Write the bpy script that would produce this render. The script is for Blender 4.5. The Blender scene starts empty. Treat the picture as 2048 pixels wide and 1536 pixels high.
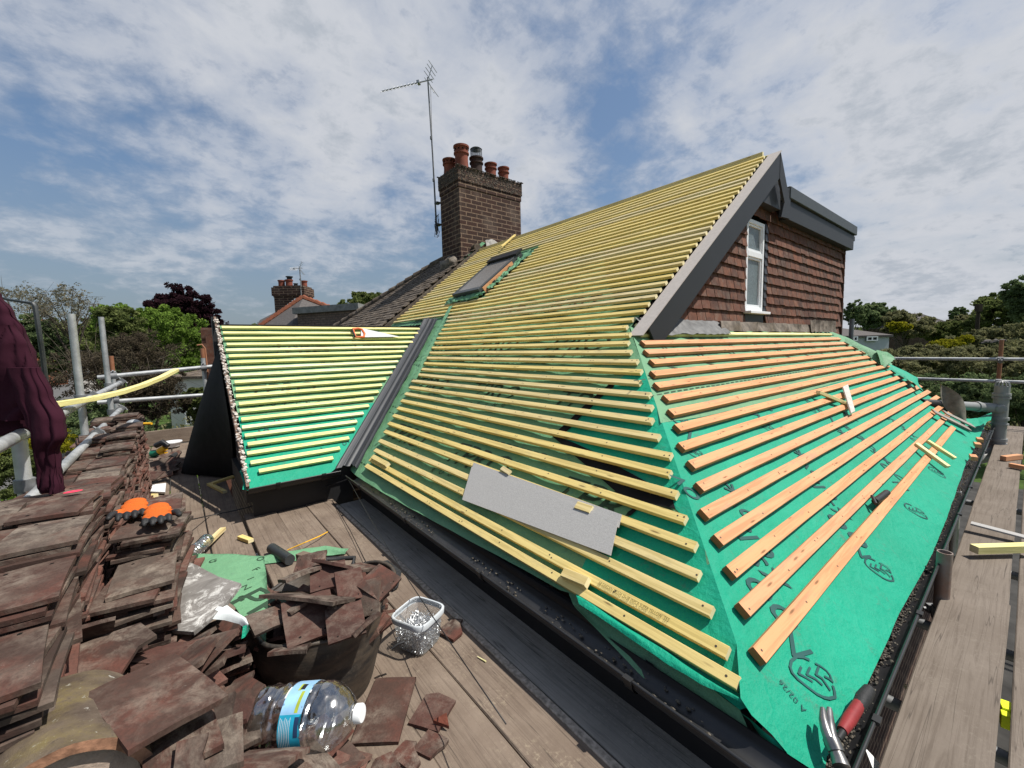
import bpy, bmesh, math, random
import numpy as np
from mathutils import Vector, Matrix, Euler, noise as mnoise

random.seed(7); RNG = np.random.default_rng(7)
SC = bpy.context.scene
COL = SC.collection
V = Vector
R = math.radians

# ------------------------------------------------------------------ camera
FPX = 833.0
PITCH, ROLL, YAW = 0.0903, -0.0226, 0.8949
_f = V((math.cos(YAW)*math.cos(PITCH), math.sin(YAW)*math.cos(PITCH), -math.sin(PITCH)))
_r0 = V((math.sin(YAW), -math.cos(YAW), 0)); _u0 = _r0.cross(_f)
_r = math.cos(ROLL)*_r0 + math.sin(ROLL)*_u0
_u = -math.sin(ROLL)*_r0 + math.cos(ROLL)*_u0

def ray(x, y):
    return _f + _r*((x-1024)/FPX) + _u*((768-y)/FPX)
def at(x, y, d): return ray(x, y)*d
def onz(x, y, z): d = ray(x, y); return d*(z/d.z)
def onx(x, y, X): d = ray(x, y); return d*(X/d.x)
def ony(x, y, Y): d = ray(x, y); return d*(Y/d.y)

cam = bpy.data.cameras.new('camera'); camo = bpy.data.objects.new('camera', cam); COL.objects.link(camo)
cam.sensor_width = 36; cam.lens = FPX/2048*36; cam.clip_start = .05; cam.clip_end = 3000
camo.matrix_world = Matrix(((_r.x, _u.x, -_f.x, 0), (_r.y, _u.y, -_f.y, 0), (_r.z, _u.z, -_f.z, 0), (0, 0, 0, 1)))
SC.camera = camo

# ------------------------------------------------------------------ roof frames
TH = R(37.8); CT, ST, TT = math.cos(TH), math.sin(TH), math.tan(TH)
XE, YE, ZE, YX = 1.293, 0.498, -0.961, 3.95     # eave batten of the main slope, of the hip, level, eave of the wing
def pm(s, y, h=0): return V((XE+s*CT-h*ST, y, ZE+s*ST+h*CT))        # main slope
def ph(x, s, h=0): return V((x, YE+s*CT-h*ST, ZE+s*ST+h*CT))        # hip slope
def pe(x, s, h=0): return V((x, YX+s*CT-h*ST, ZE+s*ST+h*CT))        # wing slope
def im(x, y, h=0):      # picture point -> (s, y) on the main slope
    n = V((-ST, 0, CT)); p0 = V((XE, 0, ZE))+n*h; d = ray(x, y); P = d*(n.dot(p0)/n.dot(d)); q = P-p0
    return (q.x*CT+q.z*ST, P.y)
def ih(x, y, h=0):
    n = V((0, -ST, CT)); p0 = V((0, YE, ZE))+n*h; d = ray(x, y); P = d*(n.dot(p0)/n.dot(d)); q = P-p0
    return (P.x, q.y*CT+q.z*ST)
def ie(x, y, h=0):
    n = V((0, -ST, CT)); p0 = V((0, YX, ZE))+n*h; d = ray(x, y); P = d*(n.dot(p0)/n.dot(d)); q = P-p0
    return (P.x, q.y*CT+q.z*ST)

# ------------------------------------------------------------------ objects
WL = {}
def tag(o, label=None, cat=None, group=None, kind=None):
    if label: o['label'] = label
    if cat: o['category'] = cat
    if group: o['group'] = group
    if kind: o['kind'] = kind
    return o
def thing(name, label, cat, loc=(0, 0, 0), group=None):
    o = bpy.data.objects.new(name, None); COL.objects.link(o); o.location = loc; o.empty_display_size = .1
    WL[o.name] = V(loc)
    return tag(o, label, cat, group)

_txt = {}
def text_mesh(s, shear=0.0):
    if (s, shear) not in _txt:
        c = bpy.data.curves.new('t', 'FONT'); c.body = s; c.size = 1; c.shear = shear; c.resolution_u = 3; c.fill_mode = 'BOTH'
        c.align_x = 'CENTER'; c.align_y = 'CENTER'
        o = bpy.data.objects.new('t', c); COL.objects.link(o)
        dg = bpy.context.evaluated_depsgraph_get()
        me = bpy.data.meshes.new_from_object(o.evaluated_get(dg))
        _txt[(s, shear)] = ([v.co.copy() for v in me.vertices], [tuple(p.vertices) for p in me.polygons])
        bpy.data.objects.remove(o); bpy.data.meshes.remove(me)
    return _txt[(s, shear)]

class MB:
    def __init__(self): self.v = []; self.f = []; self.m = []; self.r = []
    def add(self, vs, fs, mi=0, rnd=0.5):
        b = len(self.v); self.v += [V(q) for q in vs]
        for f in fs:
            self.f.append([b+i for i in f]); self.m.append(mi); self.r.append(rnd)
        return self
    def box(self, o, ux, uy, uz, mi=0, rnd=0.5):     # o = centre, u* = half-extent vectors
        o, ux, uy, uz = V(o), V(ux), V(uy), V(uz)
        vs = [o+a*ux+b*uy+c*uz for a in (-1, 1) for b in (-1, 1) for c in (-1, 1)]
        fs = [(0, 1, 3, 2), (4, 6, 7, 5), (0, 4, 5, 1), (2, 3, 7, 6), (0, 2, 6, 4), (1, 5, 7, 3)]
        if ux.cross(uy).dot(uz) < 0: fs = [f[::-1] for f in fs]
        return self.add(vs, fs, mi, rnd)
    def bx(self, x0, x1, y0, y1, z0, z1, mi=0, rnd=.5):
        return self.box(((x0+x1)/2, (y0+y1)/2, (z0+z1)/2), ((x1-x0)/2, 0, 0), (0, (y1-y0)/2, 0), (0, 0, (z1-z0)/2), mi, rnd)
    def prism(self, poly, ext, mi=0):      # planar polygon extruded by vector
        n = len(poly); ext = V(ext); vs = [V(p) for p in poly]+[V(p)+ext for p in poly]
        nn = V((0, 0, 0))
        for i in range(n): nn += V(poly[i]).cross(V(poly[(i+1) % n]))
        fs = [tuple(range(n))[::-1], tuple(range(n, 2*n))]+[(i, (i+1) % n, n+(i+1) % n, n+i) for i in range(n)]
        if nn.dot(ext) < 0: fs = [f[::-1] for f in fs]
        return self.add(vs, fs, mi)
    def tube(self, pts, r, n=12, mi=0, caps=True, rnd=.5):
        pts = [V(p) for p in pts]; k = len(pts); rr = r if hasattr(r, '__len__') else [r]*k
        vs = []; prev = None
        for i, p in enumerate(pts):
            t = (pts[min(i+1, k-1)]-pts[max(i-1, 0)]).normalized()
            if prev is None:
                a = t.orthogonal().normalized()
            else:
                a = (prev-t*prev.dot(t)); a = a.normalized() if a.length > 1e-6 else t.orthogonal().normalized()
            prev = a; b = t.cross(a)
            for j in range(n):
                w = 2*math.pi*j/n; vs.append(p+(a*math.cos(w)+b*math.sin(w))*rr[i])
        fs = [(i*n+j, i*n+(j+1) % n, (i+1)*n+(j+1) % n, (i+1)*n+j) for i in range(k-1) for j in range(n)]
        if caps: fs += [tuple(range(n))[::-1], tuple(range((k-1)*n, k*n))]
        return self.add(vs, fs, mi, rnd)
    def lathe(self, prof, o, ax=(0, 0, 1), n=20, mi=0, sq=None, rnd=.5, caps=False):
        o, ax = V(o), V(ax).normalized(); a = ax.orthogonal().normalized()
        if abs(ax.z) > .99: a = V((1, 0, 0))
        b = ax.cross(a); vs = []
        for (r, z) in prof:
            for j in range(n):
                w = 2*math.pi*j/n; c, s = math.cos(w), math.sin(w)
                if sq:
                    k = (abs(c)**sq+abs(s)**sq)**(-1/sq); c, s = c*k, s*k
                vs.append(o+ax*z+(a*c+b*s)*r)
        k = len(prof)
        fs = [(i*n+j, i*n+(j+1) % n, (i+1)*n+(j+1) % n, (i+1)*n+j) for i in range(k-1) for j in range(n)]
        if caps: fs += [tuple(range(n))[::-1], tuple(range((k-1)*n, k*n))]
        return self.add(vs, fs, mi, rnd)
    def grid(self, fn, nu, nv, mi=0, rnd=.5):
        vs = [fn(i/nu, j/nv) for j in range(nv+1) for i in range(nu+1)]
        fs = [(j*(nu+1)+i, j*(nu+1)+i+1, (j+1)*(nu+1)+i+1, (j+1)*(nu+1)+i) for j in range(nv) for i in range(nu)]
        return self.add(vs, fs, mi, rnd)
    def text(self, s, size, fn, mi=0, shear=0.0):       # fn(u, v) maps text plane to space
        vs, fs = text_mesh(s, shear)
        return self.add([fn(p.x*size, p.y*size) for p in vs], fs, mi)
    def ico(self, o, r, sub=2, sc=(1, 1, 1), mi=0, rough=0, seed=0, rnd=.5):
        bm = bmesh.new(); bmesh.ops.create_icosphere(bm, subdivisions=sub, radius=1)
        vs = []
        for v in bm.verts:
            k = 1+rough*mnoise.noise(v.co*1.7+V((seed, seed*.7, 0)))
            vs.append(V(o)+V((v.co.x*sc[0], v.co.y*sc[1], v.co.z*sc[2]))*r*k)
        bm.verts.index_update(); fs = [tuple(v.index for v in f.verts) for f in bm.faces]; bm.free()
        return self.add(vs, fs, mi, rnd)
    def sheet(self, poly, cell, fn, mi=0, thick=0.0, mi_back=None):
        """polygon in 2-D cut into cells, mapped to space by fn(u, v); thick > 0 gives it a second face"""
        bm = bmesh.new(); vv = [bm.verts.new((p[0], p[1], 0)) for p in poly]; bm.faces.new(vv)
        bmesh.ops.triangulate(bm, faces=bm.faces[:])
        for ax in (0, 1):
            lo = min(p[ax] for p in poly); hi = max(p[ax] for p in poly)
            k = math.ceil(lo/cell+1e-6)
            while k*cell < hi-1e-6:
                co = [0, 0, 0]; co[ax] = k*cell; no = [0, 0, 0]; no[ax] = 1
                bmesh.ops.bisect_plane(bm, geom=bm.verts[:]+bm.edges[:]+bm.faces[:], plane_co=co, plane_no=no); k += 1
        bmesh.ops.remove_doubles(bm, verts=bm.verts[:], dist=1e-5)
        bm.normal_update()
        bm.verts.index_update(); bm.verts.ensure_lookup_table()
        P = [fn(v.co.x, v.co.y) for v in bm.verts]
        fs = [tuple(v.index for v in f.verts) if f.normal.z > 0 else tuple(v.index for v in f.verts)[::-1] for f in bm.faces]
        # orientation from fn
        q = P[fs[0][0]]; e = 1e-3; a = bm.verts[fs[0][0]].co
        self.add(P, fs, mi)
        if thick:
            N = [V((0, 0, 0)) for _ in P]
            for f in fs:
                n = (P[f[1]]-P[f[0]]).cross(P[f[2]]-P[f[0]])
                for i in f: N[i] += n
            Q = [p-n.normalized()*thick if n.length > 0 else p for p, n in zip(P, N)]
            b = len(self.v); self.add(Q, [f[::-1] for f in fs], mi if mi_back is None else mi_back)
            o0 = b-len(P)
            for e2 in bm.edges:
                if len(e2.link_faces) == 1:
                    i, j = e2.verts[0].index, e2.verts[1].index
                    f = fs[e2.link_faces[0].index] if False else None
                    self.f.append([o0+j, o0+i, b+i, b+j]); self.m.append(mi); self.r.append(.5)
        bm.free(); return self
    def build(self, name, mats, parent=None, smooth=0, bevel=0, loc=None, fixn=False):
        mats = mats if isinstance(mats, (list, tuple)) else [mats]
        if parent is not None: L = WL[parent.name]
        elif loc is not None: L = V(loc)
        else:
            xs = [v.x for v in self.v]; ys = [v.y for v in self.v]; zs = [v.z for v in self.v]
            L = V(((min(xs)+max(xs))/2, (min(ys)+max(ys))/2, min(zs)))
        me = bpy.data.meshes.new(name)
        me.from_pydata([v-L for v in self.v], [], self.f); me.validate()
        for m in mats: me.materials.append(m)
        if len(me.polygons) == len(self.f):
            me.polygons.foreach_set('material_index', self.m)
            a = me.attributes.new('rnd', 'FLOAT', 'FACE'); a.data.foreach_set('value', self.r)
        if fixn:
            bm = bmesh.new(); bm.from_mesh(me); bmesh.ops.recalc_face_normals(bm, faces=bm.faces[:]); bm.to_mesh(me); bm.free()
        me.update()
        # box-projected UV in metres
        uv = me.uv_layers.new(name='UVMap'); nl = len(me.loops)
        vi = np.empty(nl, np.int32); me.loops.foreach_get('vertex_index', vi)
        co = np.empty(len(me.vertices)*3); me.vertices.foreach_get('co', co); co = co.reshape(-1, 3)+np.array(L)
        pn = np.empty(len(me.polygons)*3); me.polygons.foreach_get('normal', pn); pn = pn.reshape(-1, 3)
        lt = np.empty(len(me.polygons), np.int32); me.polygons.foreach_get('loop_total', lt)
        ln = np.repeat(pn, lt, axis=0); c = co[vi]
        u = np.where(np.abs(ln[:, 2]) > .75, c[:, 0], np.where(np.abs(ln[:, 0]) > np.abs(ln[:, 1]), c[:, 1], c[:, 0]))
        w = np.where(np.abs(ln[:, 2]) > .75, c[:, 1], c[:, 2])
        uv.data.foreach_set('uv', np.stack([u, w], 1).ravel())
        if smooth:
            me.polygons.foreach_set('use_smooth', [True]*len(me.polygons))
            if smooth < 180: me.set_sharp_from_angle(angle=R(smooth))
        o = bpy.data.objects.new(name, me); COL.objects.link(o)
        if parent is not None: o.parent = parent; WL[o.name] = WL[parent.name]
        else: o.location = L; WL[o.name] = L
        if bevel:
            b = o.modifiers.new('bevel', 'BEVEL'); b.width = bevel; b.segments = 1; b.limit_method = 'ANGLE'; b.angle_limit = R(40)
        return o

# ------------------------------------------------------------------ materials
class N:
    def __init__(s, name):
        s.mat = bpy.data.materials.new(name); s.mat.use_nodes = True; s.t = s.mat.node_tree
        s.b = s.t.nodes['Principled BSDF']; s.out = s.t.nodes['Material Output']
    def n(s, ty, **kw):
        d = s.t.nodes.new(ty)
        for k, v in kw.items():
            if k.startswith('i_'):
                key = k[2:]; key = int(key) if key.isdigit() else key.replace('_', ' ')
                s.set(d.inputs[key], v)
            else: setattr(d, k, v)
        return d
    def set(s, inp, v):
        if isinstance(v, bpy.types.NodeSocket): s.t.links.new(v, inp)
        elif isinstance(v, (tuple, list)) and len(v) == 3 and inp.type == 'RGBA': inp.default_value = (*v, 1)
        else: inp.default_value = v
    def math(s, op, a, b=0.0, c=None, clamp=False):
        d = s.n('ShaderNodeMath', operation=op, use_clamp=clamp); s.set(d.inputs[0], a); s.set(d.inputs[1], b)
        if c is not None: s.set(d.inputs[2], c)
        return d.outputs[0]
    def vmul(s, v, k):
        d = s.n('ShaderNodeVectorMath', operation='MULTIPLY'); s.set(d.inputs[0], v); s.set(d.inputs[1], k); return d.outputs[0]
    def vadd(s, v, k):
        d = s.n('ShaderNodeVectorMath', operation='ADD'); s.set(d.inputs[0], v); s.set(d.inputs[1], k); return d.outputs[0]
    def noise(s, vec, scale, detail=4, rough=.55, dist=0):
        d = s.n('ShaderNodeTexNoise'); s.set(d.inputs['Vector'], vec); d.inputs['Scale'].default_value = scale
        d.inputs['Detail'].default_value = detail; d.inputs['Roughness'].default_value = rough; d.inputs['Distortion'].default_value = dist
        return d.outputs['Fac']
    def vor(s, vec, scale, feature='F1', out='Distance'):
        d = s.n('ShaderNodeTexVoronoi', feature=feature); s.set(d.inputs['Vector'], vec); d.inputs['Scale'].default_value = scale
        return d.outputs[out]
    def ramp(s, fac, stops, interp='LINEAR'):
        d = s.n('ShaderNodeValToRGB'); s.set(d.inputs[0], fac); cr = d.color_ramp; cr.interpolation = interp
        while len(cr.elements) < len(stops): cr.elements.new(.5)
        for e, (p, c) in zip(cr.elements, stops):
            e.position = p; e.color = (*c, 1) if hasattr(c, '__len__') else (c, c, c, 1)
        return d.outputs[0]
    def mix(s, fac, a, b, bt='MIX'):
        d = s.n('ShaderNodeMix', data_type='RGBA', blend_type=bt); s.set(d.inputs[0], fac); s.set(d.inputs[6], a); s.set(d.inputs[7], b)
        return d.outputs[2]
    def coord(s, which='Object'): return s.n('ShaderNodeTexCoord').outputs[which]
    def rnd(s): return s.n('ShaderNodeObjectInfo').outputs['Random']
    def attr(s, a='rnd'): return s.n('ShaderNodeAttribute', attribute_name=a).outputs['Fac']
    def pos(s): return s.n('ShaderNodeNewGeometry').outputs['Position']
    def bump(s, h, strength=.3, dist=.01):
        d = s.n('ShaderNodeBump'); s.set(d.inputs['Height'], h); d.inputs['Strength'].default_value = strength; d.inputs['Distance'].default_value = dist
        s.t.links.new(d.outputs[0], s.b.inputs['Normal']); return d.outputs[0]
    def done(s, col, rough=.8, spec=.3, metal=0):
        s.set(s.b.inputs['Base Color'], col); s.set(s.b.inputs['Roughness'], rough); s.b.inputs['Specular IOR Level'].default_value = spec
        s.set(s.b.inputs['Metallic'], metal); return s.mat

def simple(name, col, rough=.6, spec=.4, metal=0, var=.15, scale=12, bump=0, bscale=80):
    m = N(name); p = m.pos()
    n1 = m.noise(p, scale, 5)
    c2 = tuple(min(1, c*(1+var)) for c in col); c1 = tuple(c*(1-var) for c in col)
    if bump: m.bump(m.noise(p, bscale, 4), bump, .005)
    return m.done(m.ramp(n1, [(.3, c1), (.7, c2)]), rough, spec, metal)

def batten_mat(name, a, b, c, gray=.15):
    m = N(name); o = m.coord(); r = m.rnd()
    off = m.vadd(o, m.n('ShaderNodeCombineXYZ', i_0=m.math('MULTIPLY', r, 37.0), i_1=m.math('MULTIPLY', r, 11.0), i_2=0.0).outputs[0])
    grain = m.noise(m.vmul(off, (2.2, 55, 55)), 1.0, 6, .6, .6)
    blot = m.noise(m.vmul(off, (1.3, 5, 5)), 1.0, 4, .6)
    col = m.mix(blot, a, b)
    col = m.mix(m.math('MULTIPLY', m.ramp(r, [(0, 0.0), (.5, .15), (1, 1.0)]), .8), col, c)
    col = m.mix(m.ramp(grain, [(.40, .45), (.55, 0.0)]), col, tuple(x*.55 for x in a))
    kn = m.vor(m.vmul(off, (4.6, 26, 26)), 1.0)
    col = m.mix(m.ramp(kn, [(.06, .75), (.15, 0.0)]), col, (.11, .055, .02))
    dirt = m.noise(m.vmul(off, (4, 14, 14)), 1.0, 6, .7)
    col = m.mix(m.ramp(dirt, [(.56, 0.0), (.75, gray*3)]), col, (.22, .19, .15))
    m.bump(grain, .25, .002)
    return m.done(col, .75, .25)
M_YEL = batten_mat('yellow_treated_pine', (.69, .50, .145), (.78, .64, .27), (.65, .55, .36))
M_YEL2 = batten_mat('pale_yellow_treated_pine', (.75, .665, .23), (.81, .755, .37), (.81, .77, .49), .05)
M_ORG = batten_mat('orange_red_treated_pine', (.62, .265, .115), (.70, .37, .185), (.62, .32, .18), .2)
M_END = simple('fresh_sawn_end', (.78, .68, .40), .8, .2)
M_ORGEND = simple('shaded_orange_sawn_end', (.30, .11, .045), .8, .2)  # sawn ends coloured darker, as the side in shade

def felt_mat(name, a, b, scuff):
    m = N(name); p = m.pos()
    n1 = m.noise(p, 1.6, 5, .6); n2 = m.noise(p, 9, 6, .65)
    col = m.mix(m.ramp(n1, [(.3, 0.0), (.7, 1.0)]), a, b)
    col = m.mix(m.ramp(n2, [(.62, 0.0), (.8, .55)]), col, scuff)
    fine = m.noise(p, 260, 3, .7)
    col = m.mix(m.ramp(fine, [(.35, .22), (.6, 0.0)]), col, tuple(x*.6 for x in a))
    st = m.noise(m.vmul(p, (7, 7, 7)), 1.0, 9, .78)
    col = m.mix(m.ramp(st, [(.575, 0.0), (.66, .5)]), col, (.085, .13, .10))
    hh = m.math('ADD', m.math('MULTIPLY', m.noise(p, 14, 4, .6), 1.0), m.math('MULTIPLY', fine, .12))
    cw = m.noise(m.vmul(p, (1, 1, 1)), 3.2, 3, .5, .5)
    cre = m.ramp(m.math('ABSOLUTE', m.math('SUBTRACT', cw, .5)), [(0.0, 1.0), (.03, 0.0)])
    hh = m.math('ADD', hh, m.math('MULTIPLY', cre, .10))
    m.bump(hh, .8, .014)
    return m.done(col, .62, .3)
M_TEAL = felt_mat('teal_roofing_membrane', (.0015, .27, .160), (.003, .335, .205), (.05, .31, .205))
M_GREEN = felt_mat('dull_green_roofing_membrane', (.115, .27, .145), (.15, .33, .18), (.24, .38, .24))
M_INK = simple('dark_printed_ink', (.012, .075, .07), .6, .3)
M_INK2 = simple('black_green_printed_ink', (.025, .055, .03), .6, .3)
M_FELTBACK = simple('white_membrane_back', (.62, .66, .66), .7, .3, bump=.2)
M_FELTBLK = simple('black_membrane', (.009, .009, .0095), .7, .12, var=.3, bump=.2, bscale=20)

def tile_mat(name, base, dark, red, lichen=.5, attr=False):
    m = N(name); o = m.coord(); r = m.attr() if attr else m.rnd()
    off = m.vadd(o, m.n('ShaderNodeCombineXYZ', i_0=m.math('MULTIPLY', r, 13.0), i_1=m.math('MULTIPLY', r, 29.0), i_2=m.math('MULTIPLY', r, 7.0)).outputs[0])
    if attr: off = m.vadd(m.pos(), m.n('ShaderNodeCombineXYZ', i_0=m.math('MULTIPLY', r, 13.0), i_1=0.0, i_2=0.0).outputs[0])
    big = m.noise(off, 6, 5, .6, .8); mid = m.noise(off, 17, 8, .68, .4); fine = m.noise(off, 140, 4, .7)
    col = m.mix(r, base, dark); col = m.mix(m.ramp(big, [(.45, 0.0), (.66, .9)]), col, red)
    gm = m.math('MULTIPLY', m.ramp(mid, [(.42, 0.0), (.62, 1.0)]), m.ramp(m.noise(off, 3.6, 3), [(.40, 0.0), (.60, 1.0)]))
    col = m.mix(m.math('MULTIPLY', gm, lichen), col, (.27, .225, .18))
    wm = m.ramp(m.noise(off, 60, 8, .75), [(.66, 0.0), (.72, 1.0)])
    col = m.mix(m.math('MULTIPLY', wm, lichen), col, (.52, .48, .42))
    col = m.mix(m.ramp(fine, [(.3, .45), (.55, 0.0)]), col, (.03, .022, .018))
    m.bump(m.math('ADD', mid, m.math('MULTIPLY', fine, .4)), .5, .004)
    return m.done(col, .88, .2)
M_TILE = tile_mat('weathered_clay_tile', (.072, .040, .031), (.040, .027, .022), (.115, .045, .033), .62)
M_TILEG = tile_mat('grey_brown_clay_tile', (.10, .075, .060), (.062, .046, .038), (.105, .054, .040), .8)
M_TILEC = tile_mat('clean_brown_clay_tile', (.078, .036, .028), (.056, .029, .024), (.095, .040, .031), .3)
M_TILEB = simple('broken_clay_edge', (.19, .062, .04), .9, .2, var=.3, scale=60, bump=.4)
M_HUNG = tile_mat('tile_hanging', (.155, .068, .047), (.078, .043, .035), (.21, .088, .054), .35, True)
M_ROOFT = tile_mat('old_roof_tiles', (.085, .066, .052), (.055, .046, .04), (.12, .09, .06), .9, True)

def board_mat(name, a, b, dark, stain):
    m = N(name); o = m.coord(); r = m.rnd()
    off = m.vadd(o, m.n('ShaderNodeCombineXYZ', i_0=m.math('MULTIPLY', r, 37.0), i_1=m.math('MULTIPLY', r, 5.0), i_2=0.0).outputs[0])
    g = m.noise(m.vmul(off, (1.8, 45, 45)), 1.0, 7, .65, 1.2); bl = m.noise(off, 3.5, 6, .65); fi = m.noise(off, 70, 6, .7)
    col = m.mix(m.ramp(bl, [(.35, 0.0), (.65, 1.0)]), a, b)
    col = m.mix(m.ramp(g, [(.34, .55), (.52, 0.0)]), col, dark)
    col = m.mix(m.math('MULTIPLY', m.ramp(fi, [(.52, 0.0), (.7, .8)]), m.ramp(m.noise(off, 5, 3), [(.4, 0.0), (.6, 1.0)])), col, stain)
    cr = m.noise(m.vmul(off, (.55, 26, 26)), 1.0, 2, .5, .2)
    col = m.mix(m.ramp(cr, [(.492, 0.0), (.498, .55), (.502, .55), (.508, 0.0)]), col, (.03, .024, .02))
    sp = m.noise(off, 22, 8, .8)
    col = m.mix(m.ramp(sp, [(.64, 0.0), (.7, .7)]), col, (.05, .043, .037))
    m.bump(m.math('ADD', g, m.math('MULTIPLY', fi, .3)), .5, .004)
    return m.done(col, .85, .2)
M_BOARD = board_mat('weathered_scaffold_board', (.150, .112, .085), (.215, .168, .130), (.085, .062, .048), (.30, .245, .175))
M_BOARDD = board_mat('pale_grey_board', (.25, .228, .20), (.33, .30, .265), (.15, .138, .124), (.38, .35, .30))  # grey raised so the board shows in the gutter's shade
M_BOARDG = board_mat('grey_scaffold_board', (.150, .122, .098), (.19, .158, .13), (.09, .07, .055), (.21, .18, .145))

def metal_mat(name, a, b, rough=.45, metal=.7, rust=0):
    m = N(name); p = m.pos(); n1 = m.noise(p, 9, 6, .65); n2 = m.noise(p, 60, 4)
    col = m.mix(m.ramp(n1, [(.35, 0.0), (.65, 1.0)]), a, b)
    if rust: col = m.mix(m.ramp(n1, [(.4, rust), (.6, rust*.3)]), col, (.26, .095, .04))
    m.bump(n2, .1, .002)
    return m.done(col, m.ramp(n1, [(.3, rough*.8), (.7, min(1, rough*1.3))]), .5, metal)
M_GALV = metal_mat('galvanised_steel', (.36, .37, .37), (.52, .53, .53), .5, .55)
M_GALVD = metal_mat('dull_galvanised_steel', (.14, .145, .15), (.24, .245, .25), .55, .5)
M_RUST = metal_mat('rusty_steel', (.30, .14, .08), (.36, .2, .12), .8, .2, .7)
M_ALU = metal_mat('weathered_aluminium', (.33, .34, .35), (.45, .46, .47), .45, .7)
M_DKSTEEL = metal_mat('dark_painted_steel', (.03, .035, .037), (.05, .055, .058), .5, .2)
M_NAIL = metal_mat('bright_galvanised_nails', (.55, .56, .57), (.75, .76, .77), .35, .9)
M_LEAD = simple('weathered_lead', (.13, .13, .13), .6, .4, var=.35, scale=14, bump=.4, bscale=30)
M_LEADB = simple('stained_lead', (.15, .125, .10), .7, .3, var=.5, scale=18, bump=.6, bscale=25)
M_GUT = simple('black_plastic_gutter', (.018, .018, .019), .38, .5, var=.2)
M_BLK = simple('black_plastic', (.014, .014, .015), .5, .4)
M_FASC = simple('anthracite_fascia', (.026, .0275, .030), .5, .3, var=.06, scale=3)
M_FASCD = simple('dark_soffit', (.03, .031, .033), .5, .4)
M_CAP = simple('grey_flat_roof_trim', (.05, .057, .06), .5, .4, var=.08)
M_UNDER = simple('grey_fibre_cement', (.37, .36, .345), .85, .2, var=.13, scale=150, bump=.2, bscale=200)
M_VERGE = simple('grey_undercloak', (.42, .38, .35), .8, .2, var=.08, scale=40)
M_PIPE = simple('grey_pvc', (.25, .255, .25), .38, .45, var=.06, scale=5)
M_WHITE = simple('white_upvc', (.78, .79, .8), .35, .5, var=.02)
M_CREAM = simple('cream_plastic', (.66, .58, .42), .5, .4, var=.12, scale=6)
M_VALLEY = simple('grey_valley_liner', (.034, .037, .043), .45, .4, var=.12, scale=10, bump=.1)
M_POT = simple('terracotta', (.20, .060, .038), .8, .25, var=.25, scale=9, bump=.2)
M_POTD = simple('sooty_terracotta', (.055, .035, .03), .85, .2, var=.3, scale=9, bump=.2)
M_REDTILE = simple('orange_clay_ridge', (.21, .075, .042), .85, .2, var=.25, scale=12, bump=.3)
M_CONC = simple('old_mortar', (.38, .36, .33), .9, .2, var=.3, scale=14, bump=.6, bscale=40)
M_RENDER = simple('white_render', (.60, .58, .53), .85, .2, var=.05, scale=4)
M_RENDERW = simple('pale_blue_white_cladding', (.46, .48, .50), .8, .2, var=.05, scale=4)
M_ROOFD = simple('grey_concrete_roof', (.10, .09, .085), .85, .2, var=.3, scale=20, bump=.4)
M_NAILH = simple('rusty_nail_head', (.06, .045, .03), .6, .4)
M_DARK = simple('dark_void', (.012, .011, .010), .9, .1)
M_MOSS = simple('gutter_grit', (.10, .088, .072), .95, .1, var=.7, scale=90, bump=1.0, bscale=160)
M_ORANGE = simple('orange_knit', (.58, .12, .018), .85, .2, var=.12, scale=200, bump=.5, bscale=500)
M_RUBBER = simple('black_rubber', (.018, .018, .019), .6, .35, var=.25, scale=60, bump=.3, bscale=200)
M_SAWO = simple('orange_saw_handle', (.62, .13, .03), .5, .4)
M_SAWB = simple('bright_saw_blade', (.70, .70, .70), .3, .5, metal=.35, var=.05)
M_HAMR = simple('red_grip', (.22, .022, .024), .55, .35, var=.2, scale=40)
M_STEEL = metal_mat('forged_steel', (.20, .195, .19), (.36, .35, .34), .35, .85)
M_GRN = simple('green_plastic', (.01, .14, .085), .5, .4)
M_DEWY = simple('yellow_plastic', (.78, .42, .02), .5, .4)
M_HIVIS = simple('fluorescent_yellow', (.72, .85, .02), .6, .3)
M_SLATE = None
M_PINK = simple('pink_chalk', (.75, .05, .10), .8, .2)
M_BITUM = simple('black_slate_piece', (.03, .03, .031), .8, .25, var=.4, scale=40, bump=.5)
M_CLOTH = None
def cloth(name, col):
    m = N(name); p = m.pos(); n = m.noise(p, 6, 5); w = m.noise(p, 420, 2)
    m.bump(m.math('ADD', m.math('MULTIPLY', n, 1.0), m.math('MULTIPLY', w, .1)), .35, .01)
    pass
    return m.done(m.ramp(n, [(.3, tuple(c*.85 for c in col)), (.7, tuple(c*1.2 for c in col))]), .95, .1)
M_CLOTH = cloth('maroon_cotton', (.034, .0085, .0165))

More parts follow.
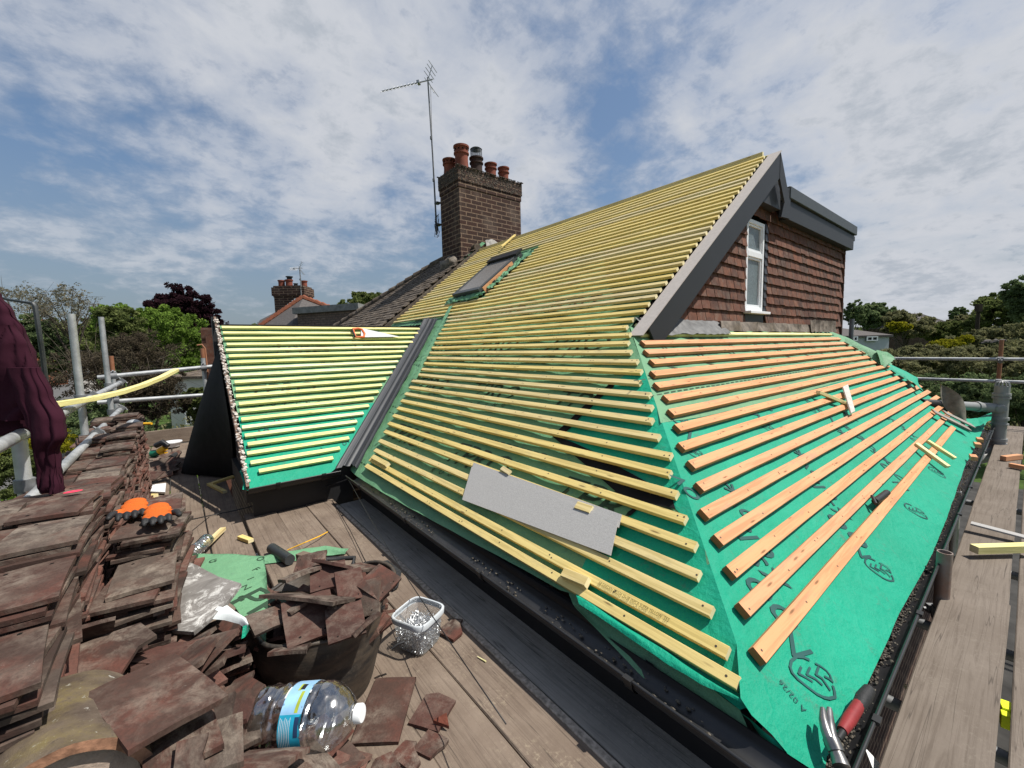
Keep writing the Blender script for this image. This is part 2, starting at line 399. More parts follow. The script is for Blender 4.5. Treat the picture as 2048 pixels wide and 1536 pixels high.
def tub_mat():
    m = N('dusty_black_rubber'); p = m.pos(); n = m.noise(m.vmul(p, (5, 5, 16)), 1.0, 7, .65); d = m.noise(p, 26, 7, .7)
    col = m.mix(m.ramp(n, [(.4, 0.0), (.68, .75)]), (.022, .021, .020), (.115, .085, .058))
    col = m.mix(m.ramp(d, [(.55, 0.0), (.75, .5)]), col, (.17, .14, .11))
    m.bump(m.math('ADD', n, m.math('MULTIPLY', d, .3)), .4, .01); return m.done(col, .55, .4)
M_TUB = tub_mat()
def ridge_mat():
    m = N('lichen_covered_ridge_tile'); p = m.pos(); a = m.noise(p, 11, 7, .7); b = m.noise(p, 38, 8, .75); c = m.noise(p, 5, 4)
    col = m.mix(m.ramp(a, [(.35, 0.0), (.65, 1.0)]), (.075, .055, .042), (.155, .12, .09))
    col = m.mix(m.math('MULTIPLY', m.ramp(c, [(.48, 0.0), (.66, .8)]), m.ramp(b, [(.4, .2), (.6, 1.0)])), col, (.19, .15, .05))
    col = m.mix(m.ramp(b, [(.6, 0.0), (.67, .9)]), col, (.42, .41, .37))
    col = m.mix(m.ramp(b, [(.30, .8), (.42, 0.0)]), col, (.045, .035, .027))
    m.bump(b, .7, .006); return m.done(col, .92, .15)
M_RIDGE = ridge_mat()

def brick_mat(name, c1, c2, mort, bw=.225, bh=.075):
    m = N(name); uv = m.coord('UV')
    b = m.n('ShaderNodeTexBrick'); m.set(b.inputs['Vector'], uv)
    b.inputs['Scale'].default_value = 1; b.inputs['Brick Width'].default_value = bw; b.inputs['Row Height'].default_value = bh
    b.inputs['Mortar Size'].default_value = .011; b.inputs['Mortar Smooth'].default_value = .15; b.inputs['Bias'].default_value = -.2
    b.inputs['Color1'].default_value = (*c1, 1); b.inputs['Color2'].default_value = (*c2, 1); b.inputs['Mortar'].default_value = (*mort, 1)
    p = m.pos(); n = m.noise(p, 14, 7, .7); n2 = m.noise(p, 2.2, 4)
    col = m.mix(m.ramp(n, [(.35, .6), (.6, 0.0)]), b.outputs['Color'], (.05, .035, .03))
    col = m.mix(m.ramp(n2, [(.5, 0.0), (.75, .35)]), col, (.24, .19, .15))
    h = m.math('ADD', m.math('MULTIPLY', b.outputs['Fac'], -1.0), m.math('MULTIPLY', n, .5))
    m.bump(h, .8, .008); return m.done(col, .9, .2)
M_BRICK = brick_mat('old_brown_brick', (.056, .027, .021), (.034, .022, .019), (.24, .165, .115), .27, .092)
M_BRICKB = brick_mat('buff_brown_brick', (.21, .15, .115), (.15, .105, .085), (.10, .085, .075))
M_BRICKL = simple('lichen_on_brick', (.085, .072, .062), .95, .1, var=.6, scale=40, bump=.8, bscale=60)

def glass_mat(name, tint=(.9, .95, .95), fac=.12, rough=.05):
    m = N(name); g = m.n('ShaderNodeBsdfGlossy'); g.inputs['Roughness'].default_value = rough
    t = m.n('ShaderNodeBsdfTransparent'); t.inputs[0].default_value = (*tint, 1)
    lw = m.n('ShaderNodeLayerWeight'); lw.inputs[0].default_value = .35
    f = m.math('ADD', m.math('MULTIPLY', lw.outputs['Facing'], .55), fac, clamp=True)
    if name != 'frosted':
        bp = m.n('ShaderNodeBump'); bp.inputs['Strength'].default_value = .35; bp.inputs['Distance'].default_value = .02
        m.set(bp.inputs['Height'], m.noise(m.pos(), 13, 3)); m.t.links.new(bp.outputs[0], g.inputs['Normal'])
    mx = m.n('ShaderNodeMixShader'); m.set(mx.inputs[0], f); m.t.links.new(t.outputs[0], mx.inputs[1]); m.t.links.new(g.outputs[0], mx.inputs[2])
    m.t.links.new(mx.outputs[0], m.out.inputs[0]); return m.mat
M_PET = glass_mat('clear_plastic_bottle', (.93, .96, .97), .30, .17)
def milky():
    m = N('milky_clear_plastic'); t = m.n('ShaderNodeBsdfTransparent'); t.inputs[0].default_value = (.93, .95, .96, 1)
    d = m.n('ShaderNodeBsdfDiffuse'); d.inputs[0].default_value = (.72, .75, .77, 1); g = m.n('ShaderNodeBsdfGlossy'); g.inputs['Roughness'].default_value = .2
    a = m.n('ShaderNodeMixShader'); a.inputs[0].default_value = .22; m.t.links.new(t.outputs[0], a.inputs[1]); m.t.links.new(d.outputs[0], a.inputs[2])
    b = m.n('ShaderNodeMixShader'); b.inputs[0].default_value = .10; m.t.links.new(a.outputs[0], b.inputs[1]); m.t.links.new(g.outputs[0], b.inputs[2])
    m.t.links.new(b.outputs[0], m.out.inputs[0]); return m.mat
M_TUBC = milky()
def pane_mat(name, col, rough=.08):
    m = N(name); n = m.noise(m.pos(), 45, 5, .7); m.bump(n, .12 if rough < .2 else .5, .01)
    return m.done(m.ramp(n, [(.35, tuple(c*.6 for c in col)), (.65, col)]), rough, .8)
M_PANE = pane_mat('obscured_glass', (.16, .20, .21), .3)
M_ROOFPANE = pane_mat('reflecting_roof_window_glass', (.24, .22, .20), .3)  # grey-brown base colour carries the reflection in the pane
M_PANED = simple('dark_window_glass', (.02, .024, .028), .3, .2)

def leaf_mat(name, a, b, c, trans=.42):
    m = N(name); r = m.attr(); col = m.ramp(r, [(0, a), (.55, b), (1, c)])
    d = m.n('ShaderNodeBsdfDiffuse'); m.set(d.inputs[0], col)
    t = m.n('ShaderNodeBsdfTranslucent'); m.set(t.inputs[0], col)
    mx = m.n('ShaderNodeMixShader'); mx.inputs[0].default_value = trans
    m.t.links.new(d.outputs[0], mx.inputs[1]); m.t.links.new(t.outputs[0], mx.inputs[2]); m.t.links.new(mx.outputs[0], m.out.inputs[0])
    return m.mat
L_MAPLE = leaf_mat('spring_green_leaves', (0.0743, 0.1215, 0.0243), (0.1418, 0.2228, 0.0405), (0.2295, 0.3375, 0.0675))
L_DARK = leaf_mat('dark_green_leaves', (0.0798, 0.1140, 0.0532), (0.1425, 0.1900, 0.0836), (0.2280, 0.2850, 0.1235))
L_MID = leaf_mat('mid_green_leaves', (0.0743, 0.0972, 0.0351), (0.1350, 0.1647, 0.0540), (0.2228, 0.2565, 0.0945))
L_COPPER = leaf_mat('copper_beech_leaves', (0.0162, 0.0095, 0.0135), (0.0351, 0.0162, 0.0216), (0.0675, 0.0297, 0.0351))
L_GREY = leaf_mat('grey_pink_spring_leaves', (.11, .105, .07), (.19, .175, .12), (.28, .25, .18))
L_YELL = leaf_mat('yellow_green_leaves', (.14, .15, .012), (.26, .25, .02), (.40, .36, .03))
L_BROWN = leaf_mat('brownish_twigs', (0.0473, 0.0378, 0.0270), (0.0837, 0.0675, 0.0459), (0.1283, 0.1080, 0.0743))
L_OLIVE = leaf_mat('olive_hedge_leaves', (0.1140, 0.1216, 0.0646), (0.2052, 0.2052, 0.1026), (0.3325, 0.3135, 0.1615))
M_BARK = simple('bark', (.085, .07, .055), .95, .1, var=.4, scale=20, bump=.8)
M_GRASS = simple('grass_ground', (.05, .085, .02), .95, .1, var=.35, scale=2)
M_ASPH = simple('asphalt', (.11, .108, .105), .9, .2, var=.12, scale=1.5)
M_PAVE = simple('pale_pavement', (.30, .28, .25), .9, .2, var=.1, scale=2)
M_POLE = simple('creosoted_pole', (.045, .034, .026), .9, .2, var=.3)
M_LBLUE = simple('label_blue_print', (.02, .33, .50), .5, .3, var=.2, scale=30)
M_LSKY = simple('label_sky_print', (.28, .50, .72), .5, .3, var=.25, scale=14)
M_LYEL = simple('label_yellow_green_print', (.35, .42, .05), .5, .3, var=.3, scale=30)
M_LNAVY = simple('label_navy_print', (.02, .05, .12), .5, .3)
M_LWHITE = simple('label_white', (.75, .76, .77), .5, .3, var=.03)

def slate_mat():
    m = N('grey_lime_stained_slab'); o = m.coord(); a = m.noise(m.vmul(o, (1, 2.4, 1)), 9, 8, .7, .8); b = m.noise(o, 16, 9, .75, .6); c = m.noise(o, 5, 4)
    col = m.mix(m.ramp(a, [(.35, 0.0), (.65, 1.0)]), (.125, .115, .105), (.23, .215, .20))
    col = m.mix(m.math('MULTIPLY', m.ramp(b, [(.52, 0.0), (.64, 1.0)]), m.ramp(c, [(.42, 0.0), (.56, 1.0)])), col, (.62, .61, .58))
    col = m.mix(m.math('MULTIPLY', m.ramp(b, [(.30, .8), (.42, 0.0)]), m.ramp(c, [(.5, 0.0), (.6, 1.0)])), col, (.14, .11, .06))
    m.bump(b, .4, .004); return m.done(col, .85, .25)
M_SLATE = slate_mat()
# ------------------------------------------------------------------ light and sky
SUN_EL, SUN_AZ = R(60), R(135)           # azimuth measured from +Y towards +X
sv = V((math.sin(SUN_AZ)*math.cos(SUN_EL), math.cos(SUN_AZ)*math.cos(SUN_EL), math.sin(SUN_EL)))
sl = bpy.data.lights.new('sun', 'SUN'); sl.energy = 5.0; sl.angle = R(.55); sl.color = (1, .955, .88)
so = bpy.data.objects.new('sun', sl); COL.objects.link(so); so.rotation_euler = sv.to_track_quat('Z', 'Y').to_euler(); so.location = (0, 0, 30)

W = bpy.data.worlds.new('World'); SC.world = W; W.use_nodes = True
w = N.__new__(N); w.t = W.node_tree; bg = w.t.nodes['Background']
sky = w.n('ShaderNodeTexSky', sky_type='NISHITA', sun_disc=False, sun_elevation=SUN_EL, sun_rotation=SUN_AZ)
sky.air_density = 1.15; sky.dust_density = 1.6; sky.ozone_density = 1.6
dirv = w.n('ShaderNodeTexCoord').outputs['Generated']
sp = w.n('ShaderNodeSeparateXYZ'); w.set(sp.inputs[0], dirv); dx, dy, dz = sp.outputs
den = w.math('ADD', w.math('MAXIMUM', dz, 0.0), .30)
px_ = w.math('DIVIDE', dx, den); py_ = w.math('DIVIDE', dy, den)
def lp(kx, ky, ox, oy):
    return w.n('ShaderNodeCombineXYZ', i_0=w.math('ADD', w.math('MULTIPLY', px_, kx), ox), i_1=w.math('ADD', w.math('MULTIPLY', py_, ky), oy), i_2=0.0).outputs[0]
n_big = w.noise(lp(1, 1, 3.1, 1.7), 1.5, 4, .5, .3)
n_mid = w.noise(lp(1, 1, 0.4, 7.2), 4.2, 9, .60, .25)
n_det = w.noise(lp(1, 1, 5.4, 2.2), 12.5, 8, .65, .2)
def blob(px, py, rad, amp):       # cloud bank (amp > 0) or blue gap (amp < 0) round a direction of the sky
    c = ray(px, py).normalized()
    d = w.n('ShaderNodeVectorMath', operation='DISTANCE'); w.set(d.inputs[0], dirv); d.inputs[1].default_value = c
    mr = w.n('ShaderNodeMapRange', interpolation_type='SMOOTHSTEP'); w.set(mr.inputs['Value'], d.outputs['Value'])
    mr.inputs['From Min'].default_value = 0; mr.inputs['From Max'].default_value = rad
    mr.inputs['To Min'].default_value = amp; mr.inputs['To Max'].default_value = 0
    return mr.outputs[0]
cov = w.math('ADD', w.math('MULTIPLY', n_big, .50), w.math('MULTIPLY', n_mid, .62))
cov = w.math('ADD', cov, w.math('MULTIPLY', n_det, .18))
for b in [(1800, 200, .55, .16), (2000, 480, .4, .14), (930, 170, .42, .16), (600, 60, .5, .10), (250, 130, .6, .10), (620, 300, .25, .10), (1400, 270, .2, .10),
          (380, 400, .32, .06), (150, 450, .4, .05), (1050, 320, .22, .10), (900, 30, .3, .05),
          (560, 215, .16, -.12), (1290, 150, .26, -.035), (800, 430, .2, -.12), (1230, 330, .18, -.05), (330, 250, .2, -.07), (100, 580, .5, -.14), (600, 560, .3, -.10),
          (1640, 60, .2, -.05), (1130, 60, .14, -.05), (490, 480, .2, -.05), (60, 330, .2, -.08)]:
    cov = w.math('ADD', cov, blob(*b))
mask = w.ramp(cov, [(.56, 0.0), (.70, .5), (.86, 1.0)])
body = w.ramp(w.math('ADD', w.math('MULTIPLY', n_det, .4), w.math('MULTIPLY', cov, .75)), [(.60, (3.5, 3.95, 4.75)), (.76, (5.9, 6.1, 6.55)), (.86, (5.6, 5.85, 6.35)), (.98, (4.3, 4.7, 5.3))])
hz = w.ramp(dz, [(0.0, .9), (.10, .62), (.32, 0.0)])
skc = w.mix(w.math('MULTIPLY', hz, .85), w.mix(.35, sky.outputs[0], (1.4, 2.55, 4.6)), (2.35, 2.85, 3.3))
skc2 = w.mix(mask, skc, body)
w.set(bg.inputs[0], skc2); bg.inputs[1].default_value = .088
vs = SC.view_settings; vs.view_transform = 'Standard'; vs.look = 'None'; vs.gamma = 1; vs.exposure = 0.25; vs.use_curve_mapping = False

# ------------------------------------------------------------------ long timbers
def stick(name, p0, p1, up, wd, th, mats, parent=None, wob=.0015, seg=None, cham=.0015, twist=0, sag=0, nails=0):
    """straight timber from p0 to p1 (centre line), local x along it, z towards up"""
    p0, p1 = V(p0), V(p1); L = (p1-p0).length; ex = (p1-p0)/L; ez = V(up); ez = (ez-ex*ez.dot(ex)).normalized(); ey = ez.cross(ex)
    seg = seg or max(2, int(L/.35)); vs = []; fs = []; mi = []
    hw, ht, c = wd/2, th/2, cham
    ring = [(-hw+c, ht), (hw-c, ht), (hw, ht-c), (hw, -ht+c), (hw-c, -ht), (-hw+c, -ht), (-hw, -ht+c), (-hw, ht-c)]
    sd = random.random()*100
    for i in range(seg+1):
        t = i/seg; x = -L/2+L*t
        oy = wob*mnoise.noise(V((x*1.1, sd, 0))); oz = wob*mnoise.noise(V((x*1.4, sd, 5))) - sag*(1-(2*t-1)**2)
        for (a, b) in ring: vs.append((x, a+oy, b+oz))
    for i in range(seg):
        for j in range(8): fs.append((i*8+j, i*8+(j+1) % 8, (i+1)*8+(j+1) % 8, (i+1)*8+j)); mi.append(0)
    fs.append(tuple(range(8))[::-1]); fs.append(tuple(range(seg*8, seg*8+8))); mi += [1, 1]
    fs = [f[::-1] for f in fs]
    if nails:
        x = -L/2+.025
        while x < L/2-.01:
            for k in range(2 if random.random() < .25 else 1):
                cx_, cy_ = x+random.uniform(-.02, .02), random.uniform(-hw*.4, hw*.4); b0 = len(vs); r_ = .0042
                sg0 = min(seg-1, max(0, int((cx_+L/2)/L*seg))); vs += [(cx_+r_*math.cos(a*1.0472), cy_+r_*math.sin(a*1.0472), ht+wob*mnoise.noise(V((cx_*1.4, sd, 5)))+.0008) for a in range(6)]
                fs.append(tuple(range(b0, b0+6))); mi.append(2)
            x += random.uniform(.36, .42)
    me = bpy.data.meshes.new(name); me.from_pydata(vs, [], fs)
    for m in mats: me.materials.append(m)
    me.polygons.foreach_set('material_index', mi); me.update()
    bm = bmesh.new(); bm.from_mesh(me); bmesh.ops.recalc_face_normals(bm, faces=bm.faces[:]); bm.to_mesh(me); bm.free()
    o = bpy.data.objects.new(name, me); COL.objects.link(o)
    ctr = (p0+p1)/2
    mw = Matrix(((ex.x, ey.x, ez.x, ctr.x), (ex.y, ey.y, ez.y, ctr.y), (ex.z, ey.z, ez.z, ctr.z), (0, 0, 0, 1)))
    if parent is not None: o.parent = parent; mw = Matrix.Translation(-WL[parent.name]) @ mw
    o.matrix_world = mw if parent is None else o.matrix_world
    if parent is not None: o.matrix_basis = mw
    return o

GZ = -4.3
# ------------------------------------------------------------------ ground
g = MB(); g.grid(lambda u, v: V((-900+1800*u, -900+1800*v, GZ)), 30, 30)
tag(g.build('ground', M_GRASS, loc=(0, 0, GZ)), kind='structure')
def zpoly(pts, z): return [onz(x, y, z) for x, y in pts]
g = MB(); A, B = onz(-150, 1000, GZ+.01), onz(118, 752, GZ+.01); D = (B-A).normalized(); P = D.cross(V((0, 0, 1)))
g.add([A-D*30-P*3.2, A-D*30+P*3.2, B+D*60+P*3.2, B+D*60-P*3.2], [(0, 1, 2, 3)])
tag(g.build('road', M_ASPH), kind='structure')
for s, nm in ((-1, 'pavement'), (1, 'pavement')):
    g = MB(); c0, c1 = A-D*30+P*s*4.2, B+D*60+P*s*4.2
    g.box((c0+c1)/2+V((0, 0, .05)), (c1-c0)/2, P*.9, (0, 0, .06)); tag(g.build(nm, M_PAVE), kind='structure')

g = MB(); g.bx(-2.2, 18.0, -5.0, 9.0, GZ-.02, GZ+.03); g.bx(-.9, 3.0, 9.01, 26, GZ-.02, GZ+.03); tag(g.build('path', simple('dark_concrete_path', (.045, .043, .040), .9, .2, var=.4, scale=3)), kind='structure')
# ------------------------------------------------------------------ the house
H = thing('house', 'house with a stripped roof of yellow and orange battens over green membrane', 'house', (5.2, 4.5, GZ))
XR, ZR, SR = XE+4.9*CT, ZE+4.9*ST, 4.9
YG, YV = 1.97, 1.79          # gable wall, verge
YP = 7.45                    # party line
SX = (5.68-YX)/CT            # slope length of the wing up to its ridge
# unseen dark roof body, added under the membranes to block light
b = MB()
def slab(pts, d=.05):
    b.prism(pts, (0, 0, -.12))
hb = -.075
b.prism([pm(-.02, .55, hb), pm(1.8, 1.98, hb), pm(1.8, YP+.05, hb), pm(-.02, YP+.05, hb)], (0, 0, -.1))
b.prism([pm(1.8, 1.98, hb), pm(SR, 1.98, hb), pm(SR, YP+.05, hb), pm(1.8, YP+.05, hb)], (0, 0, -.1))
b.prism([ph(1.38, -.02, hb), ph(6.9, -.02, hb), ph(7.7, 1.80, hb), ph(2.78, 1.80, hb)], (0, 0, -.1))
b.prism([pe(.42, 0, hb), pe(1.38, 0, hb), pe(3.05, SX, hb), pe(.42, SX, hb)], (0, 0, -.1))
b.prism([V((.42, 5.69, .28)), V((3.05, 5.69, .28)), V((3.0, 7.4, -1.0)), V((.42, 7.4, -1.0))], (0, 0, -.1))
b.prism([V((XR+.02, 1.98, ZR-.09)), V((XR+.02, YP, ZR-.09)), V((5.75, YP, 1.45)), V((5.75, 1.98, 1.45))], (0, 0, -.1))
b.build('roof', M_DARK, H)
# walls
b = MB(); b.bx(1.42, 8.3, .62, 7.45, GZ, -1.06); b.bx(.5, 1.44, 4.12, 7.3, GZ, -1.06)
b.prism([V((.47, 4.15, -1.05)), V((.47, 7.3, -1.05)), V((.47, 5.68, .2))], (.04, 0, 0))
b.build('wall', M_BRICK, H)
# the tile hung wall seen below the hip gutter
b = MB()
for r in range(14):
    z1 = -1.12-r*.1
    for k in range(44):
        x0 = 1.42+k*.165+(r % 2)*.08
        b.box((x0+.08, .585, z1-.085), (.0805, 0, 0), (0, .006, .0012), (0, -.014, .085), 0, random.random())
b.build('tile_hanging', M_HUNG, H)

def fw(s, y):      # drape of the membrane between the rafters
    return -.040+.008*mnoise.noise(V((s*4.0, y*2.3, 0)))+.006*mnoise.noise(V((s*11, y*6, 3)))+.004*math.sin(y*15.7)*math.sin(s*31.4)
def drop(s): return 0
HH = -.033; HO = -HH*ST          # the two membranes meet on the line of the hip
def near(t): t = min(1, max(0, t/.16)); return t*t*(3-2*t)
def fm(off): return lambda s, y: pm(s, y, HH+(fw(s, y)+off-HH)*near(y-YE-s*CT-HO))
def hw(x, s): return HH+(-.001+.006*mnoise.noise(V((x*3, s*5, 9)))+.004*mnoise.noise(V((x*9, s*12, 2))))*near(x-XE-s*CT-HO)
def fh(off, k=1.0): return lambda x, s: ph(x, s, hw(x, s)+off*near(x-XE-s*CT-HO))
def fe(off): return lambda x, s: pe(x, s, -.038+.007*mnoise.noise(V((x*2.5, s*4, 4)))+.005*mnoise.noise(V((x*7, s*11, 8)))+off+drop(s))
hipY = lambda s: YE+s*CT
hipX = lambda s: XE+s*CT
valY = lambda s: YX+s*CT

# --- green membrane on the main slope
b = MB()
low = [im(x, y, -.04) for x, y in [(702, 925), (700, 940), (713, 952), (728, 962), (770, 988), (817, 1015), (900, 1060), (970, 1098), (1040, 1135), (1120, 1180), (1143, 1187), (1230, 1240), (1330, 1310), (1420, 1380)]]
poly = low+[(-.05, hipY(-.05)+HO), (.4, hipY(.4)+HO), (.9, hipY(.9)+HO), (1.4, hipY(1.4)+HO), (1.80, 1.95), (SR-.02, 1.93), (SR-.02, YP), (SX+.1, YP), (SX+.02, 5.75), (1.5, valY(1.5)), (.8, valY(.8)), (.2, valY(.2))]
b.sheet(poly, .06, fm(0), 0)
# printed lettering, dashes and lap lines of the membrane
for row, s in enumerate([.33, .98, 1.62, 2.3, 2.95]):
    n = 0; y = 6.9-(row % 2)*.6
    while y > 1.0:
        if y > hipY(s)+.3 and y < (valY(s)-.45 if s < SX else YP-.2):
            b.text('TPRO', .27, lambda u, v, y=y, s=s: pm(s+v, y-u, fw(s+v, y-u)+.0035), 1, .35)
            for i, ch in enumerate('ROOFING'):
                b.text(ch, .062, lambda u, v, y=y, s=s, i=i: pm(s-.19+v+i*.012, y+.33-i*.11-u, fw(s-.19+v+i*.012, y+.33-i*.11-u)+.0035), 1, .25)
        y -= 1.12
for s in (-.075, .52, .60, 1.28, 1.36):
    y = 1.2
    while y < 7:
        if hipY(s)+.9 < y < valY(s)-.1:
            b.add([pm(s, y, fw(s, y)+.0035+drop(s)), pm(s, y+.045, fw(s, y+.045)+.0035+drop(s)), pm(s+.007, y+.045, fw(s, y+.045)+.0035+drop(s)), pm(s+.007, y, fw(s, y)+.0035+drop(s))], [(0, 3, 2, 1)], 1)
        y += .07
b.build('green_underlay', [M_GREEN, M_INK2], H, smooth=180)
# --- teal laps that turn the hip on to the main slope
b = MB()
hip_edge = lambda a, c, n=8: [(a+(c-a)*i/n, hipY(a+(c-a)*i/n)+HO) for i in range(n+1)]
pA = [im(x, y, -.034) for x, y in [(1276, 738), (1222, 768), (1165, 822), (1112, 872), (1180, 905), (1260, 955), (1300, 985), (1345, 1012), (1392, 1060)]]
b.sheet(pA+hip_edge(.42, 1.33), .05, fm(.006), 0)
pB = [im(x, y, -.034) for x, y in [(1280, 1012), (1225, 1065), (1172, 1120), (1142, 1178), (1158, 1200), (1300, 1285), (1400, 1358), (1480, 1420)]]
b.sheet(pB+hip_edge(-.1, .46)+[im(1370, 1030, -.034)], .05, fm(.0045), 0)
b.build('teal_lap', [M_TEAL], H, smooth=180)
b = MB()
pK = [im(x, y, -.034) for x, y in [(1222, 764), (1229, 770), (1120, 876), (1180, 900), (1345, 995), (1352, 1020), (1250, 1000), (1170, 930), (1104, 872)]]
b.sheet(pK, .05, fm(.011), 0)
pK = [im(x, y, -.034) for x, y in [(1278, 1008), (1284, 1014), (1262, 1034), (1254, 1030)]]
b.sheet(pK, .05, fm(.010), 0)
b.build('black_lap_edge', M_FELTBLK, H, smooth=180)
# loose flaps along the eaves near the corner
b = MB()
def flap(top, bot, sagf, mi, na=.006):
    n = len(top)-1
    def fn(u, v):
        k = min(n-1, int(u*n)); t = u*n-k
        a = V(top[k]).lerp(V(top[k+1]), t); c = V(bot[k]).lerp(V(bot[k+1]), t); p = a.lerp(c, v)
        p.z += sagf*math.sin(v*math.pi)+na*mnoise.noise(V((u*5, v*3, mi)))
        return p
    b.grid(fn, 40, 8, mi)
T = [pm(*im(x, y, -.045), -.045) for x, y in [(1135, 1178), (1230, 1240), (1300, 1285), (1400, 1358), (1480, 1420)]]
Bq = [onx(1150, 1215, 1.19), onx(1255, 1322, 1.17), onx(1330, 1400, 1.16), onx(1480, 1536, 1.155), onx(1580, 1640, 1.15)]
flap(T, Bq, -.01, 0)
b.build('green_eaves_flap', [M_GREEN], H, smooth=180)
b = MB()
T = [pm(*im(x, y, -.02), -.02) for x, y in [(1146, 1184), (1230, 1236), (1330, 1300), (1420, 1362), (1478, 1402)]]
Bq = [pm(*im(x, y, -.0), -.0) for x, y in [(1158, 1208), (1240, 1262), (1330, 1325), (1400, 1368), (1490, 1408)]]
flap(T, Bq, .012, 0)
b.build('curled_teal_edge', [M_TEAL], H, smooth=180)
# --- hip membrane
b = MB()
low = [ih(x, y, -.04) for x, y in [(1600, 1560), (1652, 1512), (1672, 1478), (1723, 1388), (1762, 1306), (1798, 1227), (1832, 1165), (1864, 1107), (1893, 1035), (1912, 980), (1930, 930), (1950, 893), (1972, 845)]]
rt = [ih(x, y, -.04) for x, y in [(1950, 842), (1925, 845), (1905, 836), (1885, 818), (1862, 796), (1840, 782), (1812, 760), (1790, 742)]]
lft = [ih(x, y, -.04) for x, y in [(1320, 832)]]
tb = [ih(x, y, -.04) for x, y in [(1775, 722), (1700, 745), (1600, 775), (1500, 800), (1400, 822)]]
b.sheet(low+rt+tb+[(hipX(1.02)+HO, 1.02), (hipX(.6)+HO, .6), (hipX(.2)+HO, .2), (hipX(.03)+HO, .03)]+[ih(x, y, -.04) for x, y in [(1478, 1398), (1500, 1432), (1540, 1470), (1570, 1505)]], .07, fh(0), 0)
def hiptxt(s, size, x, so, rot=90, sh=0):
    b.text(s, size, lambda u, v: ph(x-v, so+u, hw(x-v, so+u)+.0035), 1, sh)
def logo(px, py, sz, ang=0):
    cx, cs = ih(px, py, -.034); f = lambda u, v: ph(cx+u*math.cos(ang)-v*math.sin(ang), cs+u*math.sin(ang)+v*math.cos(ang), hw(cx+u*math.cos(ang)-v*math.sin(ang), cs+u*math.sin(ang)+v*math.cos(ang))+.0035)
    def strip(pts, wd):
        for (a, c) in zip(pts[:-1], pts[1:]):
            a, c = V((*a, 0)), V((*c, 0)); d = (c-a).normalized(); n = V((-d.y, d.x, 0))*wd; e = d*wd*.5
            [b.add([f(p.x*sz, p.y*sz) for p in ((a-n-e).lerp(c-n+e, i/5), (a-n-e).lerp(c-n+e, (i+1)/5), (a+n-e).lerp(c+n+e, (i+1)/5), (a+n-e).lerp(c+n+e, i/5))], [(0, 1, 2, 3)], 1) for i in range(5)]
    K = .168
    def T_(q):
        u, v = ih(1540+q[0]*K, 1280+q[1]*K, -.034); return (u-LC[0], v-LC[1])
    LC = ih(1617, 1356, -.034)
    strip([T_(q) for q in [(425, 238), (360, 208), (285, 198), (228, 245), (208, 320), (230, 385), (290, 455), (400, 545), (510, 630), (590, 668), (655, 680), (722, 665), (716, 600), (700, 540)]], .0042)
    strip([T_(q) for q in [(690, 480), (670, 410), (630, 360), (570, 315), (500, 280)]], .0032)
    for q in ([(335, 322), (305, 395), (390, 440), (460, 485)], [(435, 328), (400, 405), (500, 455), (575, 522)], [(535, 322), (505, 405), (575, 450), (610, 500), (665, 582)], [(608, 428), (650, 450), (700, 490)]): strip([T_(z) for z in q], .0036)
for p in [(1622, 1358, .135), (1757, 1140, .125), (1830, 1023, .125), (1873, 945, .12), (1535, 855, .09), (1620, 818, .09), (1385, 905, .09), (1690, 790, .09)]: logo(p[0], p[1], p[2]/.13, 0)
words = [('N', 1592, 1292, .155), ('oo', 1545, 1215, .13), ('xs', 1535, 1150, .13), ('ela', 1507, 1085, .12), ('ov', 1485, 1025, .11),
         ('N', 1722, 1105, .14), ('oo', 1697, 1068, .13), ('xs', 1672, 1022, .12), ('ela', 1645, 980, .11), ('ov', 1625, 945, .10),
         ('N', 1805, 975, .13), ('oo', 1790, 950, .12), ('xs', 1765, 918, .12), ('ov', 1735, 890, .10), ('ela', 1710, 868, .10),
         ('ov', 1372, 980, .10), ('No', 1372, 862, .11), ('vs', 1378, 850, .08), ('oN', 1520, 805, .11), ('No', 1512, 832, .11), ('oo', 1612, 800, .1), ('Nov', 1650, 830, .1), ('xs', 1700, 835, .1),
         ('oo', 1840, 890, .1), ('xs', 1820, 868, .1), ('ov', 1795, 848, .1), ('la', 1770, 835, .1), ('N', 1868, 905, .11)]
for tx, x, y, sz in words:
    cx, cs = ih(x, y, -.034); hiptxt(tx, sz*(1.5 if tx != 'N' else .95), cx, cs, sh=.3)
for (x, y) in [(1468, 985), (1602, 912), (1686, 868)]:       # printed flag
    cx, cs = ih(x, y, -.034)
    for a in (0, 45, 90, 135):
        d = V((math.cos(R(a)), math.sin(R(a)), 0)); n = V((-d.y, d.x, 0))
        q = [d*.055+n*.007, -d*.055+n*.007, -d*.055-n*.007, d*.055-n*.007]
        b.add([ph(cx+p.x, cs+p.y, hw(cx+p.x, cs+p.y)+.004+.0004*a/45) for p in q], [(0, 1, 2, 3)], 1)
cx, cs = ih(1583, 1392, -.034); b.text('A 02/26', .028, lambda u, v: ph(cx-v, cs+u, hw(cx-v, cs+u)+.0035), 1)
b.build('teal_underlay', [M_TEAL, M_INK], H, smooth=180)
# corner flap hanging from the hip on the gutter side
b = MB()
T = [ph(*ih(x, y, -.04), -.04) for x, y in [(1480, 1425), (1540, 1470), (1600, 1520), (1655, 1500)]]
Bq = [at(1500, 1440, 1.30), at(1560, 1536, 1.14), at(1610, 1580, 1.08), at(1650, 1545, 1.12)]
flap(T, Bq, 0, 0); b.build('corner_flap', [M_TEAL], H, smooth=180)
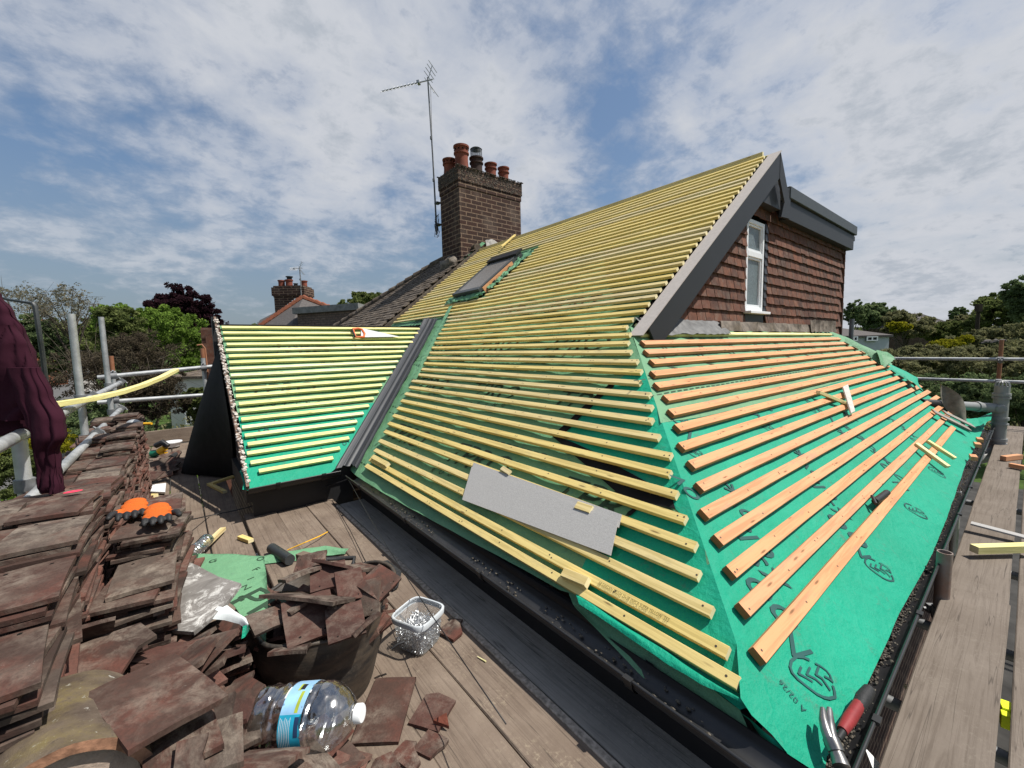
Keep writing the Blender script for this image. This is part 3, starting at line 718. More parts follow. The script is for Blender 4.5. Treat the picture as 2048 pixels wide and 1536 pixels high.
# upper hip membrane
b = MB()
top = [ih(x, y, -.03) for x, y in [(1268, 655), (1690, 672)]]
e1 = [ih(x, y, -.03) for x, y in [(1700, 678), (1745, 702), (1785, 728), (1778, 737), (1700, 757), (1600, 787), (1500, 812), (1400, 834), (1322, 845)]]
b.sheet([(hipX(1.02)+HO, 1.02)]+e1[::-1]+[(7.72, 1.86), (hipX(1.86)+HO, 1.86), (hipX(1.4)+HO, 1.4)], .07, fh(.004), 0)
for s in (1.10, 1.24):
    x = 2.15
    while x < 6.4:
        q = [(x, s), (x+.05, s), (x+.05, s+.008), (x, s+.008)]; b.add([fh(.0075)(*p) for p in q], [(0, 1, 2, 3)], 1); x += .075
for i, x in enumerate(np.arange(2.7, 6.6, .55)):
    for s in (1.36, 1.62):
        b.text('PRO', .15, lambda u, v, x=x+(.2 if s > 1.5 else 0), s=s: fh(.0075)(x-v, s+u), 1, .3)
b.build('green_hip_underlay', [M_GREEN, M_INK2], H, smooth=180)
# loose flaps over the far hip edge
b = MB()
E1 = [at(x, y, d) for x, y, d in [(1688, 672, 6.0), (1725, 690, 5.9), (1765, 708, 5.75), (1792, 718, 5.7)]]
E2 = [at(x, y, d) for x, y, d in [(1690, 684, 5.9), (1732, 706, 5.8), (1752, 726, 5.7), (1770, 735, 5.6)]]
flap(E1, E2, .02, 0)
E1 = [at(x, y, d) for x, y, d in [(1752, 700, 5.75), (1775, 704, 5.9), (1789, 714, 6.0)]]
E2 = [at(x, y, d) for x, y, d in [(1762, 730, 5.6), (1776, 729, 5.7), (1786, 722, 5.8)]]
flap(E1, E2, .02, 0); b.build('loose_green_flap', [M_GREEN], H, smooth=180)
b = MB()
E1 = [at(x, y, d) for x, y, d in [(1775, 727, 5.7), (1805, 739, 5.6), (1836, 756, 5.5), (1836, 772, 5.3)]]
E2 = [at(x, y, d) for x, y, d in [(1785, 742, 5.55), (1808, 755, 5.4), (1828, 766, 5.25), (1848, 785, 5.1)]]
flap(E1, E2, .015, 0)
E1 = [at(x, y, d) for x, y, d in [(1922, 838, 5.0), (1955, 836, 5.2), (1985, 824, 5.4)]]
E2 = [at(x, y, d) for x, y, d in [(1935, 856, 4.7), (1960, 851, 4.8), (1982, 840, 5.0)]]
flap(E1, E2, .0, 0); b.build('loose_teal_flap', [M_TEAL], H, smooth=180)

# --- wing membrane
b = MB()
yl = lambda s: hipX(s)-.02
s_sw = .62
b.sheet([(.40, s_sw), (yl(s_sw), s_sw), (yl(1.2), 1.2), (2.96, SX-.09), (.40, SX-.09)], .06, fe(0), 0)
for row, s in enumerate([.98, 1.62]):
    for k in range(3):
        x = .8+k*.85+(row % 2)*.3
        if x < hipX(s)-.45:
            b.text('TPRO', .25, lambda u, v, x=x, s=s: fe(.0035)(x+u, s+v), 1, .35)
            for i, ch in enumerate('ROOFING'): b.text(ch, .055, lambda u, v, x=x, s=s, i=i: fe(.0035)(x-.3+i*.1+u, s-.18-i*.01+v), 1, .2)
for s in (.78, 1.45):
    x = .45
    while x < hipX(s)-.1: b.add([fe(.0035)(*p) for p in [(x, s), (x+.04, s), (x+.04, s+.006), (x, s+.006)]], [(0, 1, 2, 3)], 1); x += .065
b.build('green_wing_underlay', [M_GREEN, M_INK2], H, smooth=180)
b = MB()
low = [ie(x, y, -.04) for x, y in [(480, 944), (487, 966), (485, 980), (500, 983), (545, 975), (600, 962), (640, 952), (662, 945)]]
b.sheet(low+[(yl(.1), .1), (yl(.66), .66), (.40, .66), (.40, .2)], .06, fe(.003), 0)
for tx, x, y, sz in [('No', 520, 868, .13), ('oo', 545, 845, .12), ('vs', 488, 900, .12), ('xela', 700, 842, .07), ('ov', 690, 885, .1), ('N', 640, 905, .1)]:
    cx, cs = ie(x, y, -.034); b.text(tx, sz, lambda u, v: fe(.0065)(cx+u*.8-v*.5, cs+v*.8+u*.5), 1, .3)
b.build('teal_wing_underlay', [M_TEAL, M_INK], H, smooth=180)

# --- battens
rng = random.Random(3)
nb = 0
WIN_Y = (4.93, 5.95)
for k in range(21, -29, -1):
    s = (20-k)*.1 if k <= 20 else -.062
    s += rng.uniform(-.003, .003)
    if k == 0: s += 0
    sc = s-.019; h = -.0125
    yr = hipY(s)+.035+rng.uniform(-.02, .03) if s < 1.72 else 1.905+rng.uniform(-.012, .012)
    if k in (1, 2) and s >= 1.72: yr = 1.95
    if s < SX+.12: yl_ = valY(s)-.29-.08*s+rng.uniform(-.015, .02)
    else: yl_ = YP-.02+rng.uniform(-.03, .02)
    mats = [M_YEL, M_END, M_NAILH]
    X = XE+s*CT
    segs = [(yr, yl_)]
    if 3.47 < X < 4.55: segs = [(yr, WIN_Y[0]-.02+rng.uniform(-.05, .03)), (WIN_Y[1]+rng.uniform(-.02, .03), yl_)]
    for a, c in segs:
        up = V((-ST, 0, CT)); o = stick('roof_batten', pm(sc, a, h), pm(sc, c, h), up, .038, .025, mats, H, wob=.004, nails=s < 1.9)
ya_, yb_ = im(1200, 1163)[1], im(1338, 1246)[1]; TXT = 'A8 SWEDEN BS5534 25x38 WPCA SUPER YELLOW  TFT'
tw = max(p.x for p in text_mesh(TXT)[0])-min(p.x for p in text_mesh(TXT)[0]); kx = (ya_-yb_)/tw
b = MB(); b.text(TXT, 1.0, lambda u, v: pm(-.019+v*.019, (ya_+yb_)/2-u*kx, .0052), 0); b.build('batten_print', simple('faded_black_print', (.10, .085, .03), .8, .1), H)
for i in range(18):           # hip, orange (two yellow at the top)
    s = (17-i)*.107; w_ = .05 if i >= 2 else .038
    xl = hipX(s)+.05+rng.uniform(-.02, .03)
    if i < 2: xl += .02
    xr_px = [(1640, 664), (1660, 671), (1676, 681), (1694, 690), (1714, 700), (1729, 709), (1744, 718), (1761, 726), (1779, 736), (1796, 746), (1812, 756), (1829, 765), (1848, 772), (1864, 784), (1880, 795), (1912, 826), (1925, 835), (1902, 858)][i]
    d = ray(*xr_px); xr = d.x*((YE+s*CT)/d.y)
    xr = min(max(xr, 5.5), 7.75)
    mats = [M_ORG, M_ORGEND, M_NAILH] if i >= 2 else [M_YEL2, M_END, M_NAILH]
    o = stick('hip_batten', ph(xl, s-w_/2, -.0125), ph(xr, s-w_/2, -.0125), (0, -ST, CT), w_, .027, mats, H, wob=.003, nails=1)
    if i == 16:
        tag(o)
for i in range(21):           # wing
    s = i*.1025+rng.uniform(-.003, .003)
    xl = .415+rng.uniform(-.01, .01)+(.05 if i == 0 else 0)
    xr = hipX(s)-.235+.05*s+rng.uniform(-.02, .02)
    stick('wing_batten', pe(xl, s-.019, -.0125), pe(xr, s-.019, -.0125), (0, -ST, CT), .038, .025, [M_YEL2, M_END], H, wob=.004)

# --- valley
b = MB()
prof = [(-.155, .012), (-.15, .004), (-.10, .004), (-.085, .022), (-.07, .024), (-.055, .006), (-.02, .0), (-.008, .026), (.008, .026), (.02, .0), (.05, .004), (.065, .022), (.08, .022), (.095, .004), (.13, .002), (.135, .010)]
prof = [(a*.82, h) for a, h in prof]
def vfn(u, v):
    s = -.14+(SX+.22)*v; k = u*(len(prof)-1); i = min(len(prof)-2, int(k)); t = k-i
    a = prof[i][0]*(1-t)+prof[i+1][0]*t; hh = prof[i][1]*(1-t)+prof[i+1][1]*t
    base = V((XE+s*CT, YX+s*CT, ZE+s*ST))
    if a > .1: a += .03*mnoise.noise(V((s*5, 0, 1)))+.02*v
    up = V((-.4, -.4, .82))
    p = base+(V((0, -a*1.18, 0)) if a > 0 else V((a*1.18, 0, 0)))+up*(hh-.012)
    if v > .93: p += V((0, 0, .02*(v-.93)/.07))
    return p
b.grid(vfn, 45, 60); b.build('valley_liner', M_VALLEY, H, smooth=50)

# --- gutters
def gutter(p0, p1, out, name='gutter'):
    p0, p1, out = V(p0), V(p1), V(out); b = MB(); r = .058
    ang = [math.pi*i/10 for i in range(11)]
    def fn(u, v):
        a = ang[int(round(v*10))]; return p0.lerp(p1, u)+out*(-math.cos(a)*-1)*r*1.0*(1)+V((0, 0, -math.sin(a)*r*.95)) if False else p0.lerp(p1, u)+out*(math.cos(a)*r)+V((0, 0, -math.sin(a)*r*.95))
    b.grid(fn, 8, 10)
    b2 = lambda u, v: p0.lerp(p1, u)+out*(math.cos(ang[int(round(v*10))])*(r-.004))+V((0, 0, -math.sin(ang[int(round(v*10))])*(r-.004)*.95))
    b.grid(b2, 8, 10)
    b.tube([p0+out*r+V((0, 0, .003)), p1+out*r+V((0, 0, .003))], .006, 8)
    o = b.build(name, M_GUT, H, smooth=60)
    L = (p1-p0).length; n = max(2, int(L/.75)); d = (p1-p0).normalized()
    for i in range(n):
        m = MB(); c = p0.lerp(p1, (i+.6)/n)
        pts = [c+out*(math.cos(a)*(r+.006))+V((0, 0, -math.sin(a)*(r+.006)*.95)) for a in ang]+[]
        for q, w2 in zip(pts[:-1], pts[1:]):
            m.add([q-d*.016, q+d*.016, w2+d*.016, w2-d*.016], [(0, 1, 2, 3)])
        m.box(c+out*(r+.004)+V((0, 0, .006)), d*.016, out*.010, (0, 0, .006))
        m.build('gutter_bracket', M_BLK, o)
    return o
gm = gutter((1.135, .25, -1.10), (1.135, 3.70, -1.10), (-1, 0, 0))
gh = gutter((1.10, .2905, -1.150), (8.0, .2905, -1.150), (0, -1, 0))
ge = gutter((.36, 3.83, -1.07), (1.06, 3.83, -1.07), (0, -1, 0))
b = MB(); b.bx(1.225, 1.245, .45, 3.78, -1.42, -1.09); b.bx(1.24, 8.0, .43, .45, -1.30, -1.125); b.bx(.4, 1.2, 3.92, 3.94, -1.42, -1.06)
b.bx(.36, .40, 3.92, 5.0, -1.22, -1.06)
b.build('fascia', M_BLK, H)
# grit and moss lying in the gutters
m = MB()
for i in range(260):
    y = rng.uniform(.3, 3.5); a = rng.uniform(-.035, .045)
    if mnoise.noise(V((y*1.7, 3, 3))) < -.15: continue
    m.ico((1.135+a, y, -1.145+abs(a)*.4), rng.uniform(.002, .0065), 1, (1, 1.4, .6), 0, .5, i)
for i in range(3200):
    x = 1.2+7*rng.random()**1.9; a = rng.gauss(.004, .014)
    m.ico((x, .290+a, -1.200+abs(a)*.4+rng.uniform(0, .020)), rng.uniform(.0015, .0055), 1, (1.5, 1, .8), 0, .5, i)
tag(m.build('gutter_grit', M_MOSS, H), kind='stuff')

# --- gable
b = MB(); zs = 0.12
b.prism([V((2.9, YG+.03, .02)), V((8.42, YG+.03, .02)), V((8.42, YG+.03, 1.5)), V((5.48, YG+.03, 1.5)), V((XR+.03, YG+.03, ZR-.10))], (0, .15, 0))
b.bx(8.38, 8.42, 1.99, 7.3, -.6, 1.5)
b.build('gable_wall', M_DARK, H)
b = MB(); rows = 18; gz = .115
for r in range(rows):
    z0 = .085+r*gz; x = 2.7+(r % 2)*.0825
    while x < 8.45:
        x1 = x+.16; xc = x+.08; ztop = z0+gz
        zroof = (ZE+(xc-XE)*TT-.30) if xc < XR else 1e9
        ok = z0+.03 < zroof and (xc > 5.55 and z0 < 1.44 or xc <= 5.55)
        if xc > XR-.02 and xc <= 5.55: ok = z0 < 1.60
        hwx = .0805-rng.uniform(0, .004); lo, hi = xc-hwx, xc+hwx
        if (.30 < z0+.06 < 1.34) or (z0 < .34):
            if lo < 4.795 < hi: hi = 4.795
            elif lo < 5.36 < hi: lo = 5.36
            elif 4.795 <= lo and hi <= 5.36: ok = False
        xc, hwx = (lo+hi)/2, (hi-lo)/2
        if hwx < .012: ok = False
        if ok and x1 < 8.47:
            dz = rng.uniform(-.006, .006)
            b.box((xc, YG-.008, z0+.075+dz), (hwx, 0, 0), (0, .006, .001), (rng.uniform(-.002, .002), .015, .078), 0, rng.random())
        x += .165
    if z0 < 1.36: b.box((8.47, YG+.5, z0+.07), (.006, 0, 0), (0, .52, 0), (-.012, 0, .075), 0, rng.random())
b.build('tile_hanging', M_HUNG, H)
# slate soakers beside the window
b = MB()
for r in range(11): b.box((5.315, YG-.012, .36+r*.09), (.038, 0, 0), (0, .004, 0), (.006, .012, .055), 0)
b.build('window_soaker', M_FASCD, H)
# bargeboards, undercloak, ridge edge
b = MB()
def along(s0, s1, y0, y1, h0, h1, rear=False):
    f = (lambda s, y, h: pm(s, y, h)) if not rear else (lambda s, y, h: V((2*XR-pm(s, y, h).x, y, pm(s, y, h).z)))
    q = [f(s0, y0, h0), f(s1, y0, h0), f(s1, y0, h1), f(s0, y0, h1)]; b.prism(q, (0, y1-y0, 0))
s0v = (2.684-XE)/CT
pbar = lambda s, h: V((pm(s, 0, h).x, YV, pm(s, 0, h).z))
sx_ = lambda h: (XR-XE+h*ST)/CT
b.prism([pbar(s0v+.05, -.25), pbar(sx_(-.25), -.25), pbar(sx_(-.036), -.036), pbar(s0v+.05, -.036)], (0, .022, 0))
zt_ = pbar(sx_(-.036), -.036).z; zb_ = pbar(sx_(-.25), -.25).z
b.prism([V((XR+.002, YV-.003, zt_)), V((5.47, YV-.003, 1.56)), V((5.33, YV-.003, 1.50)), V((XR+.002, YV-.003, zb_))], (0, .022, 0))
b.build('bargeboard', M_FASC, H, fixn=True)
b = MB(); along(s0v-.06, sx_(-.03), YV-.012, 1.90, -.0345, -.027); b.build('undercloak', M_VERGE, H, fixn=True)
b = MB(); along(s0v+.1, SR-.1, YV+.023, YG+.0, -.10, -.085); b.build('soffit', M_FASCD, H, fixn=True)
b = MB()
for i in range(5):
    t_ = .05+i*.1; c5, s5 = math.cos(R(59)), math.sin(R(59)); b.box((XR+t_*c5+.02, 4.6, ZR-t_*s5-.0), (.019*c5, 0, -.019*s5), (0, 2.75, 0), (.0125*s5, 0, .0125*c5))
b.build('rear_batten', M_YEL, H)
stick('ridge_board', (XR, 1.96, ZR-.012), (XR, YP, ZR-.005), (0, 0, 1), .03, .05, [M_YEL, M_END], H)
# rear dormer with its flat roof
b = MB(); b.bx(5.66, 8.50, 1.86, 7.3, 1.40, 1.62); b.build('dormer_fascia', M_FASC, H, bevel=.004)
b = MB(); b.bx(5.63, 8.54, 1.83, 7.33, 1.625, 1.76); b.build('flat_roof_trim', M_CAP, H, bevel=.006)
b = MB(); b.bx(8.545, 8.66, 1.90, 1.99, 1.55, 1.62); b.bx(8.62, 8.70, 1.89, 2.0, 1.57, 1.64); b.build('gutter_outlet', M_BLK, H)
b = MB(); b.prism([V((5.40, 1.84, 1.38)), V((5.66, 1.84, 1.40)), V((5.66, 1.84, 1.75)), V((5.55, 1.84, 1.72))], (0, .03, 0)); b.build('fascia_return', M_FASC, H, fixn=True)
b = MB(); b.prism([V((XR-.42, 1.86, ZR-.42*TT-.12)), V((XR, 1.86, ZR-.07)), V((5.40, 1.86, 1.66)), V((5.42, 1.86, 1.46)), V((XR-.30, 1.86, 1.46))], (0, .10, 0)); b.build('peak_boarding', M_FASCD, H, fixn=True)
# window
wf = MB(); X0, X1, Z0, Z1, yw = 4.80, 5.26, .325, 1.30, YG+.014
for (a, c, d, e) in [(X0, X0+.042, Z0, Z1), (X1-.042, X1, Z0, Z1), (X0+.042, X1-.042, Z0, Z0+.048), (X0+.042, X1-.042, Z1-.042, Z1), (X0+.042, X1-.042, .91, .97)]:
    wf.bx(a, c, yw-.03, yw+.05, d, e)
for (a, c, d, e) in [(X0+.043, X1-.043, Z0+.049, .909), (X0+.043, X1-.043, .971, Z1-.043)]:
    for q in [(a, a+.022, d, e), (c-.022, c, d, e), (a+.022, c-.022, d, d+.024), (a+.022, c-.022, e-.022, e)]: wf.bx(q[0], q[1], yw-.018, yw+.03, q[2], q[3])
win = wf.build('gable_window', M_WHITE, H, bevel=.003)
b = MB(); b.bx(X0+.06, X1-.06, yw+.0, yw+.008, Z0+.065, .89); b.build('pane', M_PANE, win)
b = MB(); b.bx(X0+.06, X1-.06, yw+.0, yw+.008, .99, Z1-.06); b.build('pane', M_PANE, win)
b = MB(); b.bx(X0-.02, X1+.05, yw-.10, yw+.03, Z0-.03, Z0-.002); b.build('sill', M_WHITE, win, bevel=.003)
b = MB(); b.bx(4.80, 5.28, YG-.02, YG+.02, .10, Z0-.03); b.build('apron', M_FASC, win)
# lead along the top of the hip
b = MB()
def lead(x0, x1, s0, s1, h0, h1, seed):
    def fn(u, v):
        x = x0+(x1-x0)*u; s = s0+(s1-s0)*v+.035*mnoise.noise(V((u*7, seed, 0)))*(v < .01)
        return ph(x, s, h0+(h1-h0)*v+.022*abs(mnoise.noise(V((u*11, v*2, seed)))))
    b.grid(fn, 60, 8)
lead(2.80, 4.15, 1.66, 1.86, .012, .03, 1)
b.build('lead_flashing', M_LEAD, H, smooth=180)
b = MB()
def up_lead(x0, x1, y0, seed, h):
    def fn(u, v):
        x = x0+(x1-x0)*u; n = .035*mnoise.noise(V((u*9, v, seed)))
        return V((x+.03*v, y0+.03*v-.05+n*v+.03*math.sin(u*40)*v, .10+h*v+.01*mnoise.noise(V((u*14, 0, seed)))))
    b.grid(fn, 60, 6)
up_lead(4.05, 6.9, 1.90, 5, .10); up_lead(6.55, 7.7, 1.88, 9, .16)
b.build('stained_lead', M_LEADB, H, smooth=180)

# --- roof window
rw = MB()
wy0, wy1, ws0, ws1 = 5.06, 5.80, (3.52-XE)/CT, (4.34-XE)/CT
def rb(mb, s0, s1, y0, y1, h0, h1, mi=0): mb.prism([pm(s0, y0, h0), pm(s1, y0, h0), pm(s1, y1, h0), pm(s0, y1, h0)], pm(0, 0, h1)-pm(0, 0, h0), mi)
for (a, c, d, e) in [(ws0, ws0+.08, wy0, wy1), (ws1-.10, ws1, wy0, wy1), (ws0+.08, ws1-.1, wy0, wy0+.042), (ws0+.08, ws1-.1, wy1-.042, wy1)]: rb(rw, a, c, d, e, -.04, .085)
rwo = rw.build('roof_window', M_CAP, H, bevel=.004, fixn=True)
b = MB(); rb(b, ws0+.08, ws1-.1, wy0+.042, wy1-.042, .060, .071); b.build('pane', M_ROOFPANE, rwo, fixn=True)
b = MB(); rb(b, ws1-.13, ws1+.03, wy0-.02, wy1+.02, .086, .115); b.build('top_cover', M_BLK, rwo, fixn=True)
b = MB()
for s in (ws0+.25, ws0+.62, ws0+.9): rb(b, s, s+.06, wy1, wy1+.07, -.01, .05); rb(b, s, s+.05, wy0-.06, wy0, -.01, .04)
b.build('side_bracket', M_BLK, rwo, fixn=True)
b = MB(); rb(b, ws0+.05, ws0+.75, wy0-.05, wy0-.03, -.03, .07); b.build('timber_trim', M_ORG, rwo, fixn=True)
b = MB()
for seed, (sa, sb, ya, yb) in enumerate([(ws0-.14, ws0+.02, wy0-.10, wy1+.12), (ws0+.1, ws0+.55, wy0-.18, wy0-.02), (ws0+.55, ws1+.12, wy0-.20, wy0-.02)]):
    def fn(u, v, sa=sa, sb=sb, ya=ya, yb=yb, seed=seed):
        s = sa+(sb-sa)*u+.04*mnoise.noise(V((v*6, u*5, seed))); y = ya+(yb-ya)*v+.05*mnoise.noise(V((u*7, v*3, seed+4)))
        return pm(s, y, .012+.05*abs(mnoise.noise(V((u*6, v*6, seed+9)))))
    b.grid(fn, 24, 16)
b.build('torn_membrane_collar', M_GREEN, rwo, smooth=180)
b = MB()
def fn(u, v):
    p = pm(2.35+.25*u+.02*mnoise.noise(V((v*9, u, 2))), 5.32+.16*v*(1-u*.5)+.25*u+.03*mnoise.noise(V((u*9, v*3, 7))), .014+.03*abs(mnoise.noise(V((u*5, v*5, 1))))); return p
b.grid(lambda u, v: pm(1.0+1.6*u, valY(1.0+1.6*u)-.33-.10*v+.02*mnoise.noise(V((u*30, v, 3))), .004+.018*abs(mnoise.noise(V((u*24, v*2, 1))))), 80, 4)
b.build('valley_membrane_edge', M_GREEN, H, smooth=180)

# --- chimney
ch = MB(); cx0, cx1, cy0, cy1 = 4.83, 6.50, 7.64, 8.42
ch.bx(cx0, cx1, cy0, cy1, 1.2, 3.34)
ch.bx(cx0-.014, cx1+.014, cy0-.014, cy1+.014, 3.34, 3.46); ch.bx(cx0-.028, cx1+.028, cy0-.028, cy1+.028, 3.46, 3.74, 1)
cho = ch.build('chimney', [M_BRICK, M_BRICK], H)
b = MB()
for i in range(1500):
    sd = rng.choice('xyt'); z = rng.uniform(3.46, 3.75); 
    if sd == 'y': p = (rng.uniform(cx0-.02, cx1+.02), cy0-.028, z)
    elif sd == 'x': p = (cx0-.028, rng.uniform(cy0-.02, cy1+.02), z)
    else: p = (rng.uniform(cx0-.06, cx1+.06), rng.choice([cy0-.05, cy0+.02, cy1]), 3.745)
    b.ico(p, rng.uniform(.005, .018), 1, (1.3, 1.3, .9) if sd == 't' else ((1.3, .5, 1.1) if sd == 'y' else (.5, 1.3, 1.1)), 0, .6, i)
tag(b.build('lichen_crust', M_BRICKL, cho), kind='stuff')
b = MB(); b.grid(lambda u, v: V((cx0+.03+(cx1-cx0-.06)*u, cy0+.03+(cy1-cy0-.06)*v, 3.745+.07*math.sin(math.pi*u)**.5*math.sin(math.pi*v)**.5)), 14, 8); b.build('flaunching', M_BRICKL, cho)
def pot(x, y, z0, h, r, m, kind):
    b = MB()
    r *= 1.12
    pr = [(r*1.02, 0), (r*.98, .05), (r*.90, h*.45), (r*.93, h*.66), (r*1.08, h*.68), (r*1.08, h*.74), (r*.93, h*.76), (r*.95, h*.9), (r*1.12, h*.93), (r*1.12, h), (r*.86, h), (r*.80, h*.5)]
    b.lathe(pr, (x, y, z0), n=20)
    if kind == 'holes':
        for j in range(10):
            a = 2*math.pi*j/10; b.ico((x+r*.955*math.cos(a), y+r*.955*math.sin(a), z0+h*.84), .018, 1, mi=1)
    return b.build('chimney_pot', [m, M_DARK], cho, smooth=40)
def pot_px(px, top, bot, depth, wpx, m, kind):
    t = at(px, top, depth); bt = at(px, bot, depth); h = t.z-3.74
    return pot(t.x, t.y, 3.74, h, wpx*depth/FPX/2, m, kind)
pot(4.99, 8.24, 3.74, .36, .125, M_POT, 'holes'); pot(5.06, 7.86, 3.74, .52, .135, M_POT, 'holes')
pd = pot(5.47, 7.90, 3.74, .40, .125, M_POTD, '')
pot(5.86, 7.90, 3.74, .37, .115, M_POT, ''); pot(6.24, 7.92, 3.74, .38, .11, M_POT, '')
pot(5.42, 8.26, 3.74, .26, .115, M_POT, ''); pot(6.10, 8.26, 3.74, .26, .11, M_POT, '')
b = MB(); b.lathe([(.125, .40), (.125, .57)], (5.47, 7.90, 3.74), n=18); b.lathe([(.0, .60), (.09, .60), (.128, .575), (.128, .57)], (5.47, 7.90, 3.74), n=18)
b.build('cowl_mesh', glass_mat('cowl_wire_mesh', (.62, .63, .64), .0, .5), cho, smooth=40)
b = MB(); b.lathe([(0, .612), (.10, .608), (.135, .58), (.132, .575), (0, .578)], (5.47, 7.90, 3.74), n=18)
for j in range(8):
    a = 2*math.pi*j/8; b.tube([(5.47+.127*math.cos(a), 7.90+.127*math.sin(a), 4.10), (5.47+.127*math.cos(a), 7.90+.127*math.sin(a), 4.33)], .004, 5)
b.build('cowl', M_DKSTEEL, cho, smooth=40)
# mortar, flashing and membrane upstand at the foot of the chimney
b = MB()
def fn(u, v):
    x = 4.83+.55*u; p = pm((x-XE)/CT, 7.62-.10*(1-v), .0); return V((x, 7.632-.12*(1-v), p.z+.05*v+.02+.015*mnoise.noise(V((u*9, v*3, 0)))))
b.grid(fn, 20, 4); b.build('membrane_upstand', M_GREEN, cho, smooth=180)
b = MB(); b.ico((4.70, 7.95, 1.78), .20, 2, (.7, 1.6, .8), 0, .5, 3); b.build('lead_saddle', M_LEADB, cho, smooth=180)
b = MB(); b.grid(lambda u, v: V((5.45+.50*u, 7.61-.05*v, 2.10+.27*(1-v)*(1-.55*abs(u-.35))+.02*mnoise.noise(V((u*7, v*5, 3))))), 14, 6); b.build('lead_apron', M_CONC, cho, smooth=180)
# --- wing verge and the hanging black sheet
b = MB()
b.prism([pe(.355, -.16, -.06), pe(.355, SX+.03, -.06), pe(.355, SX+.03, .004), pe(.355, -.16, .004)], (.022, 0, 0))
for i in range(260):
    s = rng.uniform(-.12, SX); b.ico(pe(.368+rng.uniform(-.012, .02), s, .0+rng.uniform(-.01, .012)), rng.uniform(.005, .016), 1, (1, 1.6, .8), 1, .5, i)
b.build('flaking_verge', [simple('brown_flaking_verge', (.16, .11, .085), .9, .2, var=.5, scale=30, bump=.5), simple('flaked_white_mortar', (.55, .50, .45), .9, .2, var=.3, scale=30)], H, fixn=False)
b = MB(); b.bx(.335, .395, 5.70, 5.78, -1.0, .40); b.build('corner_trim', M_FASCD, H)
# ------------------------------------------------------------------ attached house on the left
A2 = thing('attached_house', 'attached house with a mossy old tiled roof left of the big chimney', 'house', (5, 10, GZ))
b = MB(); yh = 9.0; NR = int(4.9/.10)
for r in range(NR+1):
    s = r*.10; ymax = yh+(SR-s)*CT
    y = 7.5+(r % 2)*.08
    while y < ymax:
        y1 = min(y+.163, ymax+.02); k = .022+.008*rng.random(); tilt = .012
        q = [pm(s-.02, y, .05+k), pm(s-.02, y1, .05+k), pm(s+.11, y1, .05+k-tilt), pm(s+.11, y, .05+k-tilt)]
        b.prism(q, pm(0, 0, -.016)-pm(0, 0, 0)); b.r[-6:] = [rng.random()]*6
        y += .165
b.prism([pm(-.1, 7.47, .03), pm(SR, 7.47, .03), pm(SR, yh+.0, .03), pm(-.1, yh+SR*CT, .03)], (0, 0, -.15))
b.prism([V((XR, 7.47, ZR+.02)), V((XR, yh, ZR+.02)), V((9.2, yh+3.9, -1)), V((9.2, 7.47, -1))], (0, 0, -.15))
b.build('roof', M_ROOFT, A2, fixn=True)
b = MB()
n = 26
for i in range(n):
    s0, s1 = SR-(i+1)*4.9/n-.03, SR-i*4.9/n
    b.tube([pm(s0, yh+(SR-s0)*CT, .075), pm(s1, yh+(SR-s1)*CT, .062)], [.085, .07], 8)
for i in range(4): b.tube([(XR, 7.5+i*.4, ZR+.07), (XR, 7.93+i*.4, ZR+.06)], [.09, .075], 8)
b.build('hip_tile', M_ROOFT, A2, smooth=50)
b = MB(); b.bx(1.7, 8.9, 7.47, 12, GZ, -1.05); b.build('wall', M_BRICK, A2)
b = MB()
for r in range(16):
    for k in range(8):
        x = .36+k*.165+(r % 2)*.06; b.box((x+.08, 8.97, .33-r*.115), (.0805, 0, 0), (0, .008, 0), (0, -.016, .075), 0, rng.random())
b.bx(.37, 1.7, 9.0, 9.2, GZ, .44); b.build('tile_hung_wall', M_HUNG, A2)

# ------------------------------------------------------------------ aerials
def aerial(name, label, base, top, boom_end, th, refl_up, refl_dn, group, k=1.0):
    A = thing(name, label, 'aerial', base, group)
    b = MB(); b.tube([base, V(base).lerp(V(top), .5)+V((.012, 0, 0)), top], [th*1.15, th, th*.9], 10)
    for t in (.35, .62): b.tube([V(base).lerp(V(top), t)-V((0, 0, .03)), V(base).lerp(V(top), t)+V((0, 0, .03))], th*1.6, 8)
    b.build('mast', M_GALVD, A, smooth=50)
    p0 = V(top)-V((0, 0, .06*k)); e = V(boom_end); d = (e-p0).normalized(); b = MB()
    b.tube([p0-d*.12*k, e], .011*k+.002, 8); b.build('boom', M_ALU, A, smooth=50)
    side = d.cross(V((0, 0, 1))).normalized(); upv = side.cross(d).normalized(); L = (e-p0).length
    b = MB()
    for i in range(11):
        c = p0+d*(L*(.20+.79*i/10)); w = (.16-.005*i)*k
        dv = (side*.75+upv*.75).normalized()
        b.tube([c-dv*w, c+dv*w], .0055*k+.001, 6)
    b.build('director_element', M_ALU, A)
    b = MB()
    for i in range(4):
        for sg in (-1, 1):
            c = p0-d*.02*k+(upv*sg*(.07+.062*i)+d*-.04*i)*k; b.tube([c-side*.21*k, c+side*.21*k], .0055*k+.001, 6)
    for sg in (-1, 1): b.tube([p0, p0+(upv*sg*.29-d*.13)*k], .007*k+.001, 6)
    c = p0+d*.22*k; b.box(c, side*.05*k, d*.03*k, upv*.03*k); b.build('reflector', M_ALU, A)
    return A
a1 = aerial('tv_aerial', 'tall television aerial on a leaning mast strapped to the big brown chimney', V((4.765, 8.52, 2.55)), V((4.74, 8.62, 5.90)), V((4.06, 9.52, 5.80)), .017, 1, 1, 'television aerials')
b = MB()
for z in (2.75, 3.22): b.box((4.80, 8.5, z), (.05, 0, 0), (0, .06, 0), (0, 0, .018))
b.build('wall_bracket', M_DKSTEEL, a1)
b = MB(); prng = random.Random(5)
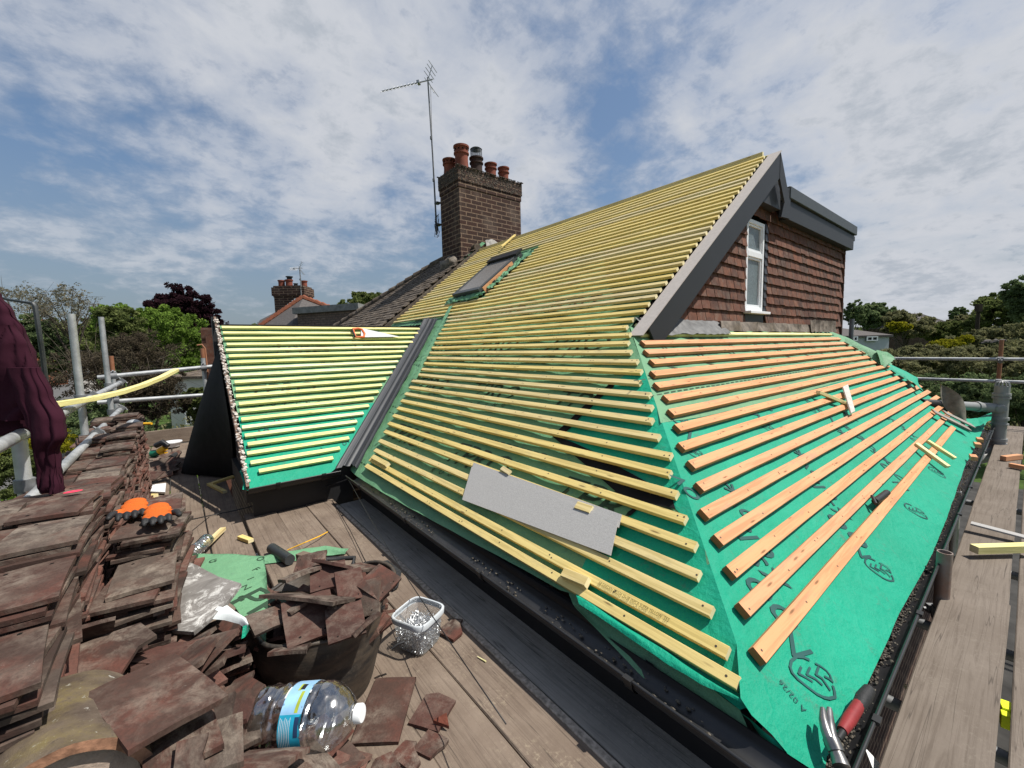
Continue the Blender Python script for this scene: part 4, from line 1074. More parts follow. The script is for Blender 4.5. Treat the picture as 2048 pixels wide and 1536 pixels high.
for i in range(5):
    p = [V((4.765+prng.uniform(-.04, .04), 8.50+prng.uniform(-.06, .06), 2.5+prng.uniform(-.02, .5)+.0)) for _ in range(7)]; b.tube(p, .006, 5)
b.tube([V((4.75, 8.52, 5.7)), V((4.745, 8.54, 4.4)), V((4.75, 8.50, 3.1)), V((4.72, 8.50, 2.7)), V((4.74, 8.44, 2.45)), V((4.78, 8.4, 2.6))], .005, 5)
b.build('coax_cable', M_BLK, a1, smooth=90)

# ------------------------------------------------------------------ far house behind, with its chimney
d = 17.0
F = thing('far_house', 'far red hipped house with a brick chimney and flat brick dormer', 'house', at(620, 640, d)*1, None)
F.location.z = GZ; WL[F.name] = V((F.location.x, F.location.y, GZ))
def fa(x, y, dd=0): return at(x, y, d+dd)
RX = (_r-_r*0); RX = V((_r.x, _r.y, 0)).normalized(); FZ = V((_f.x, _f.y, 0)).normalized(); UZ = V((0, 0, 1))
pxm = d/FPX
c = fa(588, 606, 0)
b = MB(); b.box(c+UZ*(-10*pxm), RX*29.5*pxm, FZ*.35, UZ*26*pxm); b.box(c+UZ*(20.5*pxm), RX*32*pxm, FZ*.42, UZ*8*pxm); b.box(c+UZ*(30.2*pxm), RX*29*pxm, FZ*.38, UZ*1.5*pxm)
b.box(c+UZ*(11*pxm), RX*30*pxm, FZ*.38, UZ*1.4*pxm)
fc = b.build('chimney', M_BRICK, F)
for (x, t, w_) in ((564, 561, 13), (579, 560, 14), (609, 562, 12), (592, 567, 8)):
    p = fa(x, 577); h = (577-t)*pxm; r_ = w_*pxm/2; b = MB()
    b.lathe([(r_, 0), (r_*.9, h*.5), (r_*.92, h*.85), (r_*1.1, h*.88), (r_*1.1, h), (r_*.8, h), (r_*.75, h*.4)], p, n=14)
    b.build('chimney_pot', M_POT if x != 592 else M_BLK, fc, smooth=40)
b = MB(); p = fa(579, 560); b.lathe([(0, .16), (.14, .14), (.14, .11), (.1, .11), (.1, 0)], p, n=12); b.build('cowl', M_BLK, fc, smooth=40)
apex = fa(606, 596, -1.0)
b = MB()
e1, e2, e3 = fa(500, 668, -2.0), fa(760, 655, -1.0), fa(640, 640, 5)
b.add([apex, e1, fa(575, 668, -4), e2, e3, fa(520, 640, 4)], [(0, 1, 2), (0, 2, 3), (0, 3, 4), (0, 4, 5), (0, 5, 1)]); b.build('roof', M_ROOFD, F, fixn=True)
b = MB()
def ridge_run(a, c, n, r):
    for i in range(n):
        q0, q1 = V(a).lerp(V(c), i/n), V(a).lerp(V(c), (i+1.15)/n); b.tube([q0+UZ*.03, q1], [r, r*.85], 7)
ridge_run(apex, e1.lerp(apex, .15), 12, .11); ridge_run(apex, e2.lerp(apex, .2), 10, .11); b.build('hip_tile', M_REDTILE, F, smooth=50)
b = MB()
for i in range(7):
    q = fa(565+i*4.5, 622-i*3.6, -.9); b.box(q, RX*.05, FZ*.05, UZ*.06)
b.build('mortar_flashing', M_WHITE, F)
b = MB(); q0, q1 = fa(596, 650, -3.2), fa(720, 650, -4.2); ex_ = (q1-q0); ex_.z = 0
b.prism([q0-UZ*1.5, q0-UZ*1.5+ex_, q0+UZ*.37+ex_, q0+UZ*.37], FZ*2.4); b.build('dormer', M_BRICKB, F, fixn=True)
b = MB(); b.prism([q0+UZ*.36-FZ*.08-RX*.12, q0+UZ*.36+ex_-FZ*.08, q0+UZ*.56+ex_-FZ*.08, q0+UZ*.56-FZ*.08-RX*.12], FZ*2.5); b.build('flat_roof_trim', simple('pale_weathered_trim', (.20, .20, .19), .7, .3, var=.3, scale=8), F, fixn=True)
b = MB(); b.box(fa(640, 700, 2)-UZ*1.5, RX*3, FZ*2.5, UZ*2.2); b.build('wall', M_BRICK, F)
aerial('tv_aerial', 'small television aerial on the far red house chimney', fa(603, 600, -.45), fa(599, 534, -.45), fa(580, 538, -.5), .022, 1, 1, 'television aerials', .9)
SC_ = None

# ------------------------------------------------------------------ white house on the left, bungalow and roof on the right
def house_px(name, label, d, wall, roof, wallm, roofm, wins, depth=5):
    x0, x1, y0, y1 = wall; c0 = at(x0, y1, d); c1 = at(x1, y1, d); t = (y1-y0)*d/FPX
    h = thing(name, label, 'house', (c0.x, c0.y, GZ)); ex_ = c1-c0; ex_.z = 0; zt = at((x0+x1)/2, y0, d).z
    b = MB(); b.prism([V((c0.x, c0.y, GZ)), V((c1.x, c1.y, GZ)), V((c1.x, c1.y, zt)), V((c0.x, c0.y, zt))], FZ*depth); b.build('wall', wallm, h, fixn=True)
    dx_ = ex_.normalized(); zr = at(roof[0], roof[2], d+depth*.5).z; ov = .15
    a, e = V((c0.x, c0.y, zt))-dx_*ov-FZ*ov, V((c1.x, c1.y, zt))+dx_*ov-FZ*ov; a2, e2_ = a+FZ*(depth+2*ov), e+FZ*(depth+2*ov)
    r0 = V((c0.x, c0.y, zr))+FZ*depth/2+dx_*roof[1]; r1 = V((c1.x, c1.y, zr))+FZ*depth/2-dx_*roof[1]
    b = MB(); b.add([a, e, e2_, a2, r0, r1], [(0, 1, 5, 4), (1, 2, 5), (2, 3, 4, 5), (3, 0, 4)]); b.prism([a, e, e2_, a2], (0, 0, -.14)); b.build('roof', roofm, h, fixn=True)
    for (wx0, wx1, wy0, wy1, nv) in wins:
        p0, p1 = at(wx0, wy1, d-.25), at(wx1, wy1, d-.25); hh = (wy1-wy0)*d/FPX; wv = p1-p0; wv.z = 0
        m = MB(); k = 5+0*nv
        wo = MB(); fwd = FZ*.10; t_ = .07
        def rect(u0, u1, z0, z1, mb, off=0): mb.prism([p0+wv*u0+UZ*z0-FZ*off, p0+wv*u1+UZ*z0-FZ*off, p0+wv*u1+UZ*z1-FZ*off, p0+wv*u0+UZ*z1-FZ*off], fwd)
        L = wv.length; f_ = t_/L
        for u in [0]+[(i+1)/nv-f_/2 for i in range(nv-1)]+[1-f_]: rect(u, u+f_, 0, hh, wo)
        rect(f_, 1-f_, 0, t_, wo, -.002); rect(f_, 1-f_, hh-t_, hh, wo, -.002)
        w_ = wo.build('window', M_WHITE, h, fixn=True)
        pn = MB(); rect(.01, .99, .01, hh-.01, pn, -.06); pn.build('pane', M_PANED, w_, fixn=True)
    return h
house_px('white_house', 'white rendered house behind the brown bushes on the left', 24, (345, 420, 752, 860), (380, 1.2, 733), M_RENDER, M_ROOFT, [(371, 384, 785, 812, 1), (371, 384, 822, 850, 1)])
house_px('white_bungalow', 'pale low bungalow with two windows and grey roof right of the gable', 30, (1672, 1777, 671, 700), (1730, 1.5, 655), M_RENDERW, M_ROOFD, [(1707, 1716, 673, 682, 1), (1734, 1756, 673, 682, 2)])
house_px('grey_roofed_house', 'house with a grey hipped roof half hidden among the far trees', 55, (1838, 1908, 651, 690), (1872, 4.2, 626), M_BRICK, M_ROOFD, [(1850, 1862, 658, 668, 1)], 9)
house_px('red_brick_house', 'tiny red brick house showing through trees far left', 60, (48, 68, 655, 690), (58, 1.5, 640), M_REDTILE, M_REDTILE, [], 4)
# telegraph pole
b = MB(); p = at(1955, 645, 34); b.tube([(p.x, p.y, GZ), (p.x+.05, p.y, at(1958, 611, 34).z)], [.16, .12], 10); b.box((p.x, p.y, at(1957, 616, 34).z), RX*.16, FZ*.16, UZ*.3)
tag(b.build('telegraph_pole', M_POLE, smooth=40), 'dark wooden telegraph pole standing before the tall far trees', 'pole')

# ------------------------------------------------------------------ trees and shrubs
nrng = np.random.default_rng(11)
def crown(name, mat, parent, clumps, n, leaf, spread=.5, flat=.75):
    """clumps: list of (centre, radius, weight); leaves are small leaf-sized quads round many sub-clumps on each"""
    tot = sum(c[2] for c in clumps); VV = []; rn = []
    for c, r, wt in clumps:
        k = int(n*wt/tot); ns = max(16, int(70*wt/tot*len(clumps)**.5))
        d = nrng.normal(size=(ns, 3)); d /= np.linalg.norm(d, axis=1)[:, None]
        rad = nrng.uniform(.68, 1.05, ns)[:, None]; sub = d*rad*np.array(r)
        sr = np.array(r).mean()*nrng.uniform(.14, .40, ns)
        idx = nrng.integers(0, ns, k)
        off = nrng.normal(size=(k, 3)); off /= np.linalg.norm(off, axis=1)[:, None]; off *= (nrng.uniform(.1, 1, k)**.5)[:, None]
        P = np.array(c)+sub[idx]+off*sr[idx][:, None]*np.array([1, 1, flat])
        a = nrng.normal(size=(k, 3)); a /= np.linalg.norm(a, axis=1)[:, None]
        b_ = np.cross(a, nrng.normal(size=(k, 3))); b_ /= np.linalg.norm(b_, axis=1)[:, None]
        sz = leaf*nrng.uniform(.55, 1.25, k)[:, None]
        VV.append(np.stack([P-a*sz, P+b_*sz*spread, P+a*sz, P-b_*sz*spread], 1).reshape(-1, 3))
        rn.append(np.clip(nrng.uniform(0, 1, ns)[idx]*.6+nrng.uniform(0, 1, k)*.4, 0, 1))
    A = np.concatenate(VV); rr = np.concatenate(rn); L = np.array(WL[parent.name]); A = A-L; nq = len(A)//4
    me = bpy.data.meshes.new(name); me.vertices.add(nq*4); me.vertices.foreach_set('co', A.ravel()); me.loops.add(nq*4); me.loops.foreach_set('vertex_index', np.arange(nq*4, dtype=np.int32))
    me.polygons.add(nq); me.polygons.foreach_set('loop_start', np.arange(0, nq*4, 4, dtype=np.int32)); me.polygons.foreach_set('loop_total', np.full(nq, 4, np.int32))
    me.update(calc_edges=True); me.validate(); me.materials.append(mat)
    at_ = me.attributes.new('rnd', 'FLOAT', 'FACE'); at_.data.foreach_set('value', rr)
    o = bpy.data.objects.new(name, me); COL.objects.link(o); o.parent = parent; WL[o.name] = WL[parent.name]; return o
def limbs(parent, base, crownc, r, rad, n=9, twigs=0, mat=None):
    m = MB(); base, crownc = V(base), V(crownc); top = base.lerp(crownc, .75)
    m.tube([base, base.lerp(top, .5)+V((.1*rad, 0, 0)), top], [rad, rad*.8, rad*.55], 8)
    for i in range(n):
        d = V(nrng.normal(size=3)); d.z = abs(d.z)*.6+.1; d.normalize(); e = crownc+V((d.x*r[0], d.y*r[1], d.z*r[2]))*.85
        st = base.lerp(top, float(nrng.uniform(.55, 1))); mid = st.lerp(e, .5)+V((0, 0, .1*r[2])); m.tube([st, mid, e], [rad*.4, rad*.22, rad*.06], 5)
        for j in range(twigs):
            q = mid.lerp(e, float(nrng.uniform(0, 1))); e2 = q+V(nrng.normal(size=3))*r[0]*.28; m.tube([q, q.lerp(e2, .5)+V((0, 0, .05)), e2], [rad*.10, rad*.07, rad*.03], 4)
    return m.build('trunk', mat or M_BARK, parent, smooth=60)
def tree(name, label, cat, px, py, d, wpx, hpx, mat, n, leaf, lob=7, group=None, nl=9, twigs=0, spread=.5, rad=None, low=False):
    """crown centre seen at (px, py), d metres ahead; wpx, hpx = crown size in the picture"""
    c = at(px, py, d); rx, rz = wpx/2*d/FPX, hpx/2*d/FPX
    t = thing(name, label, cat, (c.x, c.y, GZ), group)
    cl = [(tuple(c), (rx*.62, rx*.6, rz*.66), 1.2)]
    for i in range(lob):
        a = 2*math.pi*(i+nrng.uniform(-.3, .3))/lob; e = nrng.uniform(-.55, .9)
        dd = V((RX*math.cos(a)+FZ*math.sin(a))*math.cos(e)*.62*rx)+UZ*(math.sin(e)*.62*rz)
        k = nrng.uniform(.3, .52); cl.append((tuple(c+dd), (rx*k, rx*k, rz*k), k*1.8))
    for i in range(3):
        k = nrng.uniform(.22, .34); cl.append((tuple(c+RX*float(nrng.uniform(-.4, .4))*rx+UZ*rz*float(nrng.uniform(.45, .72))), (rx*k, rx*k, rz*k), k*1.6))
    limbs(t, (c.x, c.y, GZ), c, (rx, rx, rz), rad or max(.06, rx*.07), nl, twigs)
    crown('crown', mat, t, cl, int(n*3.2), leaf*.56, spread); return t
G1 = 'trees beyond the scaffold'
tree('copper_beech', 'dark purple copper beech rising behind the green trees', 'tree', 378, 645, 48, 140, 165, L_COPPER, 12000, .30, 10)
tree('maple_tree', 'rounded bright green tree behind the scaffold rails', 'tree', 312, 690, 30, 190, 190, L_MAPLE, 11000, .22, 8)
tree('pale_tree', 'thin pale spring tree with sky showing through, far left', 'tree', 40, 610, 34, 130, 90, L_GREY, 1000, .13, 8, G1, 16, 5)
tree('pale_tree', 'thin pale spring tree leaning between the two scaffold poles', 'tree', 135, 620, 30, 120, 110, L_GREY, 1000, .13, 8, G1, 16, 5)
tree('green_tree', 'mid green tree behind the tall scaffold poles', 'tree', 150, 690, 36, 170, 120, L_MID, 8000, .25, 7, G1)
tree('green_tree', 'dark green tree beside the maroon hoodie', 'tree', 75, 700, 30, 110, 150, L_DARK, 7000, .24, 7, G1)
tree('green_tree', 'small green tree top peeping over the mossy roof', 'tree', 735, 610, 45, 110, 50, L_MID, 4000, .3, 6, G1)
tree('green_tree', 'feathery upright green tree before the rounded bright one', 'tree', 245, 665, 24, 90, 120, L_MID, 4500, .16, 7, G1, 10, 3)
tree('bare_shrub', 'tangled brown twiggy shrub behind the yellow bent batten', 'shrub', 245, 740, 17, 230, 170, L_BROWN, 9000, .085, 8, None, 30, 9, .35, .09)
tree('bare_shrub', 'dark brown twiggy bush in front of the white house', 'shrub', 300, 800, 15, 130, 130, L_BROWN, 6500, .09, 7, None, 16, 6, .4, .06)
tree('dark_shrub', 'dark leafy bush below the scaffold rails', 'shrub', 205, 850, 13, 150, 120, L_DARK, 6500, .075, 7, None, 8, 2, .5, .05)
tree('green_shrub', 'round green bush before the white house wall', 'shrub', 393, 815, 18, 66, 80, L_MID, 4000, .10, 6, None, 6)
tree('green_shrub', 'low green shrub beside the road far left', 'shrub', 90, 738, 30, 70, 40, L_MID, 2500, .16, 6, None, 6)
tree('yellow_shrub', 'yellow flowering shrub below the maroon hoodie', 'shrub', 95, 905, 7.5, 130, 110, L_YELL, 4500, .035, 7, None, 6, 0, .55, .03)
tree('green_shrub', 'green shrub at the left edge below the rail', 'shrub', 20, 950, 6.5, 110, 150, L_MID, 6500, .035, 7, None, 6, 0, .55, .03)
tree('green_tree', 'far green tree above the white house roof', 'tree', 400, 715, 40, 90, 60, L_MID, 3500, .26, 6, G1)
b = MB(); p0, p1 = onz(300, 905, -3.4), onz(420, 878, -3.4)
t = thing('clipped_hedge', 'clipped green hedge behind the brown toe board', 'hedge', (p0.x, p0.y, GZ))
cl = []
for i in range(14):
    q = V((-4.6, 15.0, -3.5)).lerp(V((4.5, 14.2, -3.5)), i/13); cl.append(((q.x, q.y, -3.75), (.45, .5, .72), 1))
crown('foliage', L_MAPLE, t, cl, 14000, .05)
G2 = 'trees on the right skyline'
tree('round_tree', 'dark round tree above the pale bungalow roof', 'tree', 1742, 634, 45, 82, 62, L_DARK, 6000, .28, 7, G2)
tree('round_tree', 'thin dark tree top right beside the hung tile wall', 'tree', 1708, 630, 40, 44, 60, L_DARK, 1800, .2, 6, G2, 9, 3)
tree('bushy_tree', 'bushy brown green tree between bungalow and grey roof', 'tree', 1812, 650, 40, 95, 62, L_OLIVE, 6000, .24, 7, G2)
tree('bushy_tree', 'yellow tinted small tree right of the pale bungalow', 'tree', 1795, 655, 38, 50, 26, L_YELL, 1500, .18, 5, G2)
tree('small_conifer', 'small dark pointed conifer left of the telegraph pole', 'tree', 1916, 636, 50, 30, 46, L_DARK, 2600, .2, 5, G2)
tree('bushy_tree', 'low green tree hiding the grey roofed house', 'tree', 1895, 668, 40, 90, 60, L_MID, 5500, .22, 7, G2)
tree('bushy_tree', 'greyish green tree just behind the telegraph pole', 'tree', 1925, 655, 44, 60, 55, L_OLIVE, 4000, .24, 7, G2)
tree('tall_tree', 'tall olive green tree right of the telegraph pole', 'tree', 2005, 640, 36, 120, 130, L_MID, 9000, .24, 8, G2)
tree('tall_tree', 'tallest dark tree cut off by the right edge of the picture', 'tree', 2060, 620, 30, 80, 170, L_DARK, 7000, .22, 7, G2)
tree('bushy_tree', 'broad dark green tree below the tall olive one', 'tree', 1980, 690, 30, 150, 80, L_OLIVE, 7000, .2, 7, G2)
tree('yellow_shrub', 'yellow flowering bush above the scaffold rails', 'shrub', 1890, 690, 24, 60, 28, L_YELL, 2200, .11, 6, None, 5)
tree('yellow_shrub', 'pale yellow bush left of the telegraph pole foot', 'shrub', 1925, 682, 25, 40, 24, L_YELL, 1300, .1, 5, None, 5)
G3 = 'dark shrubs behind the right scaffold rails'
for i, (x, y, dd, w_, h_, lb) in enumerate([(1765, 735, 20, 130, 80, 'dark shrub between the bungalow and the hip edge'), (1850, 728, 21, 130, 80, 'dark twiggy shrub under the yellow flowering bush'),
        (1945, 735, 19, 150, 90, 'dark shrub behind the upper rail left of the rusty post'), (2040, 735, 18, 140, 100, 'dark shrub behind the rusty post at the right edge'),
        (1860, 800, 15, 170, 120, 'dark evergreen mass behind the lower rail beside the roof'), (1960, 805, 14, 150, 130, 'dark evergreen mass behind the grey vent pipe'), (2050, 805, 13, 130, 130, 'dark evergreen mass at right edge under the rails')]):
    tree('dark_shrub', lb, 'shrub', x, y, dd, w_, h_, L_OLIVE if i < 4 else L_DARK, 8500, .11 if i < 4 else .075, 8, G3, 8, 4, .45, .06)
# masses of green further off
t = thing('far_woodland', None, None, (0, 60, GZ)); tag(t, 'band of far trees along the horizon', 'woodland', kind='stuff'); cl = []
for i in range(46):
    x = -40+i*52; dd = 95+25*((i*7) % 5)/5; c = at(x, 676+((i*13) % 7), dd); cl.append(((c.x, c.y, c.z-1.0), (5.5, 5.5, 3.2+((i*5) % 4)*.6), 1))
crown('foliage', L_MID, t, cl, 26000, .65)
t = thing('undergrowth', None, None, (10, 5, GZ)); tag(t, 'low green growth under the bushes', 'undergrowth', kind='stuff'); cl = []
for i in range(60):
    x = nrng.uniform(1700, 2250); y = nrng.uniform(770, 900); c = onz(x, y, GZ+.3); c = c*min(1, 26/c.length); cl.append(((c.x, c.y, GZ+.4), (1.0, 1.0, .8), 1))
for i in range(50):
    x = nrng.uniform(-100, 420); y = nrng.uniform(800, 900); c = onz(x, y, GZ+.3); cl.append(((c.x, c.y, GZ+.3), (1.0, 1.0, .6), 1))
crown('foliage', L_OLIVE, t, cl, 26000, .10)
m = MB()
for i in range(9):
    c = at(1966+i*5, 686-(i % 3)*2, 26); m.ico(c, .11+.04*(i % 3), 1, (1.3, 1, .7), 0, .5, i)
tag(m.build('rubble_heap', M_ROOFD), 'small grey heap of rubble beyond the shrubs, right of the telegraph pole', 'rubble heap', kind='thing')
# ------------------------------------------------------------------ scaffold deck
ZD = -1.35
def board(x0, y0, x1, y1, z, label, mat=M_BOARD, group='scaffold boards of the working platform', wd=.225):
    o = stick('scaffold_board', (x0, y0, z-.019), (x1, y1, z-.019), (0, 0, 1), wd, .038, [mat, mat], None, wob=.004, cham=.004)
    return tag(o, label, 'board', group)
bd = board(1.133, -.7, 1.133, 3.72, ZD+.006, 'grey shaded board directly under the black main gutter', M_BOARDD)
e = stick('lit_edge', (1.0, -.7, ZD+.001), (1.0, 3.72, ZD+.001), (0, 0, 1), .030, .012, [simple('lit_edge_wood', (.34, .29, .24), .9, .1, var=.5, scale=50)]*2, None, wob=.004, cham=.003)  # pale strip paints the sunlit edge of the shaded board
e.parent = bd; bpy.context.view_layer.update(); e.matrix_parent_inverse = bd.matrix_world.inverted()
board(.905, -.7, .905, 4.02, ZD, 'brown board next to the grey shaded one, the nail tub at its edge')
board(.677, -.7, .677, 4.06, ZD-.003, 'pale scuffed board that carries the clear nail tub and the loose tiles')
board(.452, -.7, .452, 4.03, ZD+.002, 'board in front of the wing partly under the black rubber tub')
board(.205, .2, .205, 8.0, ZD-.002, 'board left of the wide gap with silver tube ends, beside the wing end')
board(-.030, .2, -.030, 8.0, ZD, 'board running past the foot of the hanging black sheet')
board(-.265, .2, -.265, 8.0, ZD-.003, 'board under the right hand tile stacks')
board(-.500, .2, -.500, 8.0, ZD, 'outermost left board under the tile stacks by the poles')
board(1.2, .113, 3.10, .105, ZD+.030, 'short lapped board end at the lower right beside the hip gutter', M_BOARDG)
board(2.95, .113, 9.7, .113, ZD-.01, 'long grey board running under the grey vent pipe', M_BOARDG)
board(1.1, -.140, 9.7, -.140, ZD-.012, 'long grey board at the far right edge of the picture', M_BOARDG)
o = stick('toe_board', (-.62, 8.03, ZD+.115), (.95, 8.03, ZD+.125), (0, 1, 0), .22, .038, [M_BOARD]*2, None, cham=.004); tag(o, 'brown toe board on edge across the far end of the platform', 'board')
o = stick('toe_board', (-.665, 2.0, ZD+.11), (-.665, 8.0, ZD+.11), (1, 0, 0), .22, .038, [M_BOARD]*2, None, cham=.004); tag(o, 'brown toe board on edge behind the long row of tile stacks', 'board')

# ------------------------------------------------------------------ scaffold tubes
GT = 'scaffold tubes'
def coupler(mb, p, ax, r=.036):
    p, ax = V(p), V(ax).normalized(); s = ax.orthogonal().normalized(); t = ax.cross(s)
    mb.tube([p-ax*.03, p+ax*.03], r, 10); mb.box(p+s*r*1.1, s*.012, t*.03, ax*.022); mb.tube([p+s*r*1.1-t*.05, p+s*r*1.1+t*.05], .009, 6)
def pole(p0, p1, label, mat=M_GALV, coup=(), r=.0242, name='scaffold_tube', hollow=True):
    p0, p1 = V(p0), V(p1); d = (p1-p0).normalized(); b = MB()
    n = 14; b.tube([p0, p0.lerp(p1, .33), p0.lerp(p1, .66), p1], r, n, 0, False)
    b.tube([p0, p1], r*.84, n, 0, False)
    for e, s in ((p0, -1), (p1, 1)):
        a = d.orthogonal().normalized(); c = d.cross(a); vs = []
        for j in range(n):
            w_ = 2*math.pi*j/n; q = a*math.cos(w_)+c*math.sin(w_); vs += [e+q*r, e+q*r*.84]
        b.add(vs, [(2*j, 2*((j+1) % n), 2*((j+1) % n)+1, 2*j+1) for j in range(n)])
    o = b.build(name, mat, smooth=50, loc=p0); tag(o, label, 'scaffold tube', GT)
    for k in coup:
        m = MB(); coupler(m, k, d); m.build('coupler', M_GALVD, o, smooth=40)
    return o
XL = -.60
def onXL(x, y): return onx(x, y, XL)
def vert(xt, yt, label, X=XL, zb=GZ, **k):
    p = onx(xt, yt, X); return pole((p.x, p.y, zb), p, label, **k)
pu0, pu1 = onx(0, 893, -.545), onx(240, 765, -.545); zu = (pu0.z+pu1.z)/2
pl0, pl1 = onx(165, 888, -.545), onx(240, 823, -.545); zl = (pl0.z+pl1.z)/2
P1, P2 = onXL(142, 628), onXL(202, 634)
vert(142, 628, 'tall silver pole nearest behind the maroon hoodie, its top against the trees', coup=[(P1.x, P1.y, zl-.02), (P1.x, P1.y, zu)])
vert(202, 634, 'second tall silver pole, just right of the nearest one', coup=[(P2.x, P2.y, zl), (P2.x, P2.y, zu)])
P3 = onx(222, 712, -.66); o = pole((P3.x, P3.y, GZ), (P3.x, P3.y, P3.z-.28), 'short pole with an orange painted top beside the second tall pole', coup=[])
b = MB(); b.tube([(P3.x, P3.y, P3.z-.279), (P3.x, P3.y, P3.z)], .0245, 12); b.build('orange_painted_top', M_RUST, o, smooth=50)
pn = onx(38, 880, -.60); o = pole((pn.x, pn.y, GZ), (pn.x, pn.y, pn.z+.02), 'short stout pole under the maroon hoodie at the left edge', coup=[(pn.x, pn.y, -.60), (pn.x, pn.y, zu-.02)], r=.027)
pole((-.545, .9, zu), (-.545, pu1.y+.15, zu), 'upper guard rail running under the maroon hoodie', coup=[(-.545, P1.y, zu), (-.545, pu1.y, zu)])
pole((-.545, 1.6, zl), (-.545, pl1.y+.15, zl), 'lower guard rail dipping behind the tile stacks', coup=[(-.545, P1.y, zl), (-.545, pl1.y, zl)])
q0, q1 = ony(195, 755, 6.5), ony(425, 733, 6.5); pole(q0, q1, 'upper cross rail from the orange topped pole to the wing end', coup=[ony(408, 736, 6.5), ony(228, 752, 6.5)])
q0, q1 = ony(195, 805, 6.5), ony(425, 789, 6.5); pole(q0, q1, 'lower cross rail from the orange topped pole to the wing end', coup=[ony(413, 790, 6.5), ony(232, 801, 6.5)])
q = ony(406, 716, 6.56); o = pole((q.x, q.y, -1.6), (q.x, q.y, q.z), 'slim pole with a rusty top beside the brown tile hung wall')
b = MB(); b.tube([(q.x, q.y, q.z+.001), (q.x, q.y, q.z+.12)], .0245, 12); b.tube([(q.x+.035, q.y, q.z-.3), (q.x+.03, q.y, q.z+.12), (q.x-.0, q.y, q.z+.17), (q.x-.05, q.y, q.z+.16)], .010, 8); b.build('rusty_hook', M_RUST, o, smooth=50)
for i, (y, lb) in enumerate([(3.62, 'tube end showing silver in the gap before the wing'), (3.30, 'second silver tube end in the gap before the wing'), (1.35, 'dark tube under the boards by the water bottle')]):
    pole((-.7, y, ZD-.068), (1.25, y, ZD-.068), lb)
GR = ['dark tube crossing under the boards beside the cream pipe', 'dark tube end below the rusty stub post', 'dark tube crossing beyond the rusty stub post', 'dark tube below the boards near the vent pipe']
for x, lb in zip((2.12, 2.85, 3.85, 5.3), GR): pole((x, .56, ZD-.10), (x, -.6, ZD-.10), lb, M_GALVD)
p = onx(1890, 1104, 2.95); pole((2.95, p.y, GZ), p, 'rusty grey stub post between the hip gutter and the right boards', metal_mat('rust_streaked_steel', (.20, .19, .18), (.27, .25, .23), .55, .35, .45), [(2.95, p.y, ZD-.06)], .030)
p = onx(1915, 982, 4.6); pole((4.6, p.y, GZ), p, 'far grey stub post beside the hip gutter')
q = onx(1684, 606, 9.0); pole((9.0, q.y, GZ), q, 'grey pole standing behind the right corner of the tile hung wall', M_GALVD)
q = onx(1704, 638, 9.4); pole((9.4, q.y, GZ), q, 'dull pole in front of the pale bungalow', M_GALVD, r=.036)
pole((9.6, 2.6, -.357), (9.6, -4, -.357), 'upper guard rail against the dark shrubs on the right', M_GALV, [(9.6, .28, -.357)])
pole((9.6, 2.6, -.69), (9.6, -4, -.69), 'lower guard rail against the dark shrubs on the right', M_GALV, [(9.6, .28, -.69)])
pole((9.66, .285, -1.6), (9.66, .285, -.07), 'rust brown post carrying the two right guard rails', M_RUST)
b = MB(); b.tube([at(-20, 590, 2.6), at(20, 600, 2.6), at(66, 607, 2.6)], .008, 6); b.tube([at(66, 607, 2.6), at(70, 612, 2.6), at(84, 700, 2.65), at(97, 800, 2.75), at(105, 860, 2.8)], .013, 8)
tag(b.build('bent_steel_bar', M_DKSTEEL, smooth=40), 'thin dark bent steel bar standing behind the maroon hoodie', 'steel bar')

# ------------------------------------------------------------------ clay tiles
def tile_data(seed, poly=None, mat=M_TILE, camber=.005, L=.265, Wd=.165, nib=True, th=.012):
    r = random.Random(seed); b = MB(); hl, hw = L/2, Wd/2
    poly = poly or [(-hl+r.uniform(-.003, .003), -hw), (-hl*.3, -hw+r.uniform(-.002, .002)), (hl+r.uniform(-.003, .003), -hw+r.uniform(0, .002)), (hl, hw*.2), (hl+r.uniform(-.003, .002), hw), (0, hw+r.uniform(-.002, .002)), (-hl, hw), (-hl+r.uniform(-.003, .003), 0)]
    fn = lambda u, v: V((u, v, -camber*(u/hl)**2-.002*(v/hw)**2+.0022*mnoise.noise(V((u*18, v*18, seed)))))
    b.sheet(poly, .04, fn, 0, th, 0)
    if nib:
        for s in (-1, 1): b.box((hl-.018, s*.045, -th-.007-camber), (.009, 0, 0), (0, .014, 0), (0, 0, .008))
    if nib:
        for s in (-1, 1): c0 = fn(hl-.032, s*.040)+V((0, 0, .0012)); b.add([c0+V((.0045*math.cos(a*.7854), .0045*math.sin(a*.7854), 0)) for a in range(8)], [tuple(range(8))], 2)
    o = b.build('tile_source', [mat, M_TILEB, M_DARK], loc=(0, 0, 0), smooth=0); me = o.data; bpy.data.objects.remove(o); return me
TM = [tile_data(i, mat=[M_TILE, M_TILE, M_TILEG, M_TILE][i % 4], camber=.003+.002*(i % 3)) for i in range(8)]
def shard_poly(r, L=.265, Wd=.165):
    hl, hw = L/2, Wd/2; k = r.random()
    if k < .4: c = r.uniform(-.3, .5)*hl; return [(-hl, -hw), (c+r.uniform(-.03, .03), -hw), (c*.6+r.uniform(-.02, .02), -hw*.2), (c+r.uniform(-.03, .03), hw*.4), (c+r.uniform(-.04, .04), hw), (-hl, hw)]
    if k < .75: return [(-hl, -hw), (hl*r.uniform(.1, .9), -hw), (hl*r.uniform(.4, .9), -hw*.1), (hl*r.uniform(-.2, .5), hw*.5), (-hl*r.uniform(.2, .6), hw), (-hl, hw*r.uniform(.2, 1))]
    return [(-hl*.7, -hw*.6), (hl*.2, -hw*.9), (hl*.7, 0), (hl*.1, hw*.7), (-hl*.6, hw*.5)]
rs = random.Random(21)
